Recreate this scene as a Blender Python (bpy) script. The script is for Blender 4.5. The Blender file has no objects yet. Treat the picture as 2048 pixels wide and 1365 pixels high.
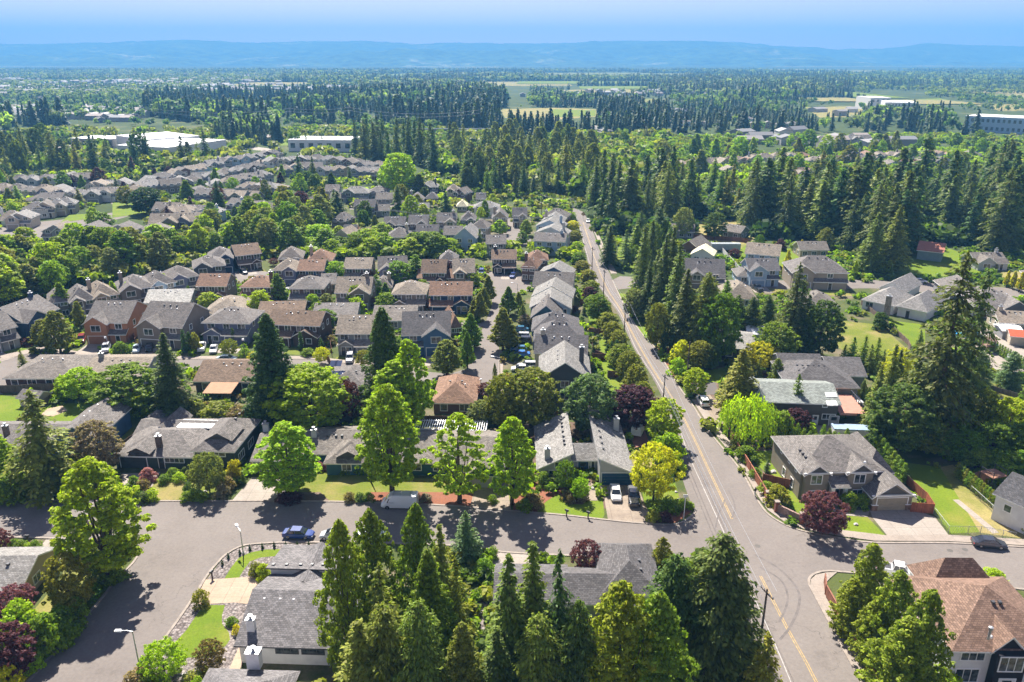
import bpy, bmesh, math, random
import numpy as np
from mathutils import Vector, Matrix
from mathutils.geometry import tessellate_polygon
R = math.radians
sc = bpy.context.scene
COL = sc.collection
# ---------------------------------------------------------------- camera, sky, sun, exposure
F_PX, PITCH, HC = 1550.0, R(20.0), 69.0        # focal length in photo pixels, downward pitch, height of the drone
cam = bpy.data.cameras.new('camera'); camo = bpy.data.objects.new('camera', cam); COL.objects.link(camo)
cam.sensor_width = 36; cam.lens = 36*F_PX/2048; cam.clip_start = 1; cam.clip_end = 60000
camo.location = (0, 0, HC); camo.rotation_euler = (R(90)-PITCH, 0, 0)
sc.camera = camo
SHX, SHY, ELEV = 0.30, -0.95, R(50)             # direction in which shadows fall, height of the sun
SUN_AZ = math.atan2(-SHX, -SHY)                 # from +Y towards +X
world = bpy.data.worlds.new('World'); sc.world = world; world.use_nodes = True
wn = world.node_tree; bg = wn.nodes['Background']
sky = wn.nodes.new('ShaderNodeTexSky'); sky.sky_type = 'NISHITA'; sky.sun_disc = False
sky.sun_elevation = ELEV; sky.sun_rotation = SUN_AZ; sky.altitude = 1500; sky.air_density = 1.0; sky.dust_density = 0.4; sky.ozone_density = 4
tint = wn.nodes.new('ShaderNodeMix'); tint.data_type = 'RGBA'; tint.blend_type = 'MULTIPLY'; tint.inputs[0].default_value = 1; tint.inputs[7].default_value = (1.3, .70, .58, 1)
wn.links.new(sky.outputs[0], tint.inputs[6]); wn.links.new(tint.outputs[2], bg.inputs[0]); bg.inputs[1].default_value = 0.078
sun = bpy.data.lights.new('sun', 'SUN'); suno = bpy.data.objects.new('sun', sun); COL.objects.link(suno)
sun.energy = 4.2; sun.angle = R(0.5); sun.color = (1.0, 0.94, 0.85)
sd = Vector((SHX, SHY, 0)).normalized()*math.cos(ELEV) + Vector((0, 0, -math.sin(ELEV)))
suno.rotation_euler = sd.to_track_quat('-Z', 'Y').to_euler()
sc.view_settings.view_transform = 'Standard'; sc.view_settings.look = 'None'
sc.view_settings.exposure = 1.82; sc.view_settings.gamma = 1
sc.cycles.max_bounces = 6; sc.cycles.diffuse_bounces = 4; sc.cycles.transmission_bounces = 2
sc.cycles.transparent_max_bounces = 4; sc.cycles.volume_bounces = 0; sc.cycles.use_denoising = True
try: sc.cycles.use_light_tree = False
except Exception: pass

# ---------------------------------------------------------------- pixel <-> world helpers (photo pixels 2048 x 1365, ground at z = 0)
SP, CP = math.sin(PITCH), math.cos(PITCH)
def G(px, py, z=0.0):
    x = (px-1024)/F_PX; u = -(py-682.5)/F_PX
    dy = CP + u*SP; dz = -SP + u*CP
    t = (z-HC)/dz
    return Vector((x*t, dy*t, z))
def P(v):
    zc = v[1]*CP + (HC-v[2])*SP; uc = v[1]*SP - (HC-v[2])*CP
    return (1024 + F_PX*v[0]/zc, 682.5 - F_PX*uc/zc)
def DEP(v): return v[1]*CP + (HC-v[2])*SP
def HGT(bx, by, ty):
    """height of something that stands at pixel (bx, by) and whose top shows at row ty"""
    Y = G(bx, by)[1]; v = -(ty-682.5)/F_PX
    return HC - Y*(SP - v*CP)/(CP + v*SP)
def WM(px, by, w):
    """width in metres of w pixels for something standing at (px, by)"""
    return w*DEP(G(px, by))/F_PX
rng = np.random.default_rng(7)
random.seed(11)

# ---------------------------------------------------------------- materials
MATS = {}
def newmat(name):
    m = bpy.data.materials.new(name); m.use_nodes = True
    MATS[name] = m
    return m, m.node_tree, m.node_tree.nodes['Principled BSDF']
def N(nt, t, **k):
    n = nt.nodes.new(t)
    for a, b in k.items(): setattr(n, a, b)
    return n
def L(nt, a, b): nt.links.new(a, b)
def rgb(*c): return (c[0], c[1], c[2], 1)
def hexl(r, g, b):
    """sRGB 0-255 -> linear"""
    f = lambda c: (c/255/12.92) if c/255 <= 0.04045 else ((c/255+0.055)/1.055)**2.4
    return (f(r), f(g), f(b))
def noise(nt, vec, scale, detail=3, rough=0.55):
    n = N(nt, 'ShaderNodeTexNoise'); n.inputs['Scale'].default_value = scale; n.inputs['Detail'].default_value = detail
    n.inputs['Roughness'].default_value = rough; L(nt, vec, n.inputs['Vector']); return n.outputs['Fac']
def ramp(nt, fac, *stops):
    r = N(nt, 'ShaderNodeValToRGB'); el = r.color_ramp.elements
    while len(el) < len(stops): el.new(0.5)
    for e, (p, c) in zip(el, stops):
        e.position = p; e.color = (c, c, c, 1) if isinstance(c, (int, float)) else (*c[:3], 1)
    L(nt, fac, r.inputs[0]); return r.outputs[0]
def mix(nt, fac, a, b, mode='MIX'):
    m = N(nt, 'ShaderNodeMix', data_type='RGBA', blend_type=mode)
    for s, v in ((0, fac), (6, a), (7, b)):
        if isinstance(v, (int, float)): m.inputs[s].default_value = v
        elif isinstance(v, tuple): m.inputs[s].default_value = (*v[:3], 1)
        else: L(nt, v, m.inputs[s])
    return m.outputs[2]
def bump(nt, bsdf, h, strength=0.3, dist=0.05):
    b = N(nt, 'ShaderNodeBump'); b.inputs['Strength'].default_value = strength; b.inputs['Distance'].default_value = dist
    L(nt, h, b.inputs['Height']); L(nt, b.outputs[0], bsdf.inputs['Normal'])
def plain(name, c, rough=0.7, metal=0.0, var=0.12, scale=1.5):
    m, nt, b = newmat(name)
    tc = N(nt, 'ShaderNodeTexCoord')
    f = noise(nt, tc.outputs['Object'], scale, 3)
    L(nt, mix(nt, 1.0, tuple(c), ramp(nt, f, (0.3, 1-var), (0.7, 1+var)), 'MULTIPLY'), b.inputs['Base Color'])
    b.inputs['Roughness'].default_value = rough; b.inputs['Metallic'].default_value = metal
    return m
def objcol(nt): return N(nt, 'ShaderNodeObjectInfo').outputs['Color']
def uvw(nt, scale=1.0):
    u = N(nt, 'ShaderNodeUVMap'); m = N(nt, 'ShaderNodeMapping'); m.inputs['Scale'].default_value = (scale, scale, scale)
    L(nt, u.outputs[0], m.inputs[0]); return m.outputs[0]
# roof shingles, colour from the object
m, nt, b = newmat('shingles'); v = uvw(nt)
br = N(nt, 'ShaderNodeTexBrick'); L(nt, v, br.inputs['Vector']); br.inputs['Scale'].default_value = 1
br.inputs['Brick Width'].default_value = 0.42; br.inputs['Row Height'].default_value = 0.26; br.inputs['Mortar Size'].default_value = 0.022
br.inputs['Color1'].default_value = rgb(.66, .66, .66); br.inputs['Color2'].default_value = rgb(1.28, 1.28, 1.3); br.inputs['Mortar'].default_value = rgb(.5, .5, .5)
f1 = ramp(nt, noise(nt, v, 0.35, 4), (0.3, 0.86), (0.7, 1.14)); f2 = ramp(nt, noise(nt, v, 6, 3), (0.3, 0.84), (0.7, 1.16))
c = mix(nt, 1.0, objcol(nt), br.outputs['Color'], 'MULTIPLY'); c = mix(nt, 1.0, c, f1, 'MULTIPLY'); c = mix(nt, 1.0, c, f2, 'MULTIPLY')
L(nt, c, b.inputs['Base Color']); b.inputs['Roughness'].default_value = 0.8; bump(nt, b, br.outputs['Fac'], 0.35, 0.03)
# lap siding, colour from the object
m, nt, b = newmat('siding'); v = uvw(nt)
w = N(nt, 'ShaderNodeTexWave', wave_type='BANDS', bands_direction='Y', wave_profile='SAW'); L(nt, v, w.inputs['Vector']); w.inputs['Scale'].default_value = 1.6
f1 = ramp(nt, w.outputs['Fac'], (0.0, 0.86), (0.25, 1.03), (1.0, 1.0)); f2 = ramp(nt, noise(nt, v, 0.7, 4), (0.3, 0.9), (0.7, 1.08))
L(nt, mix(nt, 1.0, mix(nt, 1.0, objcol(nt), f1, 'MULTIPLY'), f2, 'MULTIPLY'), b.inputs['Base Color']); b.inputs['Roughness'].default_value = 0.6
# painted, colour from the object
m, nt, b = newmat('car_paint'); L(nt, objcol(nt), b.inputs['Base Color']); b.inputs['Roughness'].default_value = 0.25; b.inputs['Coat Weight'].default_value = 0.6
m, nt, b = newmat('painted'); v = N(nt, 'ShaderNodeTexCoord').outputs['Object']
L(nt, mix(nt, 1.0, objcol(nt), ramp(nt, noise(nt, v, 1.2, 4), (0.3, 0.88), (0.7, 1.1)), 'MULTIPLY'), b.inputs['Base Color']); b.inputs['Roughness'].default_value = 0.65
# foliage, colour from the object, every leaf spray a little different, light comes through
def foliage(name, trans=0.38, spec=0.16):
    m, nt, b = newmat(name)
    at = N(nt, 'ShaderNodeAttribute', attribute_name='leaf_tone')
    oi = N(nt, 'ShaderNodeObjectInfo')
    c = mix(nt, 1.0, oi.outputs['Color'], at.outputs['Color'], 'MULTIPLY')
    hs = N(nt, 'ShaderNodeHueSaturation'); mr = N(nt, 'ShaderNodeMapRange'); L(nt, oi.outputs['Random'], mr.inputs[0])
    mr.inputs[3].default_value = 0.485; mr.inputs[4].default_value = 0.515; L(nt, mr.outputs[0], hs.inputs['Hue']); L(nt, c, hs.inputs['Color'])
    b.inputs['Roughness'].default_value = 0.55; b.inputs['Specular IOR Level'].default_value = spec
    L(nt, hs.outputs[0], b.inputs['Base Color'])
    tr = N(nt, 'ShaderNodeBsdfTranslucent')
    L(nt, mix(nt, 1.0, hs.outputs[0], (1.35, 1.5, 0.55), 'MULTIPLY'), tr.inputs[0])
    ms = N(nt, 'ShaderNodeMixShader'); ms.inputs[0].default_value = trans
    L(nt, b.outputs[0], ms.inputs[1]); L(nt, tr.outputs[0], ms.inputs[2]); L(nt, ms.outputs[0], nt.nodes['Material Output'].inputs[0])
foliage('leaves', 0.46); foliage('needles', 0.36, 0.15)
m, nt, b = newmat('bark'); tc = N(nt, 'ShaderNodeTexCoord')
L(nt, ramp(nt, noise(nt, tc.outputs['Object'], 3, 5), (0.3, (.045, .03, .02)), (0.7, (.16, .12, .09))), b.inputs['Base Color']); b.inputs['Roughness'].default_value = 0.9
# asphalt
def asphalt(name, lo, hi):
    m, nt, b = newmat(name); v = N(nt, 'ShaderNodeNewGeometry').outputs['Position']
    big = noise(nt, v, 0.06, 5, 0.6); fine = noise(nt, v, 2.5, 4, 0.7)
    c = ramp(nt, big, (0.3, lo), (0.7, hi)); c = mix(nt, 1.0, c, ramp(nt, fine, (0.25, 0.85), (0.75, 1.15)), 'MULTIPLY')
    vo = N(nt, 'ShaderNodeTexVoronoi', feature='DISTANCE_TO_EDGE'); vo.inputs['Scale'].default_value = 0.1
    nz = N(nt, 'ShaderNodeTexNoise'); nz.inputs['Scale'].default_value = 0.35; nz.inputs['Detail'].default_value = 5; L(nt, v, nz.inputs['Vector'])
    mm = N(nt, 'ShaderNodeMix', data_type='RGBA', blend_type='LINEAR_LIGHT'); mm.inputs[0].default_value = 0.9
    vm = N(nt, 'ShaderNodeVectorMath', operation='MULTIPLY_ADD'); L(nt, nz.outputs['Color'], vm.inputs[0]); vm.inputs[1].default_value = (9, 9, 0); L(nt, v, vm.inputs[2]); L(nt, vm.outputs[0], vo.inputs['Vector'])
    crack = ramp(nt, vo.outputs['Distance'], (0.0, 0.5), (0.005, 1.0))
    keep = ramp(nt, noise(nt, v, 0.04, 2), (0.54, 1.0), (0.6, 0.0))
    c = mix(nt, 1.0, c, mix(nt, keep, crack, (1, 1, 1)), 'MULTIPLY')
    c = mix(nt, 1.0, c, ramp(nt, noise(nt, v, 0.22, 6, 0.7), (0.3, 0.86), (0.42, 1.0), (0.68, 1.07)), 'MULTIPLY')
    L(nt, c, b.inputs['Base Color']); b.inputs['Roughness'].default_value = 0.85
    bump(nt, b, fine, 0.2, 0.02)
asphalt('asphalt', (.15, .13, .117), (.188, .166, .15)); asphalt('asphalt_dark', (.1, .09, .084), (.13, .115, .107))
def concrete(name, lo, hi, joint=(2.6, 2.6), js=0.03, jc=0.6):
    m, nt, b = newmat(name); v = uvw(nt)
    c = ramp(nt, noise(nt, v, 0.35, 5, 0.6), (0.3, lo), (0.7, hi)); c = mix(nt, 1.0, c, ramp(nt, noise(nt, v, 3, 4), (0.3, 0.88), (0.7, 1.1)), 'MULTIPLY')
    br = N(nt, 'ShaderNodeTexBrick', offset=0.0); L(nt, v, br.inputs['Vector']); br.inputs['Scale'].default_value = 1
    br.inputs['Brick Width'].default_value = joint[0]; br.inputs['Row Height'].default_value = joint[1]; br.inputs['Mortar Size'].default_value = js
    for k, x in (('Color1', .97), ('Color2', 1.03), ('Mortar', jc)): br.inputs[k].default_value = rgb(x, x, x)
    L(nt, mix(nt, 1.0, c, br.outputs['Color'], 'MULTIPLY'), b.inputs['Base Color']); b.inputs['Roughness'].default_value = 0.8
concrete('concrete', (.26, .225, .19), (.33, .29, .25)); concrete('concrete_warm', (.33, .25, .18), (.39, .3, .225), (2.3, 2.3)); concrete('aggregate', (.2, .16, .125), (.31, .255, .2), (3.2, 3.2), 0.05, 0.75)
concrete('pavement_slabs', (.25, .21, .175), (.31, .265, .225), (1.5, 1.5), 0.02, 0.75)
def grass(name, a, bb, dry, drymix=(0.5, 0.62)):
    m, nt, b = newmat(name); v = N(nt, 'ShaderNodeNewGeometry').outputs['Position']
    c = ramp(nt, noise(nt, v, 0.12, 5, 0.6), (0.3, a), (0.7, bb))
    c = mix(nt, ramp(nt, noise(nt, v, 0.09, 6, 0.65), (drymix[0], 0.0), (drymix[1], 1.0)), c, dry)
    fine = noise(nt, v, 3.2, 5, 0.75)
    c = mix(nt, 1.0, c, ramp(nt, fine, (0.25, 0.72), (0.75, 1.28)), 'MULTIPLY')
    L(nt, c, b.inputs['Base Color']); b.inputs['Roughness'].default_value = 0.9; bump(nt, b, fine, 0.5, 0.08)
grass('grass_bright', (.095, .15, .012), (.14, .19, .014), (.19, .19, .035), (0.52, 0.72))
grass('grass_yard', (.1, .135, .016), (.145, .165, .022), (.23, .19, .07), (0.46, 0.64))
grass('grass_dry', (.14, .15, .035), (.2, .19, .05), (.29, .23, .1), (0.42, 0.6))
grass('soil_cover', (.05, .07, .018), (.085, .1, .03), (.15, .125, .08), (0.5, 0.62))
grass('mulch_red', (.17, .065, .038), (.24, .1, .06), (.15, .085, .06), (0.5, 0.7))
grass('mulch_brown', (.1, .065, .045), (.145, .1, .075), (.2, .155, .12), (0.5, 0.65))
m, nt, b = newmat('river_rock'); v = N(nt, 'ShaderNodeNewGeometry').outputs['Position']
vo = N(nt, 'ShaderNodeTexVoronoi'); vo.inputs['Scale'].default_value = 3.2; L(nt, v, vo.inputs['Vector'])
c = ramp(nt, vo.outputs['Color'], (0.0, (.11, .09, .085)), (0.45, (.22, .185, .17)), (1.0, (.36, .32, .3)))
c = mix(nt, 1.0, c, ramp(nt, vo.outputs['Distance'], (0.3, 1.0), (0.8, 0.4)), 'MULTIPLY')
L(nt, c, b.inputs['Base Color']); b.inputs['Roughness'].default_value = 0.8; bump(nt, b, vo.outputs['Distance'], 0.6, -0.1)
# wood fence boards
m, nt, b = newmat('boards'); v = uvw(nt)
w = N(nt, 'ShaderNodeTexBrick', offset=0.0); L(nt, v, w.inputs['Vector']); w.inputs['Scale'].default_value = 1; w.inputs['Brick Width'].default_value = 0.16; w.inputs['Row Height'].default_value = 9
w.inputs['Mortar Size'].default_value = 0.014; w.inputs['Color1'].default_value = rgb(.78, .78, .78); w.inputs['Color2'].default_value = rgb(1.2, 1.2, 1.2); w.inputs['Mortar'].default_value = rgb(.3, .3, .3)
c = mix(nt, 1.0, objcol(nt), w.outputs['Color'], 'MULTIPLY'); c = mix(nt, 1.0, c, ramp(nt, noise(nt, v, 1.4, 5), (0.3, .8), (0.7, 1.2)), 'MULTIPLY')
L(nt, c, b.inputs['Base Color']); b.inputs['Roughness'].default_value = 0.8
# brick / stone veneer
m, nt, b = newmat('stone'); v = uvw(nt)
vo = N(nt, 'ShaderNodeTexVoronoi'); vo.inputs['Scale'].default_value = 3.0; L(nt, v, vo.inputs['Vector'])
L(nt, mix(nt, 1.0, objcol(nt), ramp(nt, vo.outputs['Color'], (0, .6), (1, 1.35)), 'MULTIPLY'), b.inputs['Base Color']); b.inputs['Roughness'].default_value = 0.85
m, nt, b = newmat('glass_dark'); v = N(nt, 'ShaderNodeTexCoord').outputs['Object']
L(nt, ramp(nt, noise(nt, v, 0.9, 2), (0.42, (.022, .028, .032)), (0.62, (.12, .13, .13))), b.inputs['Base Color']); b.inputs['Roughness'].default_value = 0.08; b.inputs['Specular IOR Level'].default_value = 0.8
m, nt, b = newmat('car_glass'); b.inputs['Base Color'].default_value = rgb(.015, .02, .025); b.inputs['Roughness'].default_value = 0.06; b.inputs['Specular IOR Level'].default_value = 0.8
plain('white_trim', (.78, .77, .74), 0.5, 0, 0.05); plain('dark_trim', (.05, .05, .055), 0.5, 0, 0.1)
plain('line_white', (.3, .28, .26), 0.6, 0, 0.3, 2); plain('line_yellow', (.33, .22, .07), 0.6, 0, 0.35, 2)
plain('kerb_stone', (.25, .21, .175), 0.85, 0, 0.2); plain('rubber', (.02, .02, .02), 0.8); plain('chrome', (.5, .5, .52), 0.25, 0.9)
plain('tyre_mark', (.115, .098, .09), 0.8, 0, 0.25, 1); plain('manhole', (.1, .09, .08), 0.7, 0.3)
plain('metal_grey', (.42, .43, .44), 0.4, 0.5); plain('metal_white', (.75, .75, .74), 0.4, 0.1); plain('wood_pole', (.11, .08, .06), 0.9, 0, 0.25)
plain('wire', (.05, .05, .055), 0.5); plain('brick_red', (.25, .1, .07), 0.85, 0, 0.25, 5)
plain('glow_globe', (.85, .84, .8), 0.3); plain('skin', (.5, .33, .25), 0.6); plain('solar', (.02, .035, .09), 0.12, 0.2)
plain('lamp_red', (.45, .02, .02), 0.3); plain('lamp_clear', (.8, .8, .8), 0.15); plain('rust_red', (.42, .13, .07), 0.7, 0.1, 0.3, 0.6)
plain('pool_blue', (.05, .3, .62), 0.2); plain('rock_grey', (.33, .31, .3), 0.9, 0, 0.3, 2)

for m in bpy.data.materials:
    if m.name in ('asphalt', 'asphalt_dark', 'concrete', 'concrete_warm', 'aggregate', 'pavement_slabs', 'shingles', 'siding', 'painted', 'boards', 'stone', 'bark', 'river_rock') or m.name.startswith(('grass', 'mulch', 'soil')): m.node_tree.nodes['Principled BSDF'].inputs['Specular IOR Level'].default_value = 0.12
# ---------------------------------------------------------------- mesh and object helpers
def face_uvs(me):
    """metric UVs: u runs level across a face, v runs up it"""
    n = len(me.loops)
    if not n: return
    co = np.empty(len(me.vertices)*3, np.float32); me.vertices.foreach_get('co', co); co = co.reshape(-1, 3)
    li = np.empty(n, np.int32); me.loops.foreach_get('vertex_index', li)
    pn = np.empty(len(me.polygons)*3, np.float32); me.polygons.foreach_get('normal', pn); pn = pn.reshape(-1, 3)
    lt = np.empty(len(me.polygons), np.int32); me.polygons.foreach_get('loop_total', lt)
    nn = np.repeat(pn, lt, axis=0)
    u = np.stack([-nn[:, 1], nn[:, 0], np.zeros(n)], 1); flat = np.abs(nn[:, 2]) > 0.995
    u[flat] = (1, 0, 0); u /= np.linalg.norm(u, axis=1, keepdims=True)+1e-9
    v = np.cross(nn, u); pc = co[li]
    uv = np.stack([(pc*u).sum(1), (pc*v).sum(1)], 1).astype(np.float32)
    lay = me.uv_layers.new(name='UVMap'); lay.data.foreach_set('uv', uv.ravel())
class MB:
    """collects shapes and links them as ONE mesh object"""
    def __init__(s): s.v, s.f, s.m, s.mats = [], [], [], []
    def mi(s, mat):
        if mat not in s.mats: s.mats.append(mat)
        return s.mats.index(mat)
    def poly(s, pts, mat):
        k = len(s.v); s.v += [tuple(p) for p in pts]; s.f.append(tuple(range(k, k+len(pts)))); s.m.append(s.mi(mat))
    def mesh(s, pts, faces, mat):
        k = len(s.v); s.v += [tuple(p) for p in pts]; q = s.mi(mat)
        for f in faces: s.f.append(tuple(k+i for i in f)); s.m.append(q)
    def box(s, x0, x1, y0, y1, z0, z1, mat, skip=''):
        p = [(x, y, z) for z in (z0, z1) for y in (y0, y1) for x in (x0, x1)]
        fs = {'b': (0, 2, 3, 1), 't': (4, 5, 7, 6), 'f': (0, 1, 5, 4), 'k': (3, 2, 6, 7), 'l': (2, 0, 4, 6), 'r': (1, 3, 7, 5)}
        s.mesh(p, [f for k, f in fs.items() if k not in skip], mat)
    def prism(s, prof, axis, a, b_, mat):
        """prof = [(u, z)] outline, swept along axis 'x' or 'y' from a to b_"""
        n = len(prof)
        pt = (lambda u, z, t: (t, u, z)) if axis == 'x' else (lambda u, z, t: (u, t, z))
        P0 = [pt(u, z, a) for u, z in prof]; P1 = [pt(u, z, b_) for u, z in prof]
        s.mesh(P0+P1, [tuple(range(n)), tuple(range(2*n-1, n-1, -1))]+[(i, i+n, (i+1) % n+n, (i+1) % n) for i in range(n)], mat)
    def tube(s, pts, rad, mat, k=6, cap=True):
        pts = [Vector(p) for p in pts]; base = len(s.v); q = s.mi(mat); n = len(pts)
        if isinstance(rad, (int, float)): rad = [rad]*n
        for i, p in enumerate(pts):
            d = (pts[min(i+1, n-1)]-pts[max(i-1, 0)]).normalized()
            a = d.cross(Vector((0, 0, 1)) if abs(d.z) < 0.95 else Vector((1, 0, 0))).normalized(); b_ = d.cross(a)
            for j in range(k):
                t = 2*math.pi*j/k; s.v.append(tuple(p+(a*math.cos(t)+b_*math.sin(t))*rad[i]))
        for i in range(n-1):
            for j in range(k):
                s.f.append((base+i*k+j, base+(i+1)*k+j, base+(i+1)*k+(j+1) % k, base+i*k+(j+1) % k)); s.m.append(q)
        if cap:
            s.f.append(tuple(base+j for j in range(k))); s.m.append(q)
            s.f.append(tuple(base+(n-1)*k+j for j in reversed(range(k)))); s.m.append(q)
    def lathe(s, prof, mat, c=(0, 0, 0), k=12):
        base = len(s.v); q = s.mi(mat)
        for r, z in prof:
            for j in range(k):
                t = 2*math.pi*j/k; s.v.append((c[0]+r*math.cos(t), c[1]+r*math.sin(t), c[2]+z))
        for i in range(len(prof)-1):
            for j in range(k):
                s.f.append((base+i*k+j, base+i*k+(j+1) % k, base+(i+1)*k+(j+1) % k, base+(i+1)*k+j)); s.m.append(q)
    def me(s, name, smooth=False, fix=True):
        me = bpy.data.meshes.new(name); me.from_pydata(s.v, [], s.f)
        for m in s.mats: me.materials.append(MATS[m])
        me.polygons.foreach_set('material_index', s.m)
        if fix:
            bm = bmesh.new(); bm.from_mesh(me); bmesh.ops.remove_doubles(bm, verts=bm.verts, dist=1e-5) if smooth else None
            bmesh.ops.recalc_face_normals(bm, faces=bm.faces); bm.to_mesh(me); bm.free()
        if smooth: me.polygons.foreach_set('use_smooth', [True]*len(me.polygons))
        me.update(); face_uvs(me); return me
    def obj(s, name, parent=None, color=None, smooth=False, fix=True):
        return link(name, s.me(name, smooth, fix), parent, color)
def link(name, data, parent=None, color=None, loc=None, rz=None):
    o = bpy.data.objects.new(name, data); COL.objects.link(o)
    if parent is not None: o.parent = parent
    if color is not None: o.color = (*color[:3], 1)
    if loc is not None: o.location = loc
    if rz is not None: o.rotation_euler = (0, 0, rz)
    return o
THINGS = []
def tag(o, label, cat, group=None, px=None):
    if label: o['label'] = label
    o['category'] = cat
    if group: o['group'] = group
    THINGS.append(o); return o
def thing(name, label, cat, loc=(0, 0, 0), rz=0, group=None):
    o = bpy.data.objects.new(name, None); COL.objects.link(o); o.empty_display_size = 0.5
    o.location = loc; o.rotation_euler = (0, 0, rz)
    return tag(o, label, cat, group)
def struct(o, kind='structure'):
    o['kind'] = kind; return o
def copytree(o, parent=None):
    c = o.copy(); COL.objects.link(c)
    if parent is not None: c.parent = parent; c.matrix_parent_inverse = o.matrix_parent_inverse
    for ch in o.children: copytree(ch, c)
    return c
def flat(name, pts, z, mat, kind='structure', px=True):
    """a sheet on the ground from an outline given in photo pixels (or metres)"""
    w = [G(x, y) for x, y in pts] if px else [Vector((x, y, 0)) for x, y in pts]
    tris = tessellate_polygon([[Vector((p.x, p.y, 0)) for p in w]])
    me = bpy.data.meshes.new(name); me.from_pydata([(p.x, p.y, z) for p in w], [], [tuple(t) for t in tris])
    me.materials.append(MATS[mat])
    bm = bmesh.new(); bm.from_mesh(me)
    for f in bm.faces:
        if f.normal.z < 0: f.normal_flip()
    bm.to_mesh(me); bm.free(); me.update(); face_uvs(me)
    return struct(link(name, me), kind)
def smooth_line(pts, n=4):
    """Catmull-Rom through the points"""
    p = [Vector((a[0], a[1], a[2] if len(a) > 2 else 0)) for a in pts]; p = [2*p[0]-p[1]]+p+[2*p[-1]-p[-2]]; out = []
    for i in range(1, len(p)-2):
        for k in range(n):
            t = k/n; a, b_, c, d = p[i-1], p[i], p[i+1], p[i+2]
            out.append(0.5*((2*b_)+(c-a)*t+(2*a-5*b_+4*c-d)*t*t+(3*b_-a-3*c+d)*t**3))
    out.append(p[-2]); return out
def ribbon(mb, pts, w, z, mat, h=0, off=0.0):
    """a strip (or a kerb of height h) of width w along world points"""
    n = len(pts); Lp, Rp = [], []
    for i, p in enumerate(pts):
        d = (pts[min(i+1, n-1)]-pts[max(i-1, 0)]); d.z = 0; d.normalize(); q = Vector((-d.y, d.x, 0))
        Lp.append(p+q*(off+w/2)); Rp.append(p+q*(off-w/2))
    for i in range(n-1):
        a, b_, c, d = Rp[i], Rp[i+1], Lp[i+1], Lp[i]
        mb.poly([(a.x, a.y, z+h), (b_.x, b_.y, z+h), (c.x, c.y, z+h), (d.x, d.y, z+h)], mat)
        if h:
            mb.poly([(a.x, a.y, z), (b_.x, b_.y, z), (b_.x, b_.y, z+h), (a.x, a.y, z+h)], mat)
            mb.poly([(c.x, c.y, z), (d.x, d.y, z), (d.x, d.y, z+h), (c.x, c.y, z+h)], mat)
def W(pts): return [G(x, y) for x, y in pts]
# ---------------------------------------------------------------- ground, hills, haze
m, nt, b = newmat('far_ground'); b.inputs['Specular IOR Level'].default_value = 0.1; v = N(nt, 'ShaderNodeNewGeometry').outputs['Position']
c = ramp(nt, noise(nt, v, 0.02, 5, 0.6), (0.3, (.035, .055, .018)), (0.55, (.06, .085, .026)), (0.75, (.15, .14, .07)))
fine = noise(nt, v, 0.5, 4, 0.7)
c = mix(nt, 1.0, c, ramp(nt, fine, (0.3, 0.7), (0.7, 1.25)), 'MULTIPLY')
L(nt, c, b.inputs['Base Color']); b.inputs['Roughness'].default_value = 0.95
def grid_mesh(name, xs, ys, zf, mat):
    X, Y = np.meshgrid(xs, ys); Z = zf(X, Y); V = np.stack([X, Y, Z], -1).reshape(-1, 3); nx, ny = len(xs), len(ys)
    i = np.arange(nx*ny).reshape(ny, nx); Fc = np.stack([i[:-1, :-1], i[:-1, 1:], i[1:, 1:], i[1:, :-1]], -1).reshape(-1, 4)
    me = bpy.data.meshes.new(name); me.vertices.add(len(V)); me.vertices.foreach_set('co', V.astype(np.float32).ravel())
    me.loops.add(Fc.size); me.loops.foreach_set('vertex_index', Fc.astype(np.int32).ravel()); me.polygons.add(len(Fc))
    me.polygons.foreach_set('loop_start', np.arange(len(Fc), dtype=np.int32)*4); me.update(calc_edges=True); me.materials.append(MATS[mat]); return me
xs = np.linspace(-14000, 14000, 81); ys = np.concatenate([[-600], np.linspace(0, 16000, 60)])
struct(link('ground', grid_mesh('ground', xs, ys, lambda X, Y: X*0, 'far_ground')))
# the wooded ridges beyond the valley
m, nt, b = newmat('hill_woods'); b.inputs['Specular IOR Level'].default_value = 0.1; v = N(nt, 'ShaderNodeNewGeometry').outputs['Position']
c = ramp(nt, noise(nt, v, 0.0016, 6, 0.65), (0.35, (.035, .06, .025)), (0.58, (.055, .085, .03)), (0.66, (.17, .17, .1)))
c = mix(nt, 1.0, c, ramp(nt, noise(nt, v, 0.008, 6, 0.75), (0.4, 0.3), (0.6, 2.2)), 'MULTIPLY')
L(nt, c, b.inputs['Base Color']); b.inputs['Roughness'].default_value = 1
RIDGE = [(-700, 94), (0, 92), (125, 89), (250, 87), (400, 88), (512, 87), (600, 84), (730, 82.5), (780, 85), (830, 88), (920, 86), (1024, 87.5), (1120, 87), (1240, 84), (1330, 83), (1410, 83), (1480, 86), (1540, 92), (1620, 96), (1670, 101), (1740, 99), (1800, 95), (1870, 88), (1950, 91), (2048, 93), (2750, 90)]
def vnoise(x, y, s, seed):
    r = np.random.default_rng(seed); T = r.random((64, 64)); u, w = x/s, y/s
    i, j = np.floor(u).astype(int), np.floor(w).astype(int); a, b_ = u-i, w-j; a = a*a*(3-2*a); b_ = b_*b_*(3-2*b_)
    t = lambda p, q: T[p % 64, q % 64]
    return t(i, j)*(1-a)*(1-b_)+t(i+1, j)*a*(1-b_)+t(i, j+1)*(1-a)*b_+t(i+1, j+1)*a*b_
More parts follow.
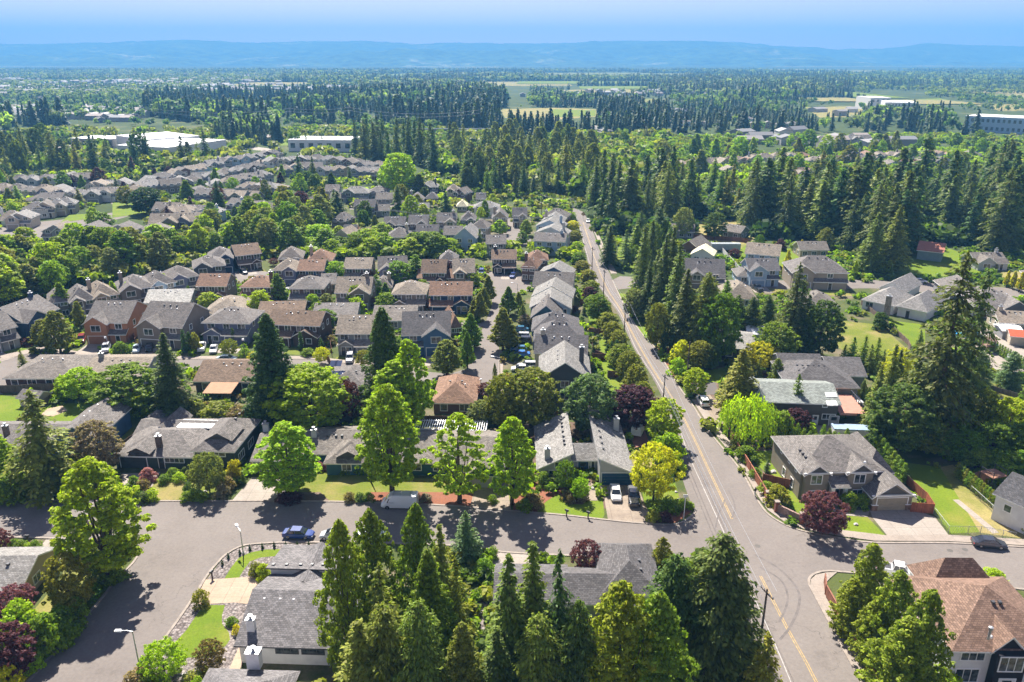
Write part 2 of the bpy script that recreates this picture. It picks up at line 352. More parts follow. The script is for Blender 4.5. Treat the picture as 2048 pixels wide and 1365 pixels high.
def hills(X, Y):
    D = 12500.0
    px = 1024+F_PX*X*(D/np.maximum(Y, 1))/(D*CP+HC*SP)
    row = np.interp(px, [a for a, _ in RIDGE], [b_ for _, b_ in RIDGE])
    v = -(row-682.5)/F_PX; top = HC - D*(SP-v*CP)/(CP+v*SP)
    t = np.clip((Y-8200)/(D-8200), 0, 1); back = np.clip(1-(Y-D)/3000, 0, 1)
    n = (vnoise(X, Y, 1500, 1)-.5)+(vnoise(X, Y, 600, 2)-.5)*.5+(vnoise(X, Y, 220, 3)-.5)*.22
    z = top*(t**1.15)+n*230*np.sin(np.pi*np.clip(t, 0, 1))**0.7 + (vnoise(X, Y, 90, 4)-.5)*16*(t > .1)
    z = np.where(Y > D, top*back, z)
    return np.where(t <= 0, -2.0, z)
hx = np.linspace(-12500, 12500, 420); hy = np.concatenate([np.linspace(8100, 12500, 90), [13500, 15400]])
hm = grid_mesh('hills', hx, hy, hills, 'hill_woods'); hm.polygons.foreach_set('use_smooth', [True]*len(hm.polygons)); struct(link('hills', hm))

# ---------------------------------------------------------------- streets
main_left = [(1155, 440), (1167, 490), (1184, 551), (1212, 593), (1236, 627), (1267, 696), (1298, 744), (1320, 786), (1339, 830), (1348, 880), (1356, 925), (1371, 978), (1392, 1030), (1432, 1120), (1500, 1260), (1548, 1365), (1600, 1480)]
main_right = [(1177, 440), (1188, 469), (1205, 517), (1225, 562), (1253, 620), (1281, 665), (1315, 703), (1356, 772), (1383, 808), (1420, 866), (1478, 937), (1511, 995)]
main_right2 = [(1619, 1172), (1648, 1226), (1689, 1303), (1722, 1365), (1775, 1480)]
corner_ne = [(1511, 995), (1532, 1025), (1565, 1048), (1606, 1063), (1673, 1076), (1747, 1086), (1896, 1087), (2048, 1095), (2300, 1108)]
corner_se = [(1619, 1172), (1618, 1160), (1628, 1149), (1655, 1143), (1700, 1146), (1850, 1156), (2048, 1180), (2300, 1208)]
main_road = smooth_line(W(main_left), 3)
outl = [(P(p)) for p in main_road] + [(1775, 1480), (1722, 1365), (1689, 1303), (1648, 1226), (1619, 1172)] + [(1618, 1160), (1628, 1149), (1655, 1143), (1700, 1146), (1850, 1156), (2048, 1180), (2300, 1208)] + corner_ne[::-1] + main_right[:-1][::-1]
flat('road', outl, 0.04, 'asphalt')
up_kerb = [(-300, 998), (0, 1000), (280, 1003), (600, 1003), (860, 1010), (1040, 1024), (1128, 1031), (1216, 1041), (1291, 1048), (1353, 1049), (1383, 1033), (1392, 1020)]
lo_kerb_e = [(1500, 1128), (1440, 1122), (1380, 1116), (1279, 1118), (1140, 1112), (1006, 1105), (968, 1096), (860, 1090), (700, 1086), (563, 1086), (500, 1090), (476, 1096), (452, 1110), (435, 1127), (414, 1152), (389, 1193), (331, 1276), (286, 1330), (225, 1400)]
lo_kerb_w = [(15, 1400), (55, 1365), (91, 1326), (150, 1257), (203, 1198), (233, 1160), (265, 1128), (276, 1108), (270, 1092), (250, 1083), (116, 1078), (0, 1075), (-300, 1072)]
flat('road', up_kerb+[(1440, 1110)]+lo_kerb_e[1:]+lo_kerb_w, 0.036, 'asphalt')
# the quieter streets of the estate behind
flat('road', [(972, 547), (1000, 540), (1035, 543), (1048, 556), (1070, 566), (1072, 580), (1042, 585), (1012, 592), (1003, 640), (998, 700), (998, 740), (996, 790), (985, 812), (930, 812), (925, 772), (860, 772), (760, 756), (600, 744), (330, 737), (200, 733), (100, 738), (0, 790), (-120, 850), (-160, 800), (0, 722), (90, 700), (170, 712), (330, 719), (620, 719), (780, 738), (900, 748), (934, 738), (951, 697), (966, 655), (300, 655), (300, 643), (972, 643), (983, 615), (985, 585), (975, 565)], 0.03, 'asphalt')
flat('road', [(455, 545), (500, 540), (540, 545), (552, 556), (535, 566), (480, 566), (452, 560)], 0.03, 'asphalt')
flat('road', [(985, 415), (1015, 412), (1022, 440), (1042, 462), (1062, 478), (1062, 492), (1030, 499), (990, 496), (985, 480), (1000, 460), (990, 440)], 0.03, 'asphalt')
flat('road', [(1226, 560), (1240, 553), (1300, 556), (1420, 560), (1640, 562), (1740, 560), (1800, 566), (1840, 563), (1900, 570), (2048, 578), (2300, 590), (2300, 612), (2048, 598), (1900, 590), (1830, 584), (1740, 577), (1640, 580), (1420, 574), (1300, 572), (1236, 580)], 0.032, 'asphalt')
flat('road', [(0, 450), (60, 446), (140, 438), (230, 425), (268, 418), (280, 426), (240, 438), (160, 455), (110, 470), (230, 462), (300, 458), (300, 466), (160, 480), (0, 492), (-200, 500), (-200, 470)], 0.03, 'asphalt')
flat('road', [(218, 404), (250, 396), (268, 388), (300, 375), (400, 340), (520, 318), (620, 312), (622, 317), (525, 325), (410, 349), (320, 380), (270, 402), (225, 410)], 0.03, 'asphalt')
flat('road', [(290, 360), (380, 335), (430, 312), (440, 290), (450, 290), (445, 315), (390, 342), (300, 366)], 0.028, 'asphalt')
flat('road', [(90, 282), (240, 300), (420, 283), (560, 300), (560, 306), (420, 291), (240, 312), (80, 292)], 0.03, 'concrete')
flat('road', [(300, 440), (365, 428), (380, 405), (392, 405), (384, 432), (310, 448)], 0.03, 'asphalt')
flat('road', [(700, 412), (860, 402), (985, 412), (985, 420), (860, 410), (700, 420)], 0.03, 'asphalt')
flat('road', [(1155, 443), (1177, 443), (1168, 425), (1120, 405), (1060, 400), (1060, 404), (1110, 410), (1150, 428)], 0.03, 'asphalt')
mb = MB()
for line, sgn in ((up_kerb, 1), (lo_kerb_e[3:], 1), (lo_kerb_w, 1), (corner_ne, -1), (corner_se, 1), (main_right2, 1), (main_right[3:], 1)):
    ribbon(mb, smooth_line(W(line), 4), 0.35, 0.0, 'kerb_stone', 0.13)
struct(mb.obj('kerb', fix=False))
# pavements
flat('pavement', [(1383, 800), (1424, 862), (1482, 934), (1515, 993), (1536, 1022), (1569, 1045), (1610, 1060), (1676, 1073), (1749, 1083), (1896, 1084), (2048, 1092), (2300, 1104), (2300, 1090), (2048, 1080), (1896, 1071), (1772, 1072), (1664, 1059), (1602, 1046), (1552, 1023), (1534, 1003), (1498, 937), (1457, 880), (1432, 850), (1400, 800)], 0.11, 'pavement_slabs')
flat('pavement', [(1722, 1370), (1689, 1305), (1648, 1228), (1622, 1174), (1621, 1161), (1631, 1151), (1655, 1146), (1674, 1146), (1660, 1158), (1649, 1170), (1652, 1197), (1689, 1262), (1748, 1370)], 0.11, 'pavement_slabs')
flat('pavement', [(1183, 455), (1192, 473), (1209, 520), (1222, 548), (1234, 548), (1220, 520), (1199, 473), (1188, 455)], 0.11, 'pavement_slabs')
flat('pavement', [(998, 700), (996, 790), (1008, 790), (1006, 740), (1006, 700)], 0.1, 'pavement_slabs')
flat('pavement', [(0, 722), (90, 700), (170, 712), (330, 719), (620, 719), (780, 738), (780, 732), (620, 713), (330, 713), (170, 706), (88, 693), (0, 712)], 0.1, 'pavement_slabs')
# painted lines
def dense(line, n=4): return smooth_line(W(line), n)
yl = [(1166, 445), (1179, 485), (1194, 530), (1214, 578), (1240, 618), (1262, 662), (1292, 716), (1316, 755), (1345, 797), (1368, 838), (1393, 888), (1420, 946), (1464, 1039)]
yl2 = [(1521, 1153), (1548, 1206), (1578, 1264), (1612, 1325), (1636, 1372), (1690, 1475)]
mb = MB()
for line in (yl, yl2):
    for off in (-0.13, 0.13): ribbon(mb, dense(line), 0.11, 0.046, 'line_yellow', 0, off)
struct(mb.obj('road_markings', fix=False))
mb = MB()
for line in ([(1158, 450), (1187, 548), (1240, 626), (1270, 694), (1303, 746), (1326, 786), (1357, 852), (1375, 905), (1402, 966), (1452, 1075)], [(1455, 1080), (1532, 1248), (1582, 1366), (1625, 1475)]):
    ribbon(mb, dense(line), 0.12, 0.046, 'line_white')
struct(mb.obj('road_markings', fix=False))
mb = MB()
for line, w_ in (([(1457, 982), (1466, 1000), (1470, 1018), (1464, 1036)], .28), ([(1520, 1135), (1560, 1160), (1575, 1190), (1572, 1215), (1558, 1245)], .3), ([(1510, 1110), (1560, 1140), (1595, 1180), (1597, 1215), (1580, 1255), (1560, 1280)], .34), ([(1450, 1000), (1437, 1030), (1430, 1060)], .2)):
    ribbon(mb, smooth_line(W(line), 8), w_, 0.05, 'tyre_mark')
struct(mb.obj('tyre_marks', fix=False), 'structure')
mb = MB()
for x, y in ((1515, 1093), (1930, 1100), (1900, 1102)):
    p = G(x, y); mb.poly([(p.x+.45*math.cos(t*math.pi/6), p.y+.45*math.sin(t*math.pi/6), 0.047) for t in range(12)], 'manhole')
struct(mb.obj('road_covers', fix=False))

# ---------------------------------------------------------------- yards, lawns, beds, drives near the camera
flat('ground_cover', [(-400, 690), (-400, 1600), (2500, 1600), (2500, 600), (1500, 560), (1240, 560), (1150, 440), (1060, 420), (700, 400), (600, 440), (560, 500), (300, 520), (0, 600)], 0.006, 'soil_cover')
def lawn(pts, mat='grass_yard', z=0.02): return flat('lawn', pts, z, mat)
def bed(pts, mat='mulch_brown', z=0.028): return flat('mulch_bed', pts, z, mat)
def drive(pts, mat='concrete', z=0.05): return flat('driveway', pts, z, mat)
lawn([(-60, 790), (60, 800), (100, 810), (240, 800), (330, 815), (330, 900), (240, 905), (140, 860), (60, 850), (0, 850), (-60, 860)], 'grass_bright')
lawn([(-60, 780), (60, 800), (20, 850), (-60, 860)], 'grass_bright', .022)
bed([(95, 818), (125, 812), (135, 822), (105, 834), (80, 832)], 'concrete_warm', .03)
lawn([(0, 920), (60, 925), (130, 935), (150, 1000), (0, 998)], 'grass_yard'); lawn([(-300, 930), (0, 920), (0, 998), (-300, 996)])
lawn([(262, 955), (400, 950), (430, 965), (440, 1000), (262, 1001)]); drive([(245, 948), (320, 945), (290, 1001), (240, 1001)], 'concrete')
drive([(505, 955), (552, 960), (600, 960), (545, 1002), (464, 1002)]); lawn([(600, 940), (735, 945), (760, 1002), (566, 1002)]); lawn([(735, 955), (950, 960), (952, 1000), (880, 1006), (760, 1002)])
bed([(560, 985), (640, 985), (660, 1003), (548, 1003)]); bed([(735, 985), (950, 985), (958, 1014), (735, 1006)], 'mulch_red', .03)
drive([(955, 958), (1012, 960), (1022, 1020), (940, 1014)], 'aggregate'); lawn([(940, 962), (1045, 965), (1045, 1000), (960, 1000)])
bed([(1030, 950), (1100, 960), (1120, 985), (1092, 1004), (1072, 1026), (1026, 1022)], 'mulch_red')
lawn([(1072, 1026), (1085, 1008), (1097, 990), (1110, 986), (1125, 995), (1140, 1008), (1165, 1010), (1180, 998), (1205, 994), (1209, 1030), (1205, 1040), (1130, 1031)], 'grass_bright')
bed([(1110, 980), (1125, 975), (1135, 985), (1160, 1000), (1140, 1006), (1125, 995)], 'mulch_red', .034); bed([(1176, 978), (1196, 985), (1197, 994), (1180, 996)], 'mulch_red', .034)
drive([(1196, 972), (1255, 972), (1276, 975), (1290, 1010), (1310, 1048), (1216, 1041), (1209, 1000)], 'aggregate')
drive([(1165, 966), (1187, 966), (1200, 990), (1195, 1002), (1176, 1002)], 'aggregate', .046)
lawn([(1282, 960), (1350, 965), (1360, 1000), (1340, 1015), (1310, 1035), (1290, 1020)], 'grass_bright', .024); bed([(1318, 1032), (1335, 1018), (1365, 1008), (1384, 1024), (1352, 1046), (1295, 1046), (1290, 1030)], 'mulch_red', .03)
lawn([(1262, 890), (1340, 885), (1355, 950), (1262, 950)], 'grass_yard', .018); drive([(1256, 866), (1290, 862), (1300, 890), (1270, 896)], 'brick_red')
bed([(1040, 840), (1260, 850), (1262, 1020), (1030, 1010)], 'mulch_brown', .012)
# lower left corner plots
lawn([(0, 1092), (40, 1085), (85, 1105), (62, 1120), (0, 1118)]); drive([(92, 1080), (152, 1080), (140, 1118), (60, 1122)])
lawn([(140, 1110), (205, 1100), (235, 1130), (180, 1190), (120, 1240), (60, 1260), (55, 1235), (120, 1160)], 'grass_dry'); bed([(18, 1085), (88, 1080), (70, 1102), (35, 1103)])
lawn([(150, 1257), (203, 1198), (245, 1140), (262, 1105), (225, 1110), (190, 1165), (130, 1235), (60, 1320), (40, 1365), (60, 1365), (91, 1326)], 'grass_yard', .024)
flat('gravel_bed', [(476, 1098), (500, 1092), (563, 1088), (700, 1088), (700, 1145), (540, 1160), (414, 1160), (436, 1130), (452, 1112)], 0.03, 'river_rock')
flat('gravel_bed', [(389, 1195), (530, 1190), (500, 1300), (470, 1360), (300, 1365), (290, 1330), (331, 1278)], 0.03, 'river_rock')
lawn([(449, 1158), (462, 1136), (478, 1116), (500, 1106), (530, 1100), (600, 1098), (700, 1099), (700, 1112), (560, 1112), (520, 1116), (500, 1124), (488, 1140), (478, 1156)], 'grass_bright', .036)
drive([(411, 1160), (450, 1158), (535, 1152), (545, 1215), (470, 1206), (390, 1210), (396, 1190)], 'concrete_warm')
lawn([(348, 1288), (372, 1262), (398, 1224), (410, 1211), (450, 1211), (444, 1232), (444, 1248), (458, 1266), (460, 1280), (452, 1292), (420, 1316), (372, 1316), (350, 1306)], 'grass_bright', .036)
drive([(478, 1295), (494, 1293), (480, 1340), (458, 1340)], 'concrete_warm')
drive([(1000, 1106), (1070, 1110), (1080, 1200), (985, 1190), (975, 1130)], 'concrete'); lawn([(1180, 1120), (1300, 1122), (1290, 1180), (1130, 1160)], 'grass_yard'); bed([(975, 1104), (1000, 1106), (970, 1260), (950, 1260)], 'river_rock', .04)
# corner plots right of the main road
lawn([(1490, 905), (1560, 895), (1580, 960), (1585, 975), (1555, 965), (1525, 940)], 'grass_bright'); bed([(1482, 880), (1560, 880), (1565, 900), (1490, 905)], 'mulch_brown')
lawn([(1575, 975), (1610, 975), (1625, 1030), (1590, 1038), (1560, 1010)], 'grass_bright'); bed([(1525, 940), (1575, 975), (1560, 1010), (1540, 1000)], 'mulch_brown')
lawn([(1664, 1030), (1735, 1035), (1772, 1073), (1664, 1058)], 'grass_bright'); drive([(1664, 1018), (1740, 1022), (1735, 1035), (1672, 1030)], 'concrete')
drive([(1738, 1018), (1828, 1020), (1870, 1035), (1898, 1072), (1775, 1073), (1745, 1036)], 'concrete'); bed([(1690, 1000), (1740, 1000), (1740, 1020), (1670, 1016)], 'mulch_brown', .04)
lawn([(1805, 925), (1880, 935), (1905, 960), (1960, 1065), (1900, 1068), (1870, 1030)], 'grass_bright'); lawn([(1880, 935), (1905, 930), (2048, 1045), (2200, 1080), (2048, 1078), (1960, 1066)], 'grass_dry', .022)
flat('path', [(1905, 1000), (1918, 1000), (1998, 1066), (1985, 1068)], 0.04, 'concrete')
lawn([(1780, 1142), (1850, 1148), (1850, 1185), (1780, 1180)], 'grass_bright'); drive([(1750, 1150), (1850, 1156), (1860, 1178), (1745, 1168)], 'concrete')
drive([(1620, 850), (1760, 845), (1780, 900), (1620, 890)], 'concrete'); bed([(1350, 740), (1420, 740), (1470, 830), (1440, 860), (1395, 800)], 'mulch_brown'); drive([(1372, 770), (1430, 765), (1440, 790), (1388, 790)], 'asphalt_dark'); drive([(1390, 795), (1420, 790), (1460, 850), (1425, 850)], 'aggregate')
lawn([(1395, 745), (1450, 735), (1470, 760), (1420, 768)], 'grass_bright', .03); bed([(1312, 690), (1345, 700), (1372, 760), (1352, 766)], 'mulch_red')
lawn([(1225, 585), (1262, 590), (1290, 640), (1262, 635)], 'grass_bright'); lawn([(1262, 636), (1290, 640), (1310, 690), (1285, 668)], 'grass_bright', .022)
lawn([(1665, 640), (1760, 650), (1850, 730), (1850, 760), (1800, 760), (1665, 690)], 'grass_yard'); lawn([(1770, 640), (1850, 650), (1850, 700), (1815, 690)], 'grass_bright', .024)
lawn([(1820, 760), (2060, 770), (2060, 830), (1900, 830), (1820, 800)], 'grass_yard'); flat('path', [(1880, 645), (1960, 650), (2048, 700), (2100, 740), (2048, 760), (1980, 745)], 0.03, 'concrete')
lawn([(1820, 500), (1900, 498), (1960, 520), (1980, 545), (1850, 556), (1740, 552), (1690, 545), (1790, 540)], 'grass_bright'); lawn([(1360, 440), (1500, 440), (1510, 480), (1470, 505), (1390, 480)], 'grass_dry')
lawn([(1240, 480), (1340, 480), (1340, 540), (1260, 545), (1232, 520)], 'grass_bright', .018); lawn([(1460, 490), (1620, 500), (1600, 540), (1480, 520)], 'grass_bright', .018)
lawn([(1980, 545), (2200, 540), (2200, 570), (2000, 560)], 'grass_dry')
# strips behind the row of houses beside the main road
lawn([(1195, 655), (1225, 655), (1262, 760), (1225, 790), (1210, 780)], 'grass_bright'); lawn([(1165, 610), (1190, 610), (1215, 655), (1185, 655)], 'grass_bright', .022)
lawn([(0, 693), (45, 688), (50, 696), (0, 712)], 'grass_bright')
lawn([(300, 830), (560, 830), (560, 860), (330, 860)], 'grass_bright', .018)
# far clearings and fields
for pts, mt in (([(1000, 219), (1110, 216), (1195, 219), (1195, 234), (1110, 240), (1010, 236)], 'grass_dry'), ([(1100, 219), (1192, 221), (1190, 233), (1110, 235)], 'grass_bright'),
                ([(1836, 199), (1880, 197), (1910, 204), (1880, 210), (1836, 207)], 'grass_bright'), ([(1140, 180), (1280, 179), (1270, 186), (1120, 188)], 'grass_dry'),
                ([(1860, 176), (2048, 178), (2048, 190), (1900, 184)], 'grass_dry'), ([(1610, 215), (1700, 213), (1800, 230), (1640, 236)], 'grass_dry'), ([(1950, 210), (2200, 206), (2200, 222), (2000, 222)], 'grass_dry'),
                ([(225, 400), (262, 398), (300, 412), (290, 428), (225, 436)], 'grass_bright'), ([(210, 258), (240, 258), (235, 268), (205, 268)], 'grass_bright'), ([(1500, 350), (1560, 338), (1600, 348), (1540, 370)], 'grass_bright'),
                ([(560, 275), (610, 272), (600, 290), (560, 292)], 'grass_bright'), ([(140, 430), (180, 428), (230, 432), (120, 446)], 'grass_bright')):
    lawn(pts, mt, 0.016 if mt != 'grass_bright' else 0.08)
for pts in ([(150, 130), (420, 130.3), (620, 129.8), (640, 131.2), (300, 131.4)], [(950, 131.5), (1400, 130.7), (1420, 132.6), (980, 133.4)], [(760, 128.6), (900, 128.2), (900, 129.8), (770, 130)], [(1500, 132), (2048, 131), (2048, 133.4), (1560, 134)], [(0, 132.6), (220, 132.2), (240, 133.6), (0, 134)], [(800, 133.4), (1000, 134), (990, 135.4), (820, 135)]):
    lawn(pts, 'grass_dry', 0.3)
# ---------------------------------------------------------------- foliage meshes (shared between trees, every tree its own object)
def unit(a): return a/(np.linalg.norm(a, axis=1, keepdims=True)+1e-9)
def leaf_mesh(name, C, Nn, S, mat, asp=0.62, T=None, seed=0, lo=0.5, hi=1.55):
    """one diamond per leaf spray: centre C, facing Nn, half length S"""
    r = np.random.default_rng(seed+5); n = len(C); Nn = unit(Nn)
    if T is None: T = r.normal(size=(n, 3))
    T = unit(T-(T*Nn).sum(1, keepdims=True)*Nn); B = np.cross(Nn, T); s = S.reshape(-1, 1)
    V = np.stack([C-T*s, C-B*s*asp+Nn*s*.12, C+T*s, C+B*s*asp+Nn*s*.12], 1).reshape(-1, 3).astype(np.float32)
    me = bpy.data.meshes.new(name); me.vertices.add(4*n); me.vertices.foreach_set('co', V.ravel())
    me.loops.add(4*n); me.loops.foreach_set('vertex_index', np.arange(4*n, dtype=np.int32))
    me.polygons.add(n); me.polygons.foreach_set('loop_start', np.arange(n, dtype=np.int32)*4); me.update(calc_edges=True)
    t = r.uniform(lo, hi, n); w = r.uniform(-.08, .1, n)
    col = np.stack([t*(1+w), t, t*(1-w), np.ones(n)], 1).astype(np.float32)
    at = me.color_attributes.new('leaf_tone', 'FLOAT_COLOR', 'POINT'); at.data.foreach_set('color', np.repeat(col, 4, axis=0).ravel())
    me.materials.append(MATS[mat]); return me
def blobs(lobes, n, leaf, seed, inner=0.62, jit=0.55, up=0.35):
    """leaves over the skins of overlapping lobes [(centre, radii)]"""
    r = np.random.default_rng(seed); A = np.array([max(l[1][0], .1)*max(l[1][2], .1) for l in lobes]); k = r.choice(len(lobes), n, p=A/A.sum())
    c = np.array([l[0] for l in lobes])[k]; rad = np.array([l[1] for l in lobes])[k]
    d = unit(r.normal(size=(n, 3))); low = d[:, 2] < -0.3; d[low, 2] *= -r.random(low.sum())
    d = unit(d); rr = inner+(1.06-inner)*r.random((n, 1))**0.6; rr[r.random(n) < .14] *= 1.3
    C = c+d*rad*rr; Nn = unit(d/rad*rad.mean(1, keepdims=True))+r.normal(size=(n, 3))*jit; Nn[:, 2] += up
    return C, Nn, leaf*r.uniform(.6, 1.25, n)
def crown_lobes(h, w, base, shape, nl, lr, seed):
    """lobe centres filling a crown outline"""
    r = np.random.default_rng(seed); out = []
    for i in range(nl):
        t = (i+r.random())/nl; z = base+(h-base)*t
        if shape == 'round': R_ = w/2*math.sqrt(max(0.0, 1-(2*t-0.9)**2/1.25))
        elif shape == 'oval': R_ = w/2*math.sin(math.pi*min(1, t**0.62))**0.62
        elif shape == 'pyramid': R_ = w/2*min(1, (t+.06)*5)*(1-t)**0.78
        elif shape == 'column': R_ = w/2*min(1, (t+.1)*6)*(1-t**3)**0.6
        elif shape == 'vase': R_ = w/2*(0.45+.75*t)*math.sqrt(max(0.0, 1-t**5))
        else: R_ = w/2*math.sqrt(max(0.0, 1-t**2))
        R_ *= r.uniform(.78, 1.16); a = i*2.399+r.random()*.9; q = R_*(0.35+.62*math.sqrt(r.random()))
        s = lr*w*r.uniform(.55, 1.5)*(1-.35*t)
        q = min(q, max(0, R_-s*.2))
        out.append(((q*math.cos(a), q*math.sin(a), min(z, h-s*.5)), (s, s, s*r.uniform(.6, .85))))
    return out
def trunk_mesh(name, h, w, base, lobes, seed, thick=0.022, single=True):
    r = random.Random(seed); mb = MB(); t0 = h*thick
    top = base+(h-base)*0.7
    pts = [(0, 0, -0.3), (r.uniform(-.05, .05), r.uniform(-.05, .05), base*.6), (r.uniform(-.15, .15), r.uniform(-.15, .15), base+(top-base)*.4), (0, 0, top)]
    mb.tube(pts, [t0*1.25, t0, t0*.7, t0*.2], 'bark', 7)
    for l in r.sample(lobes, min(len(lobes), 16)):
        z0 = base*.75+(top-base)*r.uniform(0, .55)*min(1, max(0.05, (l[0][2]-base)/max(.1, h-base)))
        mb.tube([(0, 0, z0), (l[0][0]*.45, l[0][1]*.45, z0+(l[0][2]-z0)*.35), (l[0][0]*.9, l[0][1]*.9, l[0][2])], [t0*.42, t0*.26, t0*.08], 'bark', 5, False)
    return mb.me(name, True)
PROTO = {}
def decid(key, h, w, base, shape, nl, lr, n, leaf, seed, mat='leaves', var=3, **k):
    PROTO[key] = []
    for v in range(var):
        lb = crown_lobes(h, w, base, shape, nl, lr, seed+v*17)
        C, Nn, S = blobs(lb, n, leaf, seed+v, **k)
        PROTO[key].append((leaf_mesh('crown', C, Nn, S, mat, seed=seed+v), trunk_mesh('trunk', h, w, base, lb, seed+v), h, w))
# key, height, width, crown base, outline, lobes, lobe radius, leaves, leaf size
decid('maple', 15, 8.5, 2.2, 'oval', 480, .052, 24000, .2, 1, jit=.5, inner=.35, up=.45)
decid('maple_open', 15, 8.5, 2.4, 'oval', 260, .052, 13000, .2, 21, jit=.5, inner=.35, up=.45)
decid('round', 9, 8, 1.5, 'round', 380, .055, 20000, .17, 41, jit=.5, inner=.35, up=.45)
decid('pyramid', 13, 7.5, 2.0, 'pyramid', 380, .055, 17000, .21, 61, jit=.5, inner=.35, up=.45)
decid('spread', 5, 7, 1.1, 'round', 240, .055, 11000, .13, 81, jit=.5, inner=.35, up=.45)
decid('mid_round', 11, 9, 1.5, 'round', 170, .085, 6000, .34, 101, var=4)
decid('mid_oval', 13, 8, 1.5, 'oval', 170, .08, 5600, .34, 121, var=4)
decid('mid_pyramid', 11, 6, 1.6, 'pyramid', 110, .09, 3200, .33, 141)
decid('column', 7, 1.7, .1, 'column', 40, .26, 2600, .16, 161)
decid('bush', 2, 2.2, .05, 'dome', 22, .2, 1500, .12, 181, var=4)
decid('big_bush', 3.6, 4.5, .1, 'dome', 40, .16, 3600, .2, 201)
def weeping(key, h, w, seed):
    PROTO[key] = []
    for v in range(2):
        r = np.random.default_rng(seed+v); Cs, Ns, Ts = [], [], []; lb = []
        for i in range(230):
            a = r.uniform(0, 2*math.pi); q = w/2*math.sqrt(r.uniform(.03, 1)); zt = h*(1-.42*(2*q/w)**2)*r.uniform(.78, 1.0); L_ = r.uniform(.35, .8)*zt
            if i % 12 == 0: lb.append(((q*math.cos(a)*.7, q*math.sin(a)*.7, zt*.9), (1, 1, 1)))
            k = int(L_/.16)+2; t = np.linspace(0, 1, k)
            x = q*math.cos(a)+r.normal(size=k)*.1+math.cos(a)*.3*t; y = q*math.sin(a)+r.normal(size=k)*.1+math.sin(a)*.3*t
            Cs.append(np.stack([x, y, zt-L_*t], 1)); Ns.append(np.stack([np.full(k, math.cos(a)), np.full(k, math.sin(a)), .5-t*.3], 1)+r.normal(size=(k, 3))*.35)
            Ts.append(np.stack([r.normal(size=k)*.25, r.normal(size=k)*.25, -np.ones(k)], 1))
        C = np.concatenate(Cs); PROTO[key].append((leaf_mesh('crown', C, np.concatenate(Ns), r.uniform(.18, .3, len(C)), 'leaves', .42, np.concatenate(Ts), seed+v), trunk_mesh('trunk', h, w, 1.6, lb, seed+v, .035), h, w))
weeping('willow', 8, 9.5, 301)
def conifer(key, h, w, seed, step=.5, nb=9, sp=.34, leaf=.34, base=.06, droop=.25, gap=.12, power=.85, ragged=.3, asp=.5, var=3, mat='needles', bt=.015, upt=.15):
    """trunk with whorls of boughs; every bough carries rows of needle sprays"""
    PROTO[key] = []
    for v in range(var):
        r = np.random.default_rng(seed+v*13); C, Nn, T, S = [], [], [], []; mb = MB(); z = h*base
        while z < h*.985:
            t = (z-h*base)/(h*(1-base)); Lm = w/2*(min(1, .55+t*3.2))*(1-t)**power+.12*w*(1-t)*.2+.18
            n = max(4, int(nb*(1-.35*t)))
            for j in range(n):
                if r.random() < gap: continue
                a = r.uniform(0, 2*math.pi); L_ = Lm*(1-ragged*r.random()**1.5*1.3)*(1+.1*r.random()); zz = z+r.uniform(-.5, .5)*step
                k = max(2, int(L_/sp)); s = (np.arange(k)+r.random())/k; s = np.clip(s, 0, 1)
                rad = L_*s; dz = upt*L_*s-droop*L_*s**2*1.5+(t-.3)*.35*L_*s
                ca, sa = math.cos(a), math.sin(a)
                base_p = np.stack([ca*rad, sa*rad, zz+dz], 1)
                spread = (.18+.55*(1-abs(s-.45)*1.3))*min(1, L_*.45)*sp*2.2
                for side in (-1, 0, 1):
                    p = base_p.copy(); p[:, 0] += -sa*side*spread; p[:, 1] += ca*side*spread; p[:, 2] -= abs(side)*spread*.25
                    p += r.normal(size=(k, 3))*leaf*.22
                    nn = np.stack([np.full(k, ca*.35)+-sa*side*.5, np.full(k, sa*.35)+ca*side*.5, np.full(k, 1.0)], 1)+r.normal(size=(k, 3))*.38
                    tt = np.stack([np.full(k, ca)-sa*side*.8, np.full(k, sa)+ca*side*.8, np.full(k, -.25)], 1)+r.normal(size=(k, 3))*.3
                    C.append(p); Nn.append(nn); T.append(tt); S.append(leaf*r.uniform(.7, 1.35, k)*(1-.25*t))
                if j % 3 == 0 and L_ > .8: mb.tube([(0, 0, zz), (ca*L_*.5, sa*L_*.5, zz+upt*L_*.5-droop*L_*.37), (ca*L_*.85, sa*L_*.85, zz+upt*L_*.85-droop*L_*1.08)], [h*.0035, h*.0022, .02], 'bark', 4, False)
            z += step*(1-.3*t)
        k = 14; C.append(np.stack([r.normal(size=k)*.07, r.normal(size=k)*.07, h*(1-.05*r.random(k))], 1)); Nn.append(r.normal(size=(k, 3))); T.append(np.tile([0, 0, 1.0], (k, 1))); S.append(np.full(k, leaf*.8))
        mb.tube([(0, 0, -.4), (0, 0, h*.4), (0, 0, h*.97)], [h*bt, h*bt*.7, .03], 'bark', 7)
        PROTO[key].append((leaf_mesh('crown', np.concatenate(C), np.concatenate(Nn), np.concatenate(S), mat, asp, np.concatenate(T), seed+v), mb.me('trunk', True), h, w))
conifer('fir', 22, 8, 401, step=.5, nb=10, droop=.3, gap=.1)
conifer('fir_open', 26, 13, 431, step=.75, nb=8, leaf=.42, droop=.34, gap=.22, ragged=.5, base=.1, power=.62)
conifer('spruce_wide', 16, 13, 461, step=.42, nb=13, sp=.36, leaf=.34, droop=.15, gap=.05, power=.6, ragged=.28, base=.03, upt=.2)
conifer('deodar', 17, 11, 491, step=.62, nb=8, leaf=.36, droop=.5, gap=.15, ragged=.45, power=.8, upt=.25)
conifer('young_fir', 8, 4.4, 521, step=.3, nb=9, sp=.24, leaf=.2, droop=.1, gap=.05, base=.03)
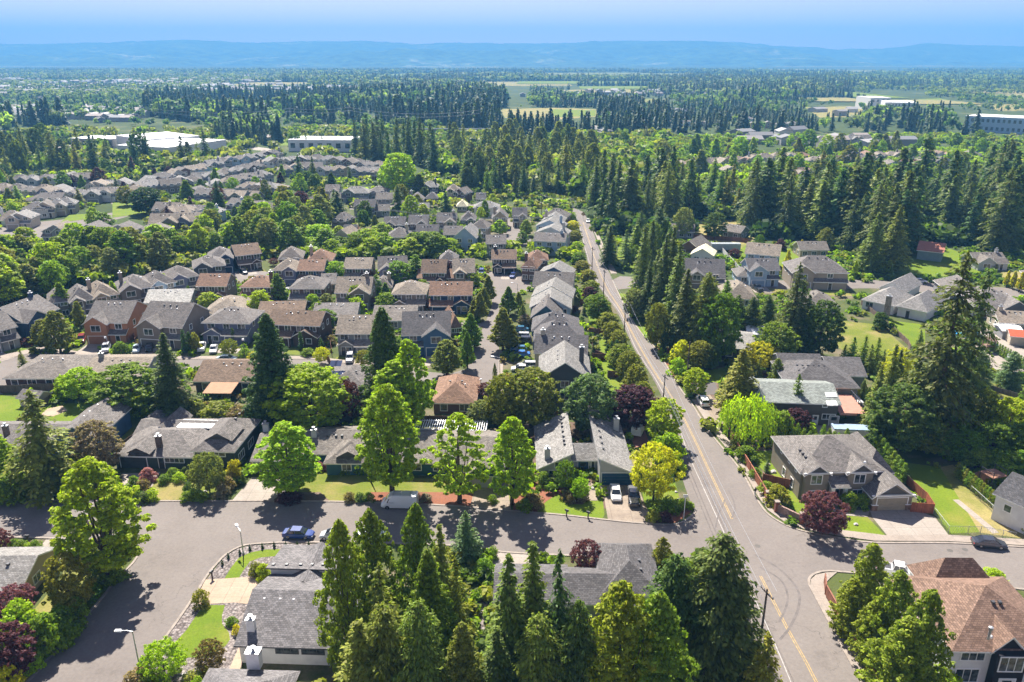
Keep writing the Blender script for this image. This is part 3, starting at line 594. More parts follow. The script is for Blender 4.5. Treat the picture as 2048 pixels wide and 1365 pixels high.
conifer('mid_fir', 22, 9, 551, step=.85, nb=9, sp=.6, leaf=.6, droop=.35, gap=.16, var=6, ragged=.5, power=.7)
def redwood(key, h, w, n, seed, shape='pyramid', leaf=.26, nl=190, lr=.11, var=2):
    """dense soft cone built from upswept foliage tufts"""
    PROTO[key] = []
    for v in range(var):
        lb = crown_lobes(h, w, .3, shape, nl, lr, seed+v)
        lb = [(c, (q[0]*.75, q[1]*.75, q[2]*1.25)) for c, q in lb]
        lb += [((0, 0, h*t), (w*.28*(1-t)+.2,)*2+(h*.06,)) for t in np.linspace(.08, .96, 14)]
        C, Nn, S = blobs(lb, n, leaf, seed+v, .7, .45, .25)
        r = np.random.default_rng(seed); T = np.stack([C[:, 0]*.25, C[:, 1]*.25, np.ones(n)*1.2], 1)+r.normal(size=(n, 3))*.5
        PROTO[key].append((leaf_mesh('crown', C, Nn, S, 'needles', .5, T, seed+v), trunk_mesh('trunk', h, w, h*.2, lb, seed+v, .018), h, w))
redwood('redwood', 20, 8, 26000, 601, leaf=.19, nl=560, lr=.06, var=3); redwood('cypress', 14, 6, 16000, 641, 'oval', .18, 380, .065)
redwood('arborvitae', 4.2, 1.25, 1500, 661, 'column', .11, 40, .26, 3)
TREES = []; INFO = {}
VCOUNT = {}
NAMES = dict(maple='maple_tree', maple_open='maple_tree', round='shade_tree', pyramid='street_tree', spread='ornamental_tree', mid_round='broadleaf_tree', mid_oval='broadleaf_tree', mid_pyramid='street_tree', column='columnar_tree', bush='shrub', big_bush='shrub', willow='weeping_willow', fir='fir_tree', fir_open='fir_tree', spruce_wide='spruce_tree', deodar='cedar_tree', young_fir='young_fir_tree', mid_fir='fir_tree', redwood='redwood_tree', cypress='cypress_tree', arborvitae='arborvitae')
CATS = dict(shrub='shrub', arborvitae='arborvitae', columnar_tree='columnar tree')
# leaf colours (reflectance)
GR = dict(gleam=(.19, .26, .025), mid=(.19, .3, .022), lime=(.27, .43, .02), bright=(.27, .4, .018), green=(.15, .25, .025), olive=(.2, .235, .04), grey=(.2, .25, .1), dark=(.085, .145, .035), deep=(.04, .085, .03), blue=(.13, .21, .11), gold=(.5, .47, .015), red=(.22, .065, .075), plum=(.12, .035, .05), pink=(.6, .22, .27), rust=(.35, .21, .08), fir=(.1, .145, .042), firl=(.165, .225, .048), brown=(.28, .22, .15), firb=(.075, .145, .05), hedge=(.15, .25, .03), white=(.45, .45, .35))
GR = {k: (v[0]*1.16, v[1]*1.04, v[2]*.74) for k, v in GR.items()}
GR.update(gold=(.5, .46, .02), red=(.17, .062, .08), pink=(.42, .2, .25), rust=(.24, .18, .08), plum=(.1, .035, .048), brown=(.24, .2, .14))
CW = dict(gleam='olive green', mid='fresh green', lime='lime green', bright='bright green', green='green', olive='olive green', grey='grey green', dark='dark green', deep='very dark green', blue='blue green', gold='golden yellow', red='red leaved', plum='dark purple', pink='pink flowering', rust='reddish brown', fir='dark green', firl='mid green', brown='bare greyish brown', firb='deep green', hedge='green', white='white flowering')
def tree(kind, x, y, top, w, col='green', label=None, group=None, name=None, cat=None, h=None, jit=.12):
    """a tree standing at photo pixel (x, y), top at row TOP, crown W pixels wide"""
    loc = G(x, y); H = h if h else HGT(x, y, top); wm = WM(x, y, w)
    ps = PROTO[kind]; i = VCOUNT[kind] = VCOUNT.get(kind, 0)+1; cm, tm, h0, w0 = ps[i % len(ps)]
    nm = name or NAMES[kind]; rz = random.uniform(0, 6.28)
    o = thing(nm, label, cat or CATS.get(nm, 'tree'), loc, rz, group)
    s = (wm/w0, wm/w0, H/h0)
    c = GR[col]; k = 1+random.uniform(-jit, jit); q = random.uniform(-.05, .05)
    cr = link('crown', cm, o, (c[0]*k*(1+q), c[1]*k, c[2]*k*(1-q))); cr.scale = s
    if y > 380 or kind in ('fir_open',): tk = link('trunk', tm, o); tk.scale = (max(s[0], s[2]*.7),)*2+(s[2],)
    INFO[o.name] = (CW[col], nm.replace('_', ' '), H, wm, x, y)
    TREES.append(o); return o
# ---------------------------------------------------------------- far woods: one mass of trees beyond the ones built one by one
def inpoly(px, py, poly):
    p = np.array(poly, float); x0, y0 = p[:, 0], p[:, 1]; x1, y1 = np.roll(x0, -1), np.roll(y0, -1); r = np.zeros(len(px), bool)
    for a, b_, c, d in zip(x0, y0, x1, y1):
        cr = ((b_ > py) != (d > py)); t = (c-a)*(py-b_)/((d-b_) if d != b_ else 1e-9)+a; r ^= cr & (px < t)
    return r
def proj_np(X, Y, Z=0):
    zc = Y*CP+(HC-Z)*SP; uc = Y*SP-(HC-Z)*CP; return 1024+F_PX*X/zc, 682.5-F_PX*uc/zc
def arche_fir(seed, k):
    r = np.random.default_rng(seed); V, Fc = [], []
    for i in range(k):
        t = (i+r.random())/k; z = .04+.93*t; R_ = .5*(1-t)**.85*r.uniform(.55, 1.0)+.02; a = r.uniform(0, 6.283)
        w = .10+.10*(1-t); c = np.array([R_*.75*math.cos(a), R_*.75*math.sin(a), z]); o = np.array([math.cos(a), math.sin(a), 0])*w*1.5; s = np.array([-math.sin(a), math.cos(a), 0])*w*1.1
        j = len(V); V += [c-o+[0, 0, .05], c-s+[0, 0, .0], c+o+[0, 0, -.05], c+s+[0, 0, 0.0]]; Fc += [(j, j+1, j+2), (j, j+2, j+3)]
    j = len(V); n = 6
    V += [np.array([.30*math.cos(q*6.283/n), .30*math.sin(q*6.283/n), .02]) for q in range(n)]+[np.array([0, 0, 1.0])]; Fc += [(j+q, j+(q+1) % n, j+n) for q in range(n)]
    return np.array(V), np.array(Fc)
def arche_leafy(seed, k):
    r = np.random.default_rng(seed); V, Fc = [], []
    lb = [(np.array([r.uniform(-.26, .26), r.uniform(-.26, .26), r.uniform(.35, .8)]), r.uniform(.18, .26)) for _ in range(9)]
    for i in range(k):
        c0, q = lb[i % 9]; d = r.normal(size=3); d /= np.linalg.norm(d); d[2] = abs(d[2])*1.0 if r.random() < .75 else d[2]; c = c0+d*q*r.uniform(.75, 1.05)*[1, 1, .8]
        nn = d+r.normal(size=3)*.45; nn /= np.linalg.norm(nn); t = np.cross(nn, r.normal(size=3)); t /= np.linalg.norm(t); b_ = np.cross(nn, t); w = .115*r.uniform(.7, 1.3)*(60/k)**.4
        j = len(V); V += [c-t*w, c-b_*w, c+t*w, c+b_*w]; Fc += [(j, j+1, j+2), (j, j+2, j+3)]
    for a, q in lb[:5]:
        j = len(V); V += [a+np.array(e)*q*.72 for e in ((1, 0, 0), (-1, 0, 0), (0, 1, 0), (0, -1, 0), (0, 0, 1), (0, 0, -1))]
        Fc += [(j+x, j+y, j+z) for x in (0, 1) for y in (2, 3) for z in (4, 5)]
    return np.array(V), np.array(Fc)
def mass(name, arch, X, Y, H, Wd, colr, seed, label, mat):
    """all the trees of a far wood as one mesh"""
    r = np.random.default_rng(seed); which = r.integers(0, len(arch), len(X)); Vs, Fs, Cs = [], [], []; off = 0
    for a, (V, Fc) in enumerate(arch):
        m = np.where(which == a)[0]
        if not len(m): continue
        th = r.uniform(0, 6.283, len(m)); c, s = np.cos(th), np.sin(th); x, y, z = V[:, 0], V[:, 1], V[:, 2]
        P_ = np.stack([X[m, None]+(c[:, None]*x-s[:, None]*y)*Wd[m, None], Y[m, None]+(s[:, None]*x+c[:, None]*y)*Wd[m, None], z[None]*H[m, None]], -1)
        nv = len(V); Vs.append(P_.reshape(-1, 3)); Fs.append((Fc[None]+(np.arange(len(m))*nv)[:, None, None]+off).reshape(-1, 3)); off += nv*len(m)
        tone = np.repeat(r.uniform(.75, 1.25, (len(m), nv//2+1)), 2, axis=1)[:, :nv, None]*colr[m][:, None, :]
        Cs.append(tone.reshape(-1, 3))
    V = np.concatenate(Vs).astype(np.float32); Fc = np.concatenate(Fs).astype(np.int32); Cc = np.concatenate(Cs)
    me = bpy.data.meshes.new(name); me.vertices.add(len(V)); me.vertices.foreach_set('co', V.ravel()); me.loops.add(Fc.size); me.loops.foreach_set('vertex_index', Fc.ravel())
    me.polygons.add(len(Fc)); me.polygons.foreach_set('loop_start', np.arange(len(Fc), dtype=np.int32)*3); me.update(calc_edges=True)
    at = me.color_attributes.new('leaf_tone', 'FLOAT_COLOR', 'POINT'); at.data.foreach_set('color', np.concatenate([Cc, np.ones((len(Cc), 1))], 1).astype(np.float32).ravel())
    me.materials.append(MATS[mat]); o = link(name, me); o.color = (1, 1, 1, 1); o['kind'] = 'stuff'; o['label'] = label; return o
# how thickly each part of the distance is wooded, in photo pixels: outline, trees per 1000 m2, share of firs, height
ZONES = [
 ([(-2000, 142), (4000, 142), (4000, 152), (-2000, 152)], 4.5, .75, 19), ([(-2000, 150), (560, 148), (560, 200), (-2000, 205)], 5, .42, 14),
 ([(560, 146), (1720, 146), (1720, 178), (1000, 176), (900, 200), (560, 190)], 9, .72, 21), ([(1700, 146), (4000, 146), (4000, 176), (1850, 174), (1700, 182)], 7, .6, 18),
 ([(1060, 177), (1290, 176), (1300, 190), (1060, 190)], 3, .5, 12), ([(1290, 172), (1720, 178), (1700, 205), (1480, 212), (1300, 195)], 8.5, .8, 22),
 ([(1060, 190), (1480, 190), (1480, 216), (1060, 216)], 6, .5, 17), ([(1000, 214), (1195, 218), (1195, 236), (1000, 240)], .3, .2, 9), ([(1188, 214), (1285, 214), (1290, 240), (1185, 240)], 13, .97, 20),
 ([(1285, 212), (1700, 205), (1740, 232), (1300, 236)], 4.5, .45, 14), ([(1700, 180), (1850, 174), (4000, 190), (4000, 232), (1740, 232)], 3, .3, 11),
 ([(1300, 233), (4000, 230), (4000, 272), (1860, 270), (1300, 268)], 9, .85, 21),
 ([(-2000, 203), (300, 200), (290, 240), (-2000, 250)], 4.5, .22, 11), ([(290, 200), (760, 198), (760, 246), (420, 252), (290, 232)], 10, .9, 23),
 ([(760, 190), (1010, 188), (1010, 262), (760, 256)], 9.5, .85, 25), ([(1000, 236), (1300, 238), (1300, 276), (1000, 274)], 8, .75, 21),
 ([(-1000, 246), (130, 244), (130, 290), (-1000, 300)], 9, .9, 24), ([(130, 246), (420, 250), (420, 276), (130, 276)], 1.2, .3, 11), ([(420, 248), (560, 250), (560, 292), (420, 292)], 9, .65, 18),
 ([(560, 246), (900, 252), (900, 274), (560, 274)], 3.5, .3, 12)]
BARE = [[(225, 255), (300, 255), (430, 262), (440, 320), (220, 325), (120, 310), (135, 268)], [(560, 264), (710, 266), (710, 322), (560, 322)], [(1000, 216), (1195, 217), (1195, 264), (1000, 264)],
        [(1738, 180), (1850, 184), (1850, 240), (1738, 240)], [(1900, 226), (2070, 224), (2070, 272), (1900, 268)], [(1836, 196), (1912, 196), (1920, 226), (1836, 226)], [(1610, 213), (1720, 213), (1720, 240), (1610, 240)], [(860, 298), (900, 298), (900, 325), (860, 325)], [(870, 268), (960, 268), (960, 296), (870, 296)], [(880, 270), (960, 270), (960, 276), (880, 276)], [(870, 176), (900, 176), (900, 186), (870, 186)], [(1140, 179), (1280, 179), (1280, 187), (1120, 187)], [(250, 126), (900, 126), (900, 129), (250, 129)]]
r = np.random.default_rng(99)
HOMEZ = [[(-200, 165), (470, 160), (470, 200), (-200, 205)], [(0, 203), (290, 200), (290, 243), (0, 246)], [(560, 175), (720, 175), (720, 190), (560, 190)], [(1340, 226), (1720, 222), (1740, 262), (1340, 262)], [(1040, 186), (1320, 184), (1320, 196), (1040, 198)], [(420, 208), (560, 206), (560, 222), (420, 222)]]
FIELDS = []
for i in range(30):
    px_, py_ = r.uniform(-50, 2100), 140+70*r.random()**1.6; p_ = G(px_, py_); w_, h_ = r.uniform(50, 170)*(p_.y/1800), r.uniform(70, 160)*(p_.y/1800)
    if py_ > 170 and 560 < px_ < 1000: continue
    FIELDS.append((p_.x, p_.y, w_, h_)); q_ = [(p_.x-w_*r.uniform(.8, 1.1), p_.y-h_), (p_.x+w_*r.uniform(.8, 1.1), p_.y-h_*r.uniform(.8, 1.1)), (p_.x+w_, p_.y+h_), (p_.x-w_*r.uniform(.7, 1.1), p_.y+h_*r.uniform(.8, 1.1))]
    flat('field', q_, .3+.05*i, ('grass_dry', 'grass_yard', 'grass_dry', 'grass_bright')[i % 4], px=False)
fx, fy, fh, fw, fc = [], [], [], [], []; lx, ly, lh, lw, lc = [], [], [], [], []
conC = np.array([(.065, .1, .035), (.045, .078, .035), (.1, .14, .045)]); decC = np.array([(.13, .2, .045), (.18, .25, .06), (.19, .23, .1), (.09, .15, .04), (.27, .34, .08)])
for y0, y1, step in ((520, 1500, 8.5), (1500, 3000, 13), (3000, 6800, 24)):
    gx = np.arange(-.74*y1, .74*y1, step); gy = np.arange(y0, y1, step); X, Y = np.meshgrid(gx, gy); X = (X+r.uniform(-.5, .5, X.shape)*step).ravel(); Y = (Y+r.uniform(-.5, .5, Y.shape)*step).ravel()
    m = np.abs(X) < .72*Y+60; X, Y = X[m], Y[m]; px, py = proj_np(X, Y)
    den = np.zeros(len(X)); shr = np.zeros(len(X)); hh = np.full(len(X), 15.0)
    for poly, d, s, h in ZONES:
        q = inpoly(px, py, poly); den[q] = d; shr[q] = s; hh[q] = h
    for poly in BARE: den[inpoly(px, py, poly)] = 0
    for a_, b_, w_, h_ in FIELDS: den[(np.abs(X-a_) < w_*1.05) & (Y < b_+h_) & (Y > b_-h_*1.9)] = 0
    for poly in HOMEZ: q = inpoly(px, py, poly); den[q] *= .85; hh[q] = 12
    n1 = vnoise(X+40000, Y, 260, 5); n2 = vnoise(X+40000, Y, 90, 6)
    k = step*step/1000; keep = r.random(len(X)) < np.clip(den*k*np.clip(2.3*n1-.25, .05, 2)*(.5+1.0*n2), 0, 1)
    X, Y, shr, hh, n1 = X[keep], Y[keep], shr[keep], hh[keep], n1[keep]; isf = r.random(len(X)) < np.clip(shr+(vnoise(X+40000, Y, 170, 8)-.5)*.9, 0, 1)
    big = 1+(step-8.5)*.035
    for sel, ax, ay, ah, aw, ac, cc, wf in ((isf, fx, fy, fh, fw, fc, conC, .46), (~isf, lx, ly, lh, lw, lc, decC, .95)):
        n = int(sel.sum()); H = hh[sel]*r.uniform(.6, 1.25, n)*(1 if wf < .5 else .8)*(1 if wf > .5 else r.uniform(.7, 1.1, n)); ax.append(X[sel]); ay.append(Y[sel]); ah.append(H); aw.append(H*wf*r.uniform(.8, 1.25, n)*big); ac.append(cc[r.integers(0, len(cc), n)]*r.uniform(.8, 1.2, (n, 1)))
cat = lambda a: np.concatenate(a)
near = lambda ys, t: (cat(ys) < t)
m1 = cat(fy) < 1500; mass('far_woods', [arche_fir(i, 70) for i in range(5)], cat(fx)[m1], cat(fy)[m1], cat(fh)[m1], cat(fw)[m1], cat(fc)[m1], 1, 'dark mass of fir woods in the middle distance', 'needles')
mass('far_woods', [arche_fir(i, 26) for i in range(5)], cat(fx)[~m1], cat(fy)[~m1], cat(fh)[~m1], cat(fw)[~m1], cat(fc)[~m1], 2, 'blue hazed fir woods stretching to the valley', 'needles')
m1 = cat(ly) < 1500; mass('far_woods', [arche_leafy(i, 90) for i in range(5)], cat(lx)[m1], cat(ly)[m1], cat(lh)[m1], cat(lw)[m1], cat(lc)[m1], 3, 'light green broadleaf trees among the distant homes', 'leaves')
mass('far_woods', [arche_leafy(i, 36) for i in range(5)], cat(lx)[~m1], cat(ly)[~m1], cat(lh)[~m1], cat(lw)[~m1], cat(lc)[~m1], 4, 'pale broadleaf trees scattered over the far valley floor', 'leaves')
print('FAR', len(cat(fx)), len(cat(lx)))

# homes too far to tell apart
def homes(areas, seed):
    r = np.random.default_rng(seed); V, Fc, Cl = [], [], []; off = 0
    for poly, step, keep in areas:
        wp = [G(*p) for p in poly]; X, Y = np.meshgrid(np.arange(min(p.x for p in wp), max(p.x for p in wp), step), np.arange(min(p.y for p in wp), max(p.y for p in wp), step*1.3)); X = (X+r.uniform(-.3, .3, X.shape)*step).ravel(); Y = (Y+r.uniform(-.3, .3, Y.shape)*step).ravel(); px, py = proj_np(X, Y)
        k = inpoly(px, py, poly) & (r.random(len(X)) < keep*.6) & (vnoise(X+30000, Y, 220, 15) > .35)
        for x, y in zip(X[k], Y[k]):
            w, d, h, rs = r.uniform(6, 12), r.uniform(5, 8), r.uniform(3.5, 6.5), r.uniform(1.8, 3); a = r.choice((0, math.pi/2, .5)); c, s = math.cos(a), math.sin(a)
            P0 = [(-w, -d, 0), (w, -d, 0), (w, d, 0), (-w, d, 0), (-w, -d, h), (w, -d, h), (w, d, h), (-w, d, h), (-w, -d-.4, h), (w, -d-.4, h), (w, d+.4, h), (-w, d+.4, h), (-w, 0, h+rs), (w, 0, h+rs)]
            V += [(x+p[0]*c-p[1]*s, y+p[0]*s+p[1]*c, p[2]) for p in P0]; Fc += [tuple(q+off for q in f) for f in ((0, 1, 5, 4), (1, 2, 6, 5), (2, 3, 7, 6), (3, 0, 4, 7), (8, 9, 13, 12), (10, 11, 12, 13), (4, 7, 12, 12)[:3], (5, 6, 13))]; off += 14
            wc = np.array((.5, .47, .42))*r.uniform(.4, 1.1); rc = np.array([(.2, .185, .18), (.24, .2, .18), (.15, .15, .155), (.3, .29, .28)][r.integers(4)]); Cl += [tuple(wc)]*8+[tuple(rc)]*6
    me = bpy.data.meshes.new('distant_suburb'); me.from_pydata(V, [], Fc); at = me.color_attributes.new('paint', 'FLOAT_COLOR', 'POINT'); at.data.foreach_set('color', np.concatenate([np.array(Cl), np.ones((len(Cl), 1))], 1).astype(np.float32).ravel())
    m, nt, b = newmat('home_paint'); a = N(nt, 'ShaderNodeAttribute', attribute_name='paint'); L(nt, a.outputs['Color'], b.inputs['Base Color']); b.inputs['Roughness'].default_value = .8; me.materials.append(m)
    o = link('distant_suburb', me); o['kind'] = 'stuff'; o['label'] = 'pale roofs of the far suburb scattered among its trees'; print('HOMES', off//14)
homes([([(-200, 150), (560, 148), (560, 200), (-200, 205)], 24, .5), ([(0, 203), (290, 200), (290, 243), (0, 246)], 17, .8), ([(560, 175), (720, 175), (720, 190), (560, 190)], 22, .7), ([(1340, 226), (1720, 222), (1740, 262), (1340, 262)], 19, .6), ([(1480, 270), (1800, 270), (1800, 300), (1480, 300)], 18, .7), ([(1040, 186), (1320, 184), (1320, 196), (1040, 198)], 30, .5), ([(420, 208), (560, 206), (560, 222), (420, 222)], 20, .7), ([(1300, 176), (1480, 176), (1480, 190), (1300, 190)], 30, .5), ([(440, 262), (560, 262), (560, 296), (450, 296)], 20, .4)], 77)
# ---------------------------------------------------------------- houses
OV = 0.45
RC = dict(grey=(.15, .14, .138), slate=(.112, .108, .115), dark=(.07, .07, .078), pale=(.2, .197, .195), tan=(.225, .195, .165), brown=(.155, .112, .085), rust=(.205, .13, .095), light=(.215, .21, .21), white=(.38, .38, .37), green=(.2, .215, .2), cream=(.62, .58, .42), taupe=(.165, .15, .14))
RC = {k: (v[0]*1.18, v[1]*1.15, v[2]*1.06) for k, v in RC.items()}
RW = dict(grey='grey', slate='slate grey', dark='dark grey', pale='pale grey', tan='tan', brown='brown', rust='reddish brown', light='light grey', white='white', green='greenish grey', cream='cream', taupe='taupe')
WC = dict(white=(.66, .65, .63), grey=(.27, .27, .27), lgrey=(.42, .42, .41), dgrey=(.085, .09, .1), navy=(.035, .06, .115), blue=(.075, .14, .25), lblue=(.3, .4, .5), teal=(.05, .12, .16), green=(.055, .075, .062), sage=(.17, .2, .17), tan=(.36, .3, .22), beige=(.46, .4, .31), brown=(.14, .085, .065), dbrown=(.09, .06, .05), taupe=(.2, .17, .14), orange=(.42, .2, .11), yellow=(.6, .55, .33), peri=(.16, .17, .25), stone=(.33, .28, .22), black=(.035, .035, .04), char=(.05, .055, .055))
WW = dict(white='white', grey='grey', lgrey='light grey', dgrey='charcoal', navy='navy', blue='blue', lblue='light blue', teal='teal', green='dark green', sage='sage', tan='tan', beige='beige', brown='brown', dbrown='dark brown', taupe='taupe', orange='terracotta', yellow='pale yellow', peri='blue grey', stone='stone', black='black', char='charcoal')
def roof_polys(x0, x1, y0, y1, z, rise, kind):
    """top faces of a roof over the wall rectangle, eaves pushed out by OV; returns polys and gable triangles"""
    a, b_, c, d = x0-OV, x1+OV, y0-OV, y1+OV; w, dp = b_-a, d-c
    if kind == 'gx':
        s = rise/((y1-y0)/2); e = z-s*OV; my = (y0+y1)/2; t = z+rise
        return [[(a, c, e), (b_, c, e), (b_, my, t), (a, my, t)], [(b_, d, e), (a, d, e), (a, my, t), (b_, my, t)]], [[(x0, y0, z), (x0, my, t), (x0, y1, z)], [(x1, y0, z), (x1, y1, z), (x1, my, t)]]
    if kind == 'gy':
        s = rise/((x1-x0)/2); e = z-s*OV; mx = (x0+x1)/2; t = z+rise
        return [[(a, d, e), (a, c, e), (mx, c, t), (mx, d, t)], [(b_, c, e), (b_, d, e), (mx, d, t), (mx, c, t)]], [[(x0, y0, z), (x1, y0, z), (mx, y0, t)], [(x1, y1, z), (x0, y1, z), (mx, y1, t)]]
    if kind == 'hip':
        m_ = min(w, dp)/2; s = rise/(m_-OV); e = z-s*OV; t = z+rise
        if w >= dp: p, q = (a+m_, (c+d)/2, t), (b_-m_, (c+d)/2, t)
        else: p, q = ((a+b_)/2, c+m_, t), ((a+b_)/2, d-m_, t)
        if w >= dp: return [[(a, c, e), (b_, c, e), q, p], [(b_, d, e), (a, d, e), p, q], [(a, d, e), (a, c, e), p], [(b_, c, e), (b_, d, e), q]], []
        return [[(a, c, e), (b_, c, e), p], [(b_, d, e), (a, d, e), q], [(a, d, e), (a, c, e), p, q], [(b_, c, e), (b_, d, e), q, p]], []
    if kind == 'sr':   # single slope falling to the right
        s = rise/(x1-x0); return [[(a, c, z+rise+s*OV), (b_, c, z-s*OV), (b_, d, z-s*OV), (a, d, z+rise+s*OV)]], [[(x0, y0, z), (x1, y0, z), (x0, y0, z+rise)], [(x1, y1, z), (x0, y1, z), (x0, y1, z+rise)], [(x0, y0, z), (x0, y0, z+rise), (x0, y1, z+rise), (x0, y1, z)]]
    if kind == 'sl':
        s = rise/(x1-x0); return [[(a, c, z-s*OV), (b_, c, z+rise+s*OV), (b_, d, z+rise+s*OV), (a, d, z-s*OV)]], [[(x0, y0, z), (x1, y0, z), (x1, y0, z+rise)], [(x1, y1, z), (x0, y1, z), (x1, y1, z+rise)], [(x1, y1, z), (x1, y1, z+rise), (x1, y0, z+rise), (x1, y0, z)]]
    if kind == 'sf':   # single slope falling towards the front
        s = rise/(y1-y0); return [[(a, c, z-s*OV), (b_, c, z-s*OV), (b_, d, z+rise+s*OV), (a, d, z+rise+s*OV)]], [[(x0, y0, z), (x0, y1, z+rise), (x0, y1, z)], [(x1, y0, z), (x1, y1, z), (x1, y1, z+rise)], [(x0, y1, z), (x0, y1, z+rise), (x1, y1, z+rise), (x1, y1, z)]]
    if kind == 'sb':   # single slope falling to the back
        s = rise/(y1-y0); return [[(a, c, z+s*OV), (b_, c, z+s*OV), (b_, d, z-rise-s*OV), (a, d, z-rise-s*OV)]], []
    return [[(a, c, z+.1), (b_, c, z+.1), (b_, d, z+.1), (a, d, z+.1)]], []
def add_roof(mb, x0, x1, y0, y1, z, rise, kind, mat='shingles', trim='white_trim'):
    ps, gs = roof_polys(x0, x1, y0, y1, z, rise, kind); th = .2; edges = {}
    for p in ps:
        mb.poly([(q[0], q[1], q[2]+.06) for q in p], mat)
        mb.poly([(q[0], q[1], q[2]-th+.06) for q in reversed(p)], trim)
        for i in range(len(p)):
            a, b_ = p[i], p[(i+1) % len(p)]; k = tuple(sorted((tuple(round(v, 3) for v in a), tuple(round(v, 3) for v in b_)))); edges[k] = edges.get(k, 0)+1
    for (a, b_), n in edges.items():
        if n == 1: mb.poly([(a[0], a[1], a[2]+.06), (b_[0], b_[1], b_[2]+.06), (b_[0], b_[1], b_[2]-th+.06), (a[0], a[1], a[2]-th+.06)], trim)
    return gs
CACHE = {}
def win_mesh(w, h, trim='white_trim', arch=False):
    k = ('w', round(w, 1), round(h, 1), trim)
    if k not in CACHE:
        mb = MB(); t = .13
        mb.box(-w/2-t, -w/2, -.07, .02, -h/2-t, h/2+t, trim); mb.box(w/2, w/2+t, -.07, .02, -h/2-t, h/2+t, trim)
        mb.box(-w/2, w/2, -.068, .02, h/2, h/2+t, trim); mb.box(-w/2, w/2, -.072, .02, -h/2-t, -h/2, trim)
        n = max(1, int(round(w/.95)))
        for i in range(1, n): mb.box(-w/2+w*i/n-.035, -w/2+w*i/n+.035, -.055, .02, -h/2, h/2, trim)
        f = mb.me('window'); g = MB(); g.poly([(-w/2, -.012, -h/2), (w/2, -.012, -h/2), (w/2, -.012, h/2), (-w/2, -.012, h/2)], 'glass_dark')
        both = MB(); both.v, both.f, both.m, both.mats = list(mb.v), list(mb.f), list(mb.m), list(mb.mats); both.poly(g.v, 'glass_dark')
        CACHE[k] = (f, g.me('pane', fix=False), both.me('window'))
    return CACHE[k]
def gar_mesh(w, h, trim='white_trim'):
    k = ('g', round(w, 1), round(h, 1), trim)
    if k not in CACHE:
        mb = MB(); t = .14
        mb.box(-w/2-t, -w/2, -.07, .02, 0, h+t, trim); mb.box(w/2, w/2+t, -.07, .02, 0, h+t, trim); mb.box(-w/2, w/2, -.068, .02, h, h+t, trim)
        for i in range(4):
            z0, z1 = h*i/4, h*(i+1)/4-.03; mb.box(-w/2, w/2, -.03, .02, z0, z1, 'painted')
            n = int(w/.9)
            for j in range(n):
                x0 = -w/2+w*(j+.12)/n; x1 = -w/2+w*(j+.88)/n; mb.box(x0, x1, -.045, -.03, z0+.1, z1-.08, 'painted', 'k')
        CACHE[k] = mb.me('garage_door')
    return CACHE[k]
def door_mesh(w=1.0, h=2.1, mat='painted'):
    k = ('d', round(w, 1), h, mat)
    if k not in CACHE:
        mb = MB(); t = .1; mb.box(-w/2-t, -w/2, -.07, .02, 0, h+t, 'white_trim'); mb.box(w/2, w/2+t, -.07, .02, 0, h+t, 'white_trim'); mb.box(-w/2, w/2, -.068, .02, h, h+t, 'white_trim')
        mb.box(-w/2, w/2, -.03, .02, 0, h, mat); mb.box(-w*.3, w*.3, -.045, -.03, h*.55, h*.9, 'glass_dark'); mb.box(w*.34, w*.4, -.09, -.03, h*.46, h*.5, 'chrome')
        CACHE[k] = mb.me('door')
    return CACHE[k]
HOUSES = []; GX = [None]; DRIVES = []
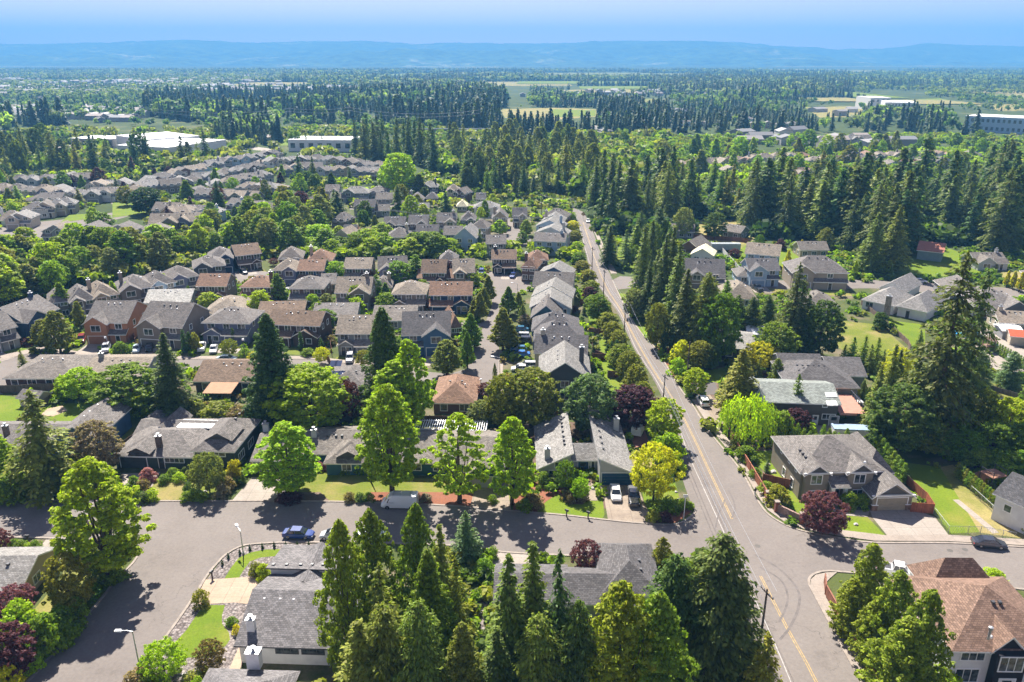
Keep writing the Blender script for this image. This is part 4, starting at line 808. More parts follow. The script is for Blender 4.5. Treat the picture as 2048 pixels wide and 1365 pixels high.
class House:
    """a house standing on the ground; local x runs along its front, y goes back from it"""
    def __init__(s, label, roofc, wallc, name='house', cat='house', group=None, trim='white_trim', near=False):
        s.label, s.rc, s.wc, s.trim, s.near, s.group = label, roofc, wallc, trim, near, group
        s.name, s.cat = name, cat; s.wall, s.roof, s.kids = MB(), MB(), []; s.ratio = 1
    def eaves(s, FL, FR, ze):
        """front eave corners in photo pixels at height ze; sets origin, heading and wall width"""
        A, B = G(*FL, ze), G(*FR, ze); d = B-A; s.rz = math.atan2(d.y, d.x); s.W = d.length-2*OV; s.ze = ze
        c, n = math.cos(s.rz), math.sin(s.rz); s.loc = Vector((A.x+OV*c-OV*n, A.y+OV*n+OV*c, 0)); return s
    def vol(s, x0, x1, y0, y1, z, rise, kind, z0=0.0, mat='siding', rmat='shingles', overhang=True):
        global OV
        keep = OV; OV = keep if overhang is True else overhang
        gs = add_roof(s.roof, x0, x1, y0, y1, z, rise, kind, rmat, s.trim); OV = keep
        s.wall.box(x0, x1, y0, y1, z0-.3 if z0 == 0 else z0, z if kind != 'sb' else z-rise, mat, 'tb')
        if kind == 'sb': s.wall.poly([(x0, y0, z-rise), (x1, y0, z-rise), (x1, y0, z), (x0, y0, z)], mat); s.wall.poly([(x0, y0, z-rise), (x0, y0, z), (x0, y1, z-rise)], mat); s.wall.poly([(x1, y0, z-rise), (x1, y0, z), (x1, y1, z-rise)], mat)
        for g in gs: s.wall.poly(g, mat)
        return s
    def lo(s, px, py, z):
        d = G(px, py, z)-s.loc; c, n = math.cos(s.rz), math.sin(s.rz); return (d.x*c+d.y*n, -d.x*n+d.y*c)
    def fv(s, FL, FR, z, dep, rise, kind, **k):
        """a wing read off its own front eaves; returns its rectangle"""
        (xa, ya), (xb, yb) = s.lo(*FL, z), s.lo(*FR, z); y0 = (ya+yb)/2+OV; s.vol(xa+OV, xb-OV, y0, y0+dep, z, rise, kind, **k); return xa+OV, xb-OV, y0
    def put(s, data, x, y, z, face='f', color=None, name=None, extra=None):
        r = {'f': 0, 'r': math.pi/2, 'k': math.pi, 'l': -math.pi/2}[face]; s.kids.append((data, (x, y, z), r, color, name or data.name.split('.')[0], extra)); return s
    def win(s, x, y, z, w=1.4, h=1.2, face='f'):
        if not s.near: w, h = w*1.22, h*1.18
        f, g, both = win_mesh(w, h, s.trim if s.trim != 'dark_trim' else 'dark_trim')
        return s.put(f if s.near else both, x, y, z, face, None, 'window', g if s.near else None)
    def gar(s, x, y, w=4.9, h=2.2, face='f', color=(.5, .48, .45)): GX[0] = x; return s.put(gar_mesh(w, h, s.trim), x, y, .05, face, color)
    def door(s, x, y, face='f', color=(.06, .05, .05), w=1.0): return s.put(door_mesh(w), x, y, .1, face, color)
    def chimney(s, x, y, z0, z1, w=.9, mat='siding', cap=True, color=None):
        mb = MB(); mb.box(-w/2, w/2, -w*.35, w*.35, z0, z1, mat); mb.box(-w/2-.08, w/2+.08, -w*.35-.08, w*.35+.08, z1, z1+.1, 'metal_grey')
        if cap: mb.lathe([(.16, z1+.1), (.16, z1+.5), (.3, z1+.52), (.3, z1+.62), (0, z1+.66)], 'metal_grey', k=10)
        s.kids.append((mb.me('chimney'), (x, y, 0), 0, color or WC[s.wc], 'chimney', None)); return s
    def vents(s, pts, white=False):
        """roof vents at (x, y, z)"""
        k = ('v', white)
        if k not in CACHE:
            mb = MB()
            if white: mb.lathe([(.2, -.1), (.2, .1), (.14, .2), (0, .24)], 'metal_white', k=8)
            else: mb.box(-.2, .2, -.2, .2, -.1, .16, 'dark_trim')
            CACHE[k] = mb.me('roof_vent')
        for p in pts: s.kids.append((CACHE[k], p, 0, None, 'roof_vent', None))
        return s
    def skylight(s, x, y, z, slope, w=.7, l=1.2):
        mb = MB(); a = math.atan(slope); c, n = math.cos(a), math.sin(a)
        T = lambda u, v, h: (x+u, y+v*c-h*n, z+v*n+h*c)
        for (w_, l_, h0, h1, mt) in ((w/2+.06, l/2+.06, -.1, .1, 'white_trim'), (w/2, l/2, .1, .12, 'glow_globe')):
            p = [T(u*w_, v*l_, h) for h in (h0, h1) for v in (-1, 1) for u in (-1, 1)]; mb.mesh(p, [(4, 5, 7, 6), (0, 1, 5, 4), (3, 2, 6, 7), (2, 0, 4, 6), (1, 3, 7, 5)], mt)
        s.kids.append((mb.me('skylight'), (0, 0, 0), 0, None, 'skylight', None)); return s
    def part(s, name, mb, color=None): s.kids.append((mb.me(name), (0, 0, 0), 0, color, name, None)); return s
    def done(s, px=None):
        o = thing(s.name, s.label, s.cat, s.loc, s.rz, s.group)
        wc = WC[s.wc] if isinstance(s.wc, str) else s.wc; rc = RC[s.rc] if isinstance(s.rc, str) else s.rc; k = random.uniform(.93, 1.08)
        s.wall.obj('wall', o, wc); s.roof.obj('roof', o, tuple(c*k for c in rc))
        for data, p, r_, col, nm, extra in s.kids:
            c = link(nm, data, o, col, p, r_)
            if extra: link('pane', extra, c)
        q = P(s.loc+Vector((math.cos(s.rz)*s.W/2, math.sin(s.rz)*s.W/2, 0))) if px is None else px
        s.o = o; HOUSES.append((o, s, q)); return o
def place(h, px, py, W_, rz=0.0):
    h.loc = G(px, py); h.rz = rz; h.W = W_; return h
def generic(FL, FR, ze, dep, rise, kind, rc, wc, style=0, label=None, group=None, front=True):
    """an estate house read off its front eaves: 0 plain, 1 two storeys with garage wing, 2 front gable, 3 low"""
    h = House(label, rc, wc, group=group).eaves(FL, FR, ze); Wd = h.W; two = ze > 4
    GX[0] = None; h.vol(0, Wd, 0, dep, ze, rise, kind); dk = WC[wc] if isinstance(wc, str) else wc
    if not front:      # we see the back of it
        n = max(2, int(Wd/3.4))
        for i in range(n):
            x = Wd*(i+.5)/n
            if two: h.win(x, 0, 4.2, 1.3, 1.1)
            h.win(x, 0, 1.5, 1.5 if i % 2 else 1.1, 1.25)
    elif style == 1:
        g = min(6.2, Wd*.52); left = random.random() < .5; x0 = 0.15 if left else Wd-g-.15
        h.vol(x0, x0+g, -2.2, 0.1, 2.75, .9, 'sf', overhang=.4); h.gar(x0+g/2, -2.2, min(4.9, g-1), 2.15, color=tuple(c*.8 for c in dk))
        e0, e1 = (x0+g+.4, Wd-.3) if left else (.3, x0-.4)
        if e1-e0 > 1.6: h.vol(e0, e1, -1.6, 0.1, 2.75, (e1-e0)*.28, 'gy', overhang=.4); h.door((e0*2+e1)/3, -1.6); h.win((e0+2*e1)/3, -1.6, 1.5, 1.1, 1.1)
        n = 3 if Wd < 12 else 4
        for i in range(n): h.win(Wd*(i+.5)/n, 0, 4.3, 1.2 if i % 2 else 1.5, 1.15)
    elif style == 2:
        g = min(6.4, Wd*.55); x0 = .1 if random.random() < .5 else Wd-g-.1
        h.vol(x0, x0+g, -1.5, dep*.5, ze+.02, g*.33, 'gy'); h.win(x0+g/2, -1.5, 4.2 if two else 1.6, 1.9, 1.3)
        h.gar(x0+g/2, -1.5, min(4.9, g-1), 2.15, color=tuple(c*.85 for c in dk)) if two else None
        e0, e1 = (x0+g+.3, Wd-.2) if x0 < 1 else (.2, x0-.3)
        h.vol(e0, e1, -1.2, 0.1, 2.75, .8, 'sf', overhang=.35); h.door((e0+e1)/2, -1.2)
        if two: h.win((e0+e1)/2, 0, 4.3, 1.3, 1.1)
    elif style == 3:
        n = max(2, int(Wd/3.2))
        for i in range(n): h.win(Wd*(i+.5)/n, 0, 1.55, 1.7 if i % 2 else 1.2, 1.2)
        h.vents([(Wd*t, dep*.5-.9, ze+rise*.86) for t in (.2, .26, .45, .5, .72, .78)], True) if kind == 'gx' else None
    else:
        n = max(2, int(Wd/3.2))
        for i in range(n):
            if two: h.win(Wd*(i+.5)/n, 0, 4.3, 1.3, 1.1)
            h.win(Wd*(i+.5)/n, 0, 1.5, 1.3, 1.2)
    for f, x in (('l', 0), ('r', Wd)):
        h.win(x, dep*.3, (4.2 if two else 1.5), .9, 1.1, f); h.win(x, dep*.7, (4.2 if two else 1.5), .9, 1.1, f)
    q = random.random()
    if kind != 'gy': h.vents([(Wd*random.uniform(.25, .75), dep*.36, ze+rise*.7) for _ in range(2)], q < .6); h.vents([(Wd*t, dep*.42, ze+rise*.86) for t in (.35, .5, .65)], q > .7)
    else: h.vents([(Wd*.36, dep*t, ze+rise*.72) for t in (.3, .5, .7)], q < .5)
    if random.random() < .22: h.chimney(Wd*random.choice((.12, .85)), dep*.5, ze, ze+rise+1.0, 1.0, 'siding')
    h.done()
    if front and style in (1, 2) and ze > 4 and FL[1] > 480 and GX[0] is not None:
        c, s_ = math.cos(h.rz), math.sin(h.rz); w2 = lambda u, v: (h.loc.x+u*c-v*s_, h.loc.y+u*s_+v*c); g = GX[0]
        flat('driveway', [w2(g-2.7, -1.4), w2(g+2.7, -1.4), w2(g+2.7, -8), w2(g-2.7, -8)], .051, 'concrete', px=False)
        a, b_ = (g+3.1, Wd) if g < Wd/2 else (0, g-3.1)
        flat('lawn', [w2(a, -2.6), w2(b_, -2.6), w2(b_, -7.4), w2(a, -7.4)], .021, random.choice(('grass_bright', 'grass_yard')), px=False)
        if random.random() < .55 and FL[1] < 640: DRIVES.append((w2(g+random.choice((-1.3, 1.3)), -5), w2(g, -12), h))
    return h
# ---------------------------------------------------------------- the near houses, one by one
def walls_front(h, x0, x1, y): pass
# white house in the corner plot, seen from behind
h = House('white walled house with dark grey roofs and two metal chimneys at the corner plot', (.17, .16, .157), 'white', near=True, trim='white_trim').eaves((467, 1291), (720, 1299), 3.0)
h.trim = 'dark_trim'; W_ = h.W; h.vol(0, W_, 0, 13.5, 3.0, 2.5, 'gx')
a = h.fv((531, 1139), (690, 1142), 4.4, 6.5, 1.2, 'sb'); b_ = h.fv((552, 1184), (664, 1184), 2.9, 8, 1.6, 'gy')
(xa, ya), (xb, yb) = h.lo(411, 1347, 3.0), h.lo(606, 1328, 3.0); yb = (ya+yb)/2-OV; h.vol(xa+OV, xb-OV, yb-13, yb, 3.0, 2.1, 'hip')
h.trim = 'dark_trim'
for px in (572, 625): x, y = h.lo(px, 1300, 2.4); h.win(x, 0, 2.1, 2.6, .8)
h.vents([(W_*t, 5.6, 4.95) for t in (.1, .24, .36, .54, .68, .82)], True); h.vents([(h.lo(px, 1137, 4.4)[0], h.lo(px, 1137, 4.4)[1]+.8, 4.4) for px in (543, 570, 598, 621, 643)])
h.chimney(1.1, 1.6, 2.8, 5.2, .95, 'painted'); x, y = h.lo(509, 1322, 4.0); h.chimney(x, y, 3.2, 5.4, 1.5, 'painted'); h.done()
# green grey ranch with dutch gables
h = House('dark green ranch house with grey roof and two small dark gablets', 'grey', 'green', near=True).eaves((221, 911), (385, 915), 2.7); W_ = h.W
h.vol(0, W_+1, 0, 11.5, 2.7, 2.1, 'hip')
def gablet(h, x, y, z, w, hh, dep, col='dark_trim'):
    mb = MB(); mb.mesh([(x-w/2, y, z), (x+w/2, y, z), (x, y, z+hh), (x-w/2, y+dep, z), (x+w/2, y+dep, z), (x, y+dep, z+hh)], [(0, 2, 5, 3), (1, 4, 5, 2)], 'shingles'); mb.poly([(x-w/2, y+.25, z), (x+w/2, y+.25, z), (x, y+.25, z+hh)], 'dark_trim')
    h.part('gablet', mb, RC[h.rc])
gablet(h, *h.lo(273, 905, 3.7), 3.35, 4.6, 1.15, 5.5)
a = h.fv((379, 901), (469, 903), 4.5, 12.5, 1.9, 'hip'); gablet(h, (a[0]+a[1])/2+.3, a[2]+1.6, 5.35, 5.2, 1.5, 6)
c = h.fv((262, 872), (420, 872), 2.6, 7.0, 1.3, 'gx', z0=0); d = h.fv((296, 868), (345, 868), 2.8, 8, 1.5, 'gy')
for px, z in ((398, 3.6), (434, 3.6)): x, y = h.lo(px+6, 906, z); h.win(x, a[2], z, 2.2, .75)
for t in (.25, .62): h.win(a[1], a[2]+12.5*t, 1.9, 2.4, 1.3, 'r')
x, _ = h.lo(349, 918, 2); h.win(x, 0, 1.75, 3.4, .8); h.gar(3.3, 0, 4.8, 2.1, color=(.06, .065, .065)); h.door(W_*.6, 0, color=(.04, .04, .04))
h.vents([(a[0]+.6*(a[1]-a[0]), a[2]+t, 6.2) for t in (3, 5, 7, 9, 11)]); x, y = h.lo(317, 880, 4.9); h.chimney(x, y, 3.4, 5.6, .95, 'stone', color=(.12, .09, .08))
mb = MB(); x0, y0 = h.lo(353, 856, 3.6); x1, y1 = h.lo(425, 857, 3.6); mb.box(x0, x1, y0, y0+3.4, 3.6, 3.7, 'metal_white')
for i in range(6): xx = x0+(x1-x0)*i/5; mb.box(xx-.05, xx+.05, y0-.03, y0+3.43, 3.56, 3.76, 'metal_grey'); mb.box(xx-.06, xx+.06, y0, y0+.1, 0, 3.56, 'metal_white')
h.part('patio_cover', mb); h.done()
h = House('small green shed with grey hipped roof behind the dark green ranch house', 'grey', 'green', 'shed', 'shed').eaves((283, 839), (325, 841), 2.4); h.vol(0, h.W, 0, 3.6, 2.4, 1.1, 'hip'); h.done()
# long ranch houses behind the street maples
h = House('long grey roofed ranch house with a blue walled wing behind the street maple', 'taupe', 'teal', near=True).eaves((499, 922), (560, 922), 2.6)
h.vol(0, h.W, 0, 12.5, 2.6, 1.9, 'gx'); a = h.fv((560, 908), (760, 908), 2.7, 10.5, 1.9, 'gx', mat='stone'); b_ = h.fv((646, 925), (742, 927), 2.7, 8, 2.1, 'hip')
gablet(h, *h.lo(696, 917, 3.2), 3.3, 4.4, 1.2, 5)
x, y = h.lo(640, 914, 1.6); h.win(x-1, a[2], 1.7, 1.7, 1.1); x, y = h.lo(693, 935, 1.6); h.win(x, b_[2], 1.6, 1.5, 1.3); h.gar(h.W/2, 0, 4.6, 2.1, color=(.2, .2, .2))
x, y = h.lo(628, 868, 4.6); h.chimney(x, y, 3.4, 5.4, .9, 'painted', color=(.5, .5, .5)); x, y = h.lo(532, 858, 4.6); h.chimney(x, y, 3.4, 5.6, 1.0, 'painted', color=(.6, .6, .58))
h.vents([h.lo(px, 872, 4.2)+(4.2,) for px in (655, 672, 684)]); h.done()
h = House('long grey roofed ranch house with white slatted patio cover beside the lime green street tree', 'taupe', 'teal', near=True).eaves((790, 925), (1005, 930), 2.7)
h.vol(0, h.W, 0, 12.5, 2.7, 1.9, 'gx'); b_ = h.fv((925, 950), (1008, 952), 2.7, 8, 1.9, 'gy'); h.gar((b_[0]+b_[1])/2, b_[2], 4.6, 2.1, color=(.4, .4, .4)); h.win(3, 0, 1.6, 2, 1.2); h.win(7, 0, 1.6, 1.5, 1.2); h.door(10, 0)
mb = MB(); x0, y0 = h.lo(815, 858, 3.0); x1, _ = h.lo(972, 858, 3.0)
for i in range(34): xx = x0+(x1-x0)*i/33; mb.box(xx-.07, xx+.07, y0, y0+4.2, 2.95, 3.05, 'metal_white')
for i in range(5): xx = x0+(x1-x0)*i/4; mb.box(xx-.06, xx+.06, y0+.1, y0+.22, 0, 2.94, 'metal_white'); mb.box(xx-.06, xx+.06, y0+3.9, y0+4.02, 0, 2.94, 'metal_white')
mb.box(x0, x1, y0+.1, y0+.2, 2.8, 2.94, 'metal_white'); mb.box(x0, x1, y0+3.9, y0+4, 2.8, 2.94, 'metal_white'); h.part('patio_cover', mb); h.done()
# modern house of two facing shed roofs
h = House('pale modern house with two facing shed roofs and a dark blue garage door', 'light', 'lgrey', near=True).eaves((1073, 938), (1147, 938), 2.5)
h.vol(0, h.W, 0, 16, 2.5, 2.7, 'sl'); w1 = h.W
x0, y0 = h.lo(1199, 972, 0); x1, _ = h.lo(1264, 972, 0); y0 += 0.2; h.vol(x0, x1, y0, y0+21, 2.6, 2.6, 'sr')
x2, y2 = h.lo(1150, 932, 2.5); y2 = max(y2, 1.5); h.vol(w1+.02, x0-.02, y2+1.2, y2+7, 2.6, 1.7, 'gx', overhang=.3)
x, _ = h.lo(1234, 974, 0); h.gar(x, y0, 5.2, 2.3, color=(.035, .085, .16)); x = (w1+x0)/2
h.door(x, y2+1.2, color=(.03, .07, .13), w=1.8); h.win(x+1.7, y2+1.2, 1.3, .5, 2); h.win(w1-1.6, 0, 3.0, 2.2, 1.0); h.win(w1-3, 0, 1.2, 1.4, 1.4)
h.vents([(w1-.9, t, 5.0) for t in (4, 5.4, 7, 9, 11, 12.5, 14)]); h.vents([(x0+.9, y0+t, 4.95) for t in (4, 6.2, 8.5, 11, 13.5, 16)]); h.chimney(1.5, 1.8, 2.6, 5.2, .95, 'painted', color=WC['lgrey']); h.chimney(x1-1.0, y0+15, 2.6, 5.4, 1.0, 'painted', color=WC['lgrey']); h.done()
# tan gabled house by the end of the side street, ranch cut by the frame
h = House('tan house with pale grey gabled roof cut by the picture edge beside red maples', 'light', 'tan', near=True).eaves((-90, 1186), (40, 1184), 2.6); h.vol(0, h.W, 0, 9.5, 2.6, 2.0, 'gx'); h.win(h.W, 4, 1.5, 1.6, 1.2, 'r'); h.vents([(h.W-3, 3.4, 4.2)]); h.done()
# blue house behind the cedar
h = House('blue house with grey gabled roofs behind the drooping cedar', 'grey', 'blue', near=True).eaves((-80, 894), (120, 894), 2.7)
h.vol(0, h.W, 0, 10, 2.7, 1.9, 'gx'); a = h.fv((100, 876), (196, 876), 4.2, 12.5, 2.1, 'gy'); b_ = h.fv((-30, 905), (38, 905), 2.8, 7, 1.9, 'gy'); x, _ = h.lo(60, 894, 2); h.win(x, 0, 1.5, 2.2, 1.2); h.chimney(*h.lo(12, 862, 4.6), 3.2, 5.6, .9, 'stone', color=(.15, .12, .1))
h.vents([(a[0]+.42*(a[1]-a[0]), a[2]+t, 5.9) for t in (5, 7, 10)], True); h.done()
# tan two storey house on the corner
h = House('large tan two storey house with grey hipped roof and double garage at the street corner', 'grey', (.25, .215, .165), near=True).eaves((1600, 945), (1771, 941), 5.3); W_ = h.W; h.wc = (.25, .215, .165)
h.vol(0, W_, 0, 12.5, 5.3, 3.1, 'hip')
def wing(h, c0, c1, z, proud, rise, dep=7, gable=True):
    h.vol(c0, c1, -proud, dep, z, rise, 'gy', overhang=.4); 
    mb = MB(); w_ = (c1-c0)/2*.72; cx = (c0+c1)/2; mb.mesh([(cx-w_, -proud-.05, z+.12), (cx+w_, -proud-.05, z+.12), (cx, -proud-.05, z+.12+rise*.72), (cx-w_, -proud, z+.12), (cx+w_, -proud, z+.12), (cx, -proud, z+.12+rise*.72)], [(0, 1, 2), (0, 3, 4, 1), (1, 4, 5, 2), (2, 5, 3, 0)], 'dark_trim')
    mb.box(c0-.4, c1+.4, -proud-.3, -proud-.02, z-.1, z+.1, 'white_trim'); h.part('gable', mb)
wing(h, .4, 4.3, 5.32, .9, 1.5); wing(h, W_*.56, W_*.56+4.2, 5.32, .9, 1.6, 8)
h.win(2.3, -.9, 4.1, 1.7, 1.5); h.win(2.3, -.9, 1.3, 1.6, 1.4); h.win(W_*.56+2, -.9, 4.1, 1.7, 1.5); h.win(W_*.56+2, -.9, 1.3, 1.6, 1.4)
h.vol(4.6, W_*.56-.2, -2.0, .1, 3.4, .9, 'sf', z0=3.0, overhang=.3); mb = MB()
for x in (4.9, W_*.56-.5): mb.box(x-.28, x+.28, -1.95, -1.4, 0, 3.0, 'white_trim'); mb.box(x-.36, x+.36, -2.03, -1.32, 0, .35, 'white_trim')
h.part('porch_post', mb); h.door((4.6+W_*.56)/2, 0, color=(.02, .02, .02), w=1.6); h.win((4.6+W_*.56)/2-1.8, 0, 1.4, .5, 1.8)
for y in (3, 6.5): h.win(0, y, 1.4, 1.1, 1.5, 'l')
for y in (2, 5, 8.5): h.win(0, y, 4.4, .6, .6, 'l')
g0, gy = h.lo(1742, 1022, 0); g1, _ = h.lo(1822, 1022, 0); h.vol(g0, g1, gy, gy+10, 2.8, 2.3, 'gy'); cx = (g0+g1)/2; h.gar(cx, gy, 5.0, 2.25, color=(.3, .26, .19))
mb = MB(); w_ = (g1-g0)*.36; mb.mesh([(cx-w_, gy-.05, 3.0), (cx+w_, gy-.05, 3.0), (cx, gy-.05, 4.55), (cx-w_, gy, 3.0), (cx+w_, gy, 3.0), (cx, gy, 4.55)], [(0, 1, 2), (0, 3, 4, 1), (1, 4, 5, 2), (2, 5, 3, 0)], 'dark_trim'); mb.box(g0-.3, g1+.3, gy-.3, gy-.02, 2.72, 2.94, 'white_trim'); h.part('gable', mb)
mb = MB()
for x in (g0, g1-.9): mb.box(x-.05, x+.95, gy-.12, gy+.3, 0, 1.0, 'stone'); mb.box(x-.1, x+1.0, gy-.17, gy+.3, 1.0, 1.1, 'white_trim')
h.part('stone_plinth', mb, (.22, .14, .1)); a = (W_-.5, g1, gy+6)
h.vol(W_-.6, g1-.1, gy+7, 14, 3.6, 2.6, 'hip'); h.vents([(1.6, t, 6.4) for t in (2.6, 3.8, 5)]); x, y = h.lo(1730, 925, 7); h.vents([(x, y, 7.0)], True); h.done()
# brown roofed white house at the lower corner
h = House('large white house with brown shingle hipped roofs beside the leaning firs', 'brown', 'white', near=True).eaves((1903, 1301), (2150, 1304), 5.6); W_ = h.W; h.rc = (.2, .13, .095)
h.vol(0, W_, 0, 13, 5.6, 3.6, 'hip'); a = h.fv((1983, 1303), (2060, 1303), 5.62, 8, 1.9, 'gy', mat='siding')
mb = MB(); mb.box(a[0]+.02, a[1]-.02, a[2]-1.05, a[2]-.01, 0, 5.5, 'painted'); mb.mesh([(a[0]+.3, a[2]-.06, 5.65), (a[1]-.3, a[2]-.06, 5.65), ((a[0]+a[1])/2, a[2]-.06, 7.2)], [(0, 1, 2)], 'painted'); h.part('entry_bay', mb, (.025, .025, .03))
bx = (a[0]+a[1])/2; h.win(bx, a[2]-1.06, 4.3, 2.6, 1.9); h.door(bx, a[2]-1.06, color=(.6, .6, .6), w=1.8)
x, _ = h.lo(1948, 1312, 4.6); h.win(x, 0, 4.5, 2.6, 1.3); h.win(x-.2, 0, 1.6, 2.6, 1.8); h.win(a[1]+2.2, 0, 4.3, 2, 1.5)
b_ = h.fv((1803, 1217), (1905, 1217), 4.4, 5, 1.2, 'gx'); c = h.fv((1858, 1184), (2010, 1184), 5.2, 5.2, 2.9, 'hip'); 
mb = MB(); x, y = h.lo(1862, 1300, 3); mb.box(-1.4, .02, 5.2, 8.2, 0, 2.8, 'siding'); mb.mesh([(-1.7, 4.9, 2.8), (-1.7, 8.5, 2.8), (0, 4.9, 3.6), (0, 8.5, 3.6)], [(0, 1, 3, 2)], 'shingles'); h.part('bay_window', mb, (.4, .33, .28))
h.vents([(6.5, 4.6, 8.3), (7.3, 4.6, 8.3)]); x, y = h.lo(1980, 1280, 6.5); h.vents([(x, y, 6.9)], True)
mb = MB(); mb.tube([(0, 0, -.5), (0, 0, .9)], .15, 'metal_grey', 10); mb.lathe([(.26, .9), (.26, 1.2), (0, 1.3)], 'metal_grey', k=10); x, y = h.lo(1978, 1272, 7.3); h.kids.append((mb.me('flue'), (x, y, 7.3), 0, None, 'flue', None)); h.done()
# grey house among the conifers below the street
h = House('grey roofed house half hidden behind the row of tall firs below the street', 'slate', 'lgrey', near=True).eaves((1130, 1207), (1280, 1210), 2.8)
h.vol(0, h.W, 0, 7, 2.8, 1.7, 'gx'); a = h.fv((1200, 1190), (1328, 1192), 3.4, 11, 2.3, 'hip'); c = h.fv((985, 1210), (1140, 1212), 2.8, 8, 1.6, 'gx'); h.vents([(a[0]+.7*(a[1]-a[0]), a[2]+t, 4.9) for t in (3, 5)]); x, y = h.lo(1235, 1178, 4.4); h.vents([(x, y, 4.2)], True); h.done()
# long greenish house with deck
h = House('long two storey house with mossy grey roof, four skylights and a reddish deck', 'green', 'char', near=True).eaves((1530, 804), (1684, 809), 5.0); W_ = h.W; h.rc = (.24, .26, .235); h.wc = (.1, .09, .08)
h.vol(0, W_, 0, 11.5, 5.0, 1.7, 'gx'); h.fv((1500, 800), (1545, 803), 4.9, 10, 1.6, 'hip')
x, _ = h.lo(1655, 820, 3); h.win(x, 0, 2.0, 2.4, 1.0); h.win(x-1, 0, 4.4, .8, .6); x, _ = h.lo(1622, 830, 1); h.door(x, 0, color=(.7, .7, .7)); 
for px, py in ((1657, 788), (1668, 788), (1660, 798), (1670, 798)):
    x, y = h.lo(px, py, 6.0); h.skylight(x, y, 5.06+1.7*y/5.75, 1.7/5.75, .9, 1.3)
mb = MB(); mb.box(W_+.2, W_+5.5, -.5, 9, 3.0, 3.15, 'painted')
for i in range(9): mb.box(W_+5.3, W_+5.42, -.5+i*1.15, -.38+i*1.15, 0 if i % 3 == 0 else 3.15, 4.1, 'dark_trim')
mb.box(W_+5.3, W_+5.42, -.5, 9, 4.1, 4.18, 'dark_trim'); mb.box(W_+.3, W_+3.6, -.6, -.5, 2.7, 3.2, 'painted'); h.part('deck', mb, (.4, .2, .15)); h.door(W_-.5, -.05, w=1.8, color=(.4, .4, .4)); h.done()
# slate hipped house behind it
h = House('broad slate grey house with layered hipped roofs and a rear terrace', 'slate', 'grey', near=False).eaves((1575, 772), (1722, 776), 4.6); W_ = h.W
h.vol(0, W_, 0, 14, 4.6, 3.2, 'hip'); a = h.fv((1562, 742), (1650, 742), 4.4, 9, 2.2, 'gx'); c = h.fv((1660, 752), (1735, 752), 4.4, 11, 2.1, 'gx'); h.vents([(W_*t, 5.4, 7.0) for t in (.2, .28, .36, .44, .52, .6)]); h.win(3, 0, 3.2, 1.5, 1.3); h.win(9, 0, 3.2, 1.5, 1.3); h.done()
# light grey house with stone chimney
h = House('light grey hipped house with stone chimney and covered rear patio', 'light', 'white').eaves((1722, 598), (1790, 612), 3.0); W_ = h.W
h.vol(0, W_, 0, 14, 3.0, 2.8, 'hip', mat='siding'); a = h.fv((1790, 612), (1858, 622), 3.2, 15, 3.0, 'hip'); x, y = h.lo(1777, 610, 4); h.chimney(x, y-.3, 0, 6.6, 1.4, 'stone', color=(.3, .25, .21)); b_ = h.fv((1745, 580), (1820, 580), 3.0, 14, 2.6, 'gy'); h.door(W_+4, 0); h.win(2, 0, 1.6, 1.6, 1.3); h.done()
# far right white house with stair
h = House('white house with dark grey roof and wooden rear stair beside the hedge', 'dark', 'white', near=True).eaves((1985, 985), (2110, 1040), 4.8); h.vol(0, h.W, 0, 9, 4.8, 2.2, 'gx'); h.win(2, 0, 3, 1.0, 1.1); h.done()
mb = MB()
for i in range(9): mb.box(-1, 1, i*.3, i*.3+.3, 0, 2.6-i*.28, 'painted')
mb.box(-1.6, 1.6, -2.6, 0, 2.6, 2.75, 'painted')
for x in (-1.5, 1.5):
    mb.box(x-.04, x+.04, -2.6, -2.5, 0, 3.7, 'dark_trim'); mb.box(x-.04, x+.04, -.1, 0, 0, 3.7, 'dark_trim'); mb.box(x-.04, x+.04, -2.6, 0, 3.62, 3.7, 'dark_trim')
t = thing('outdoor_stair', 'wooden outdoor stair and landing against the white house by the hedge', 'stair', G(1968, 968), 0.3); st = mb.obj('steps', t, (.28, .15, .1))
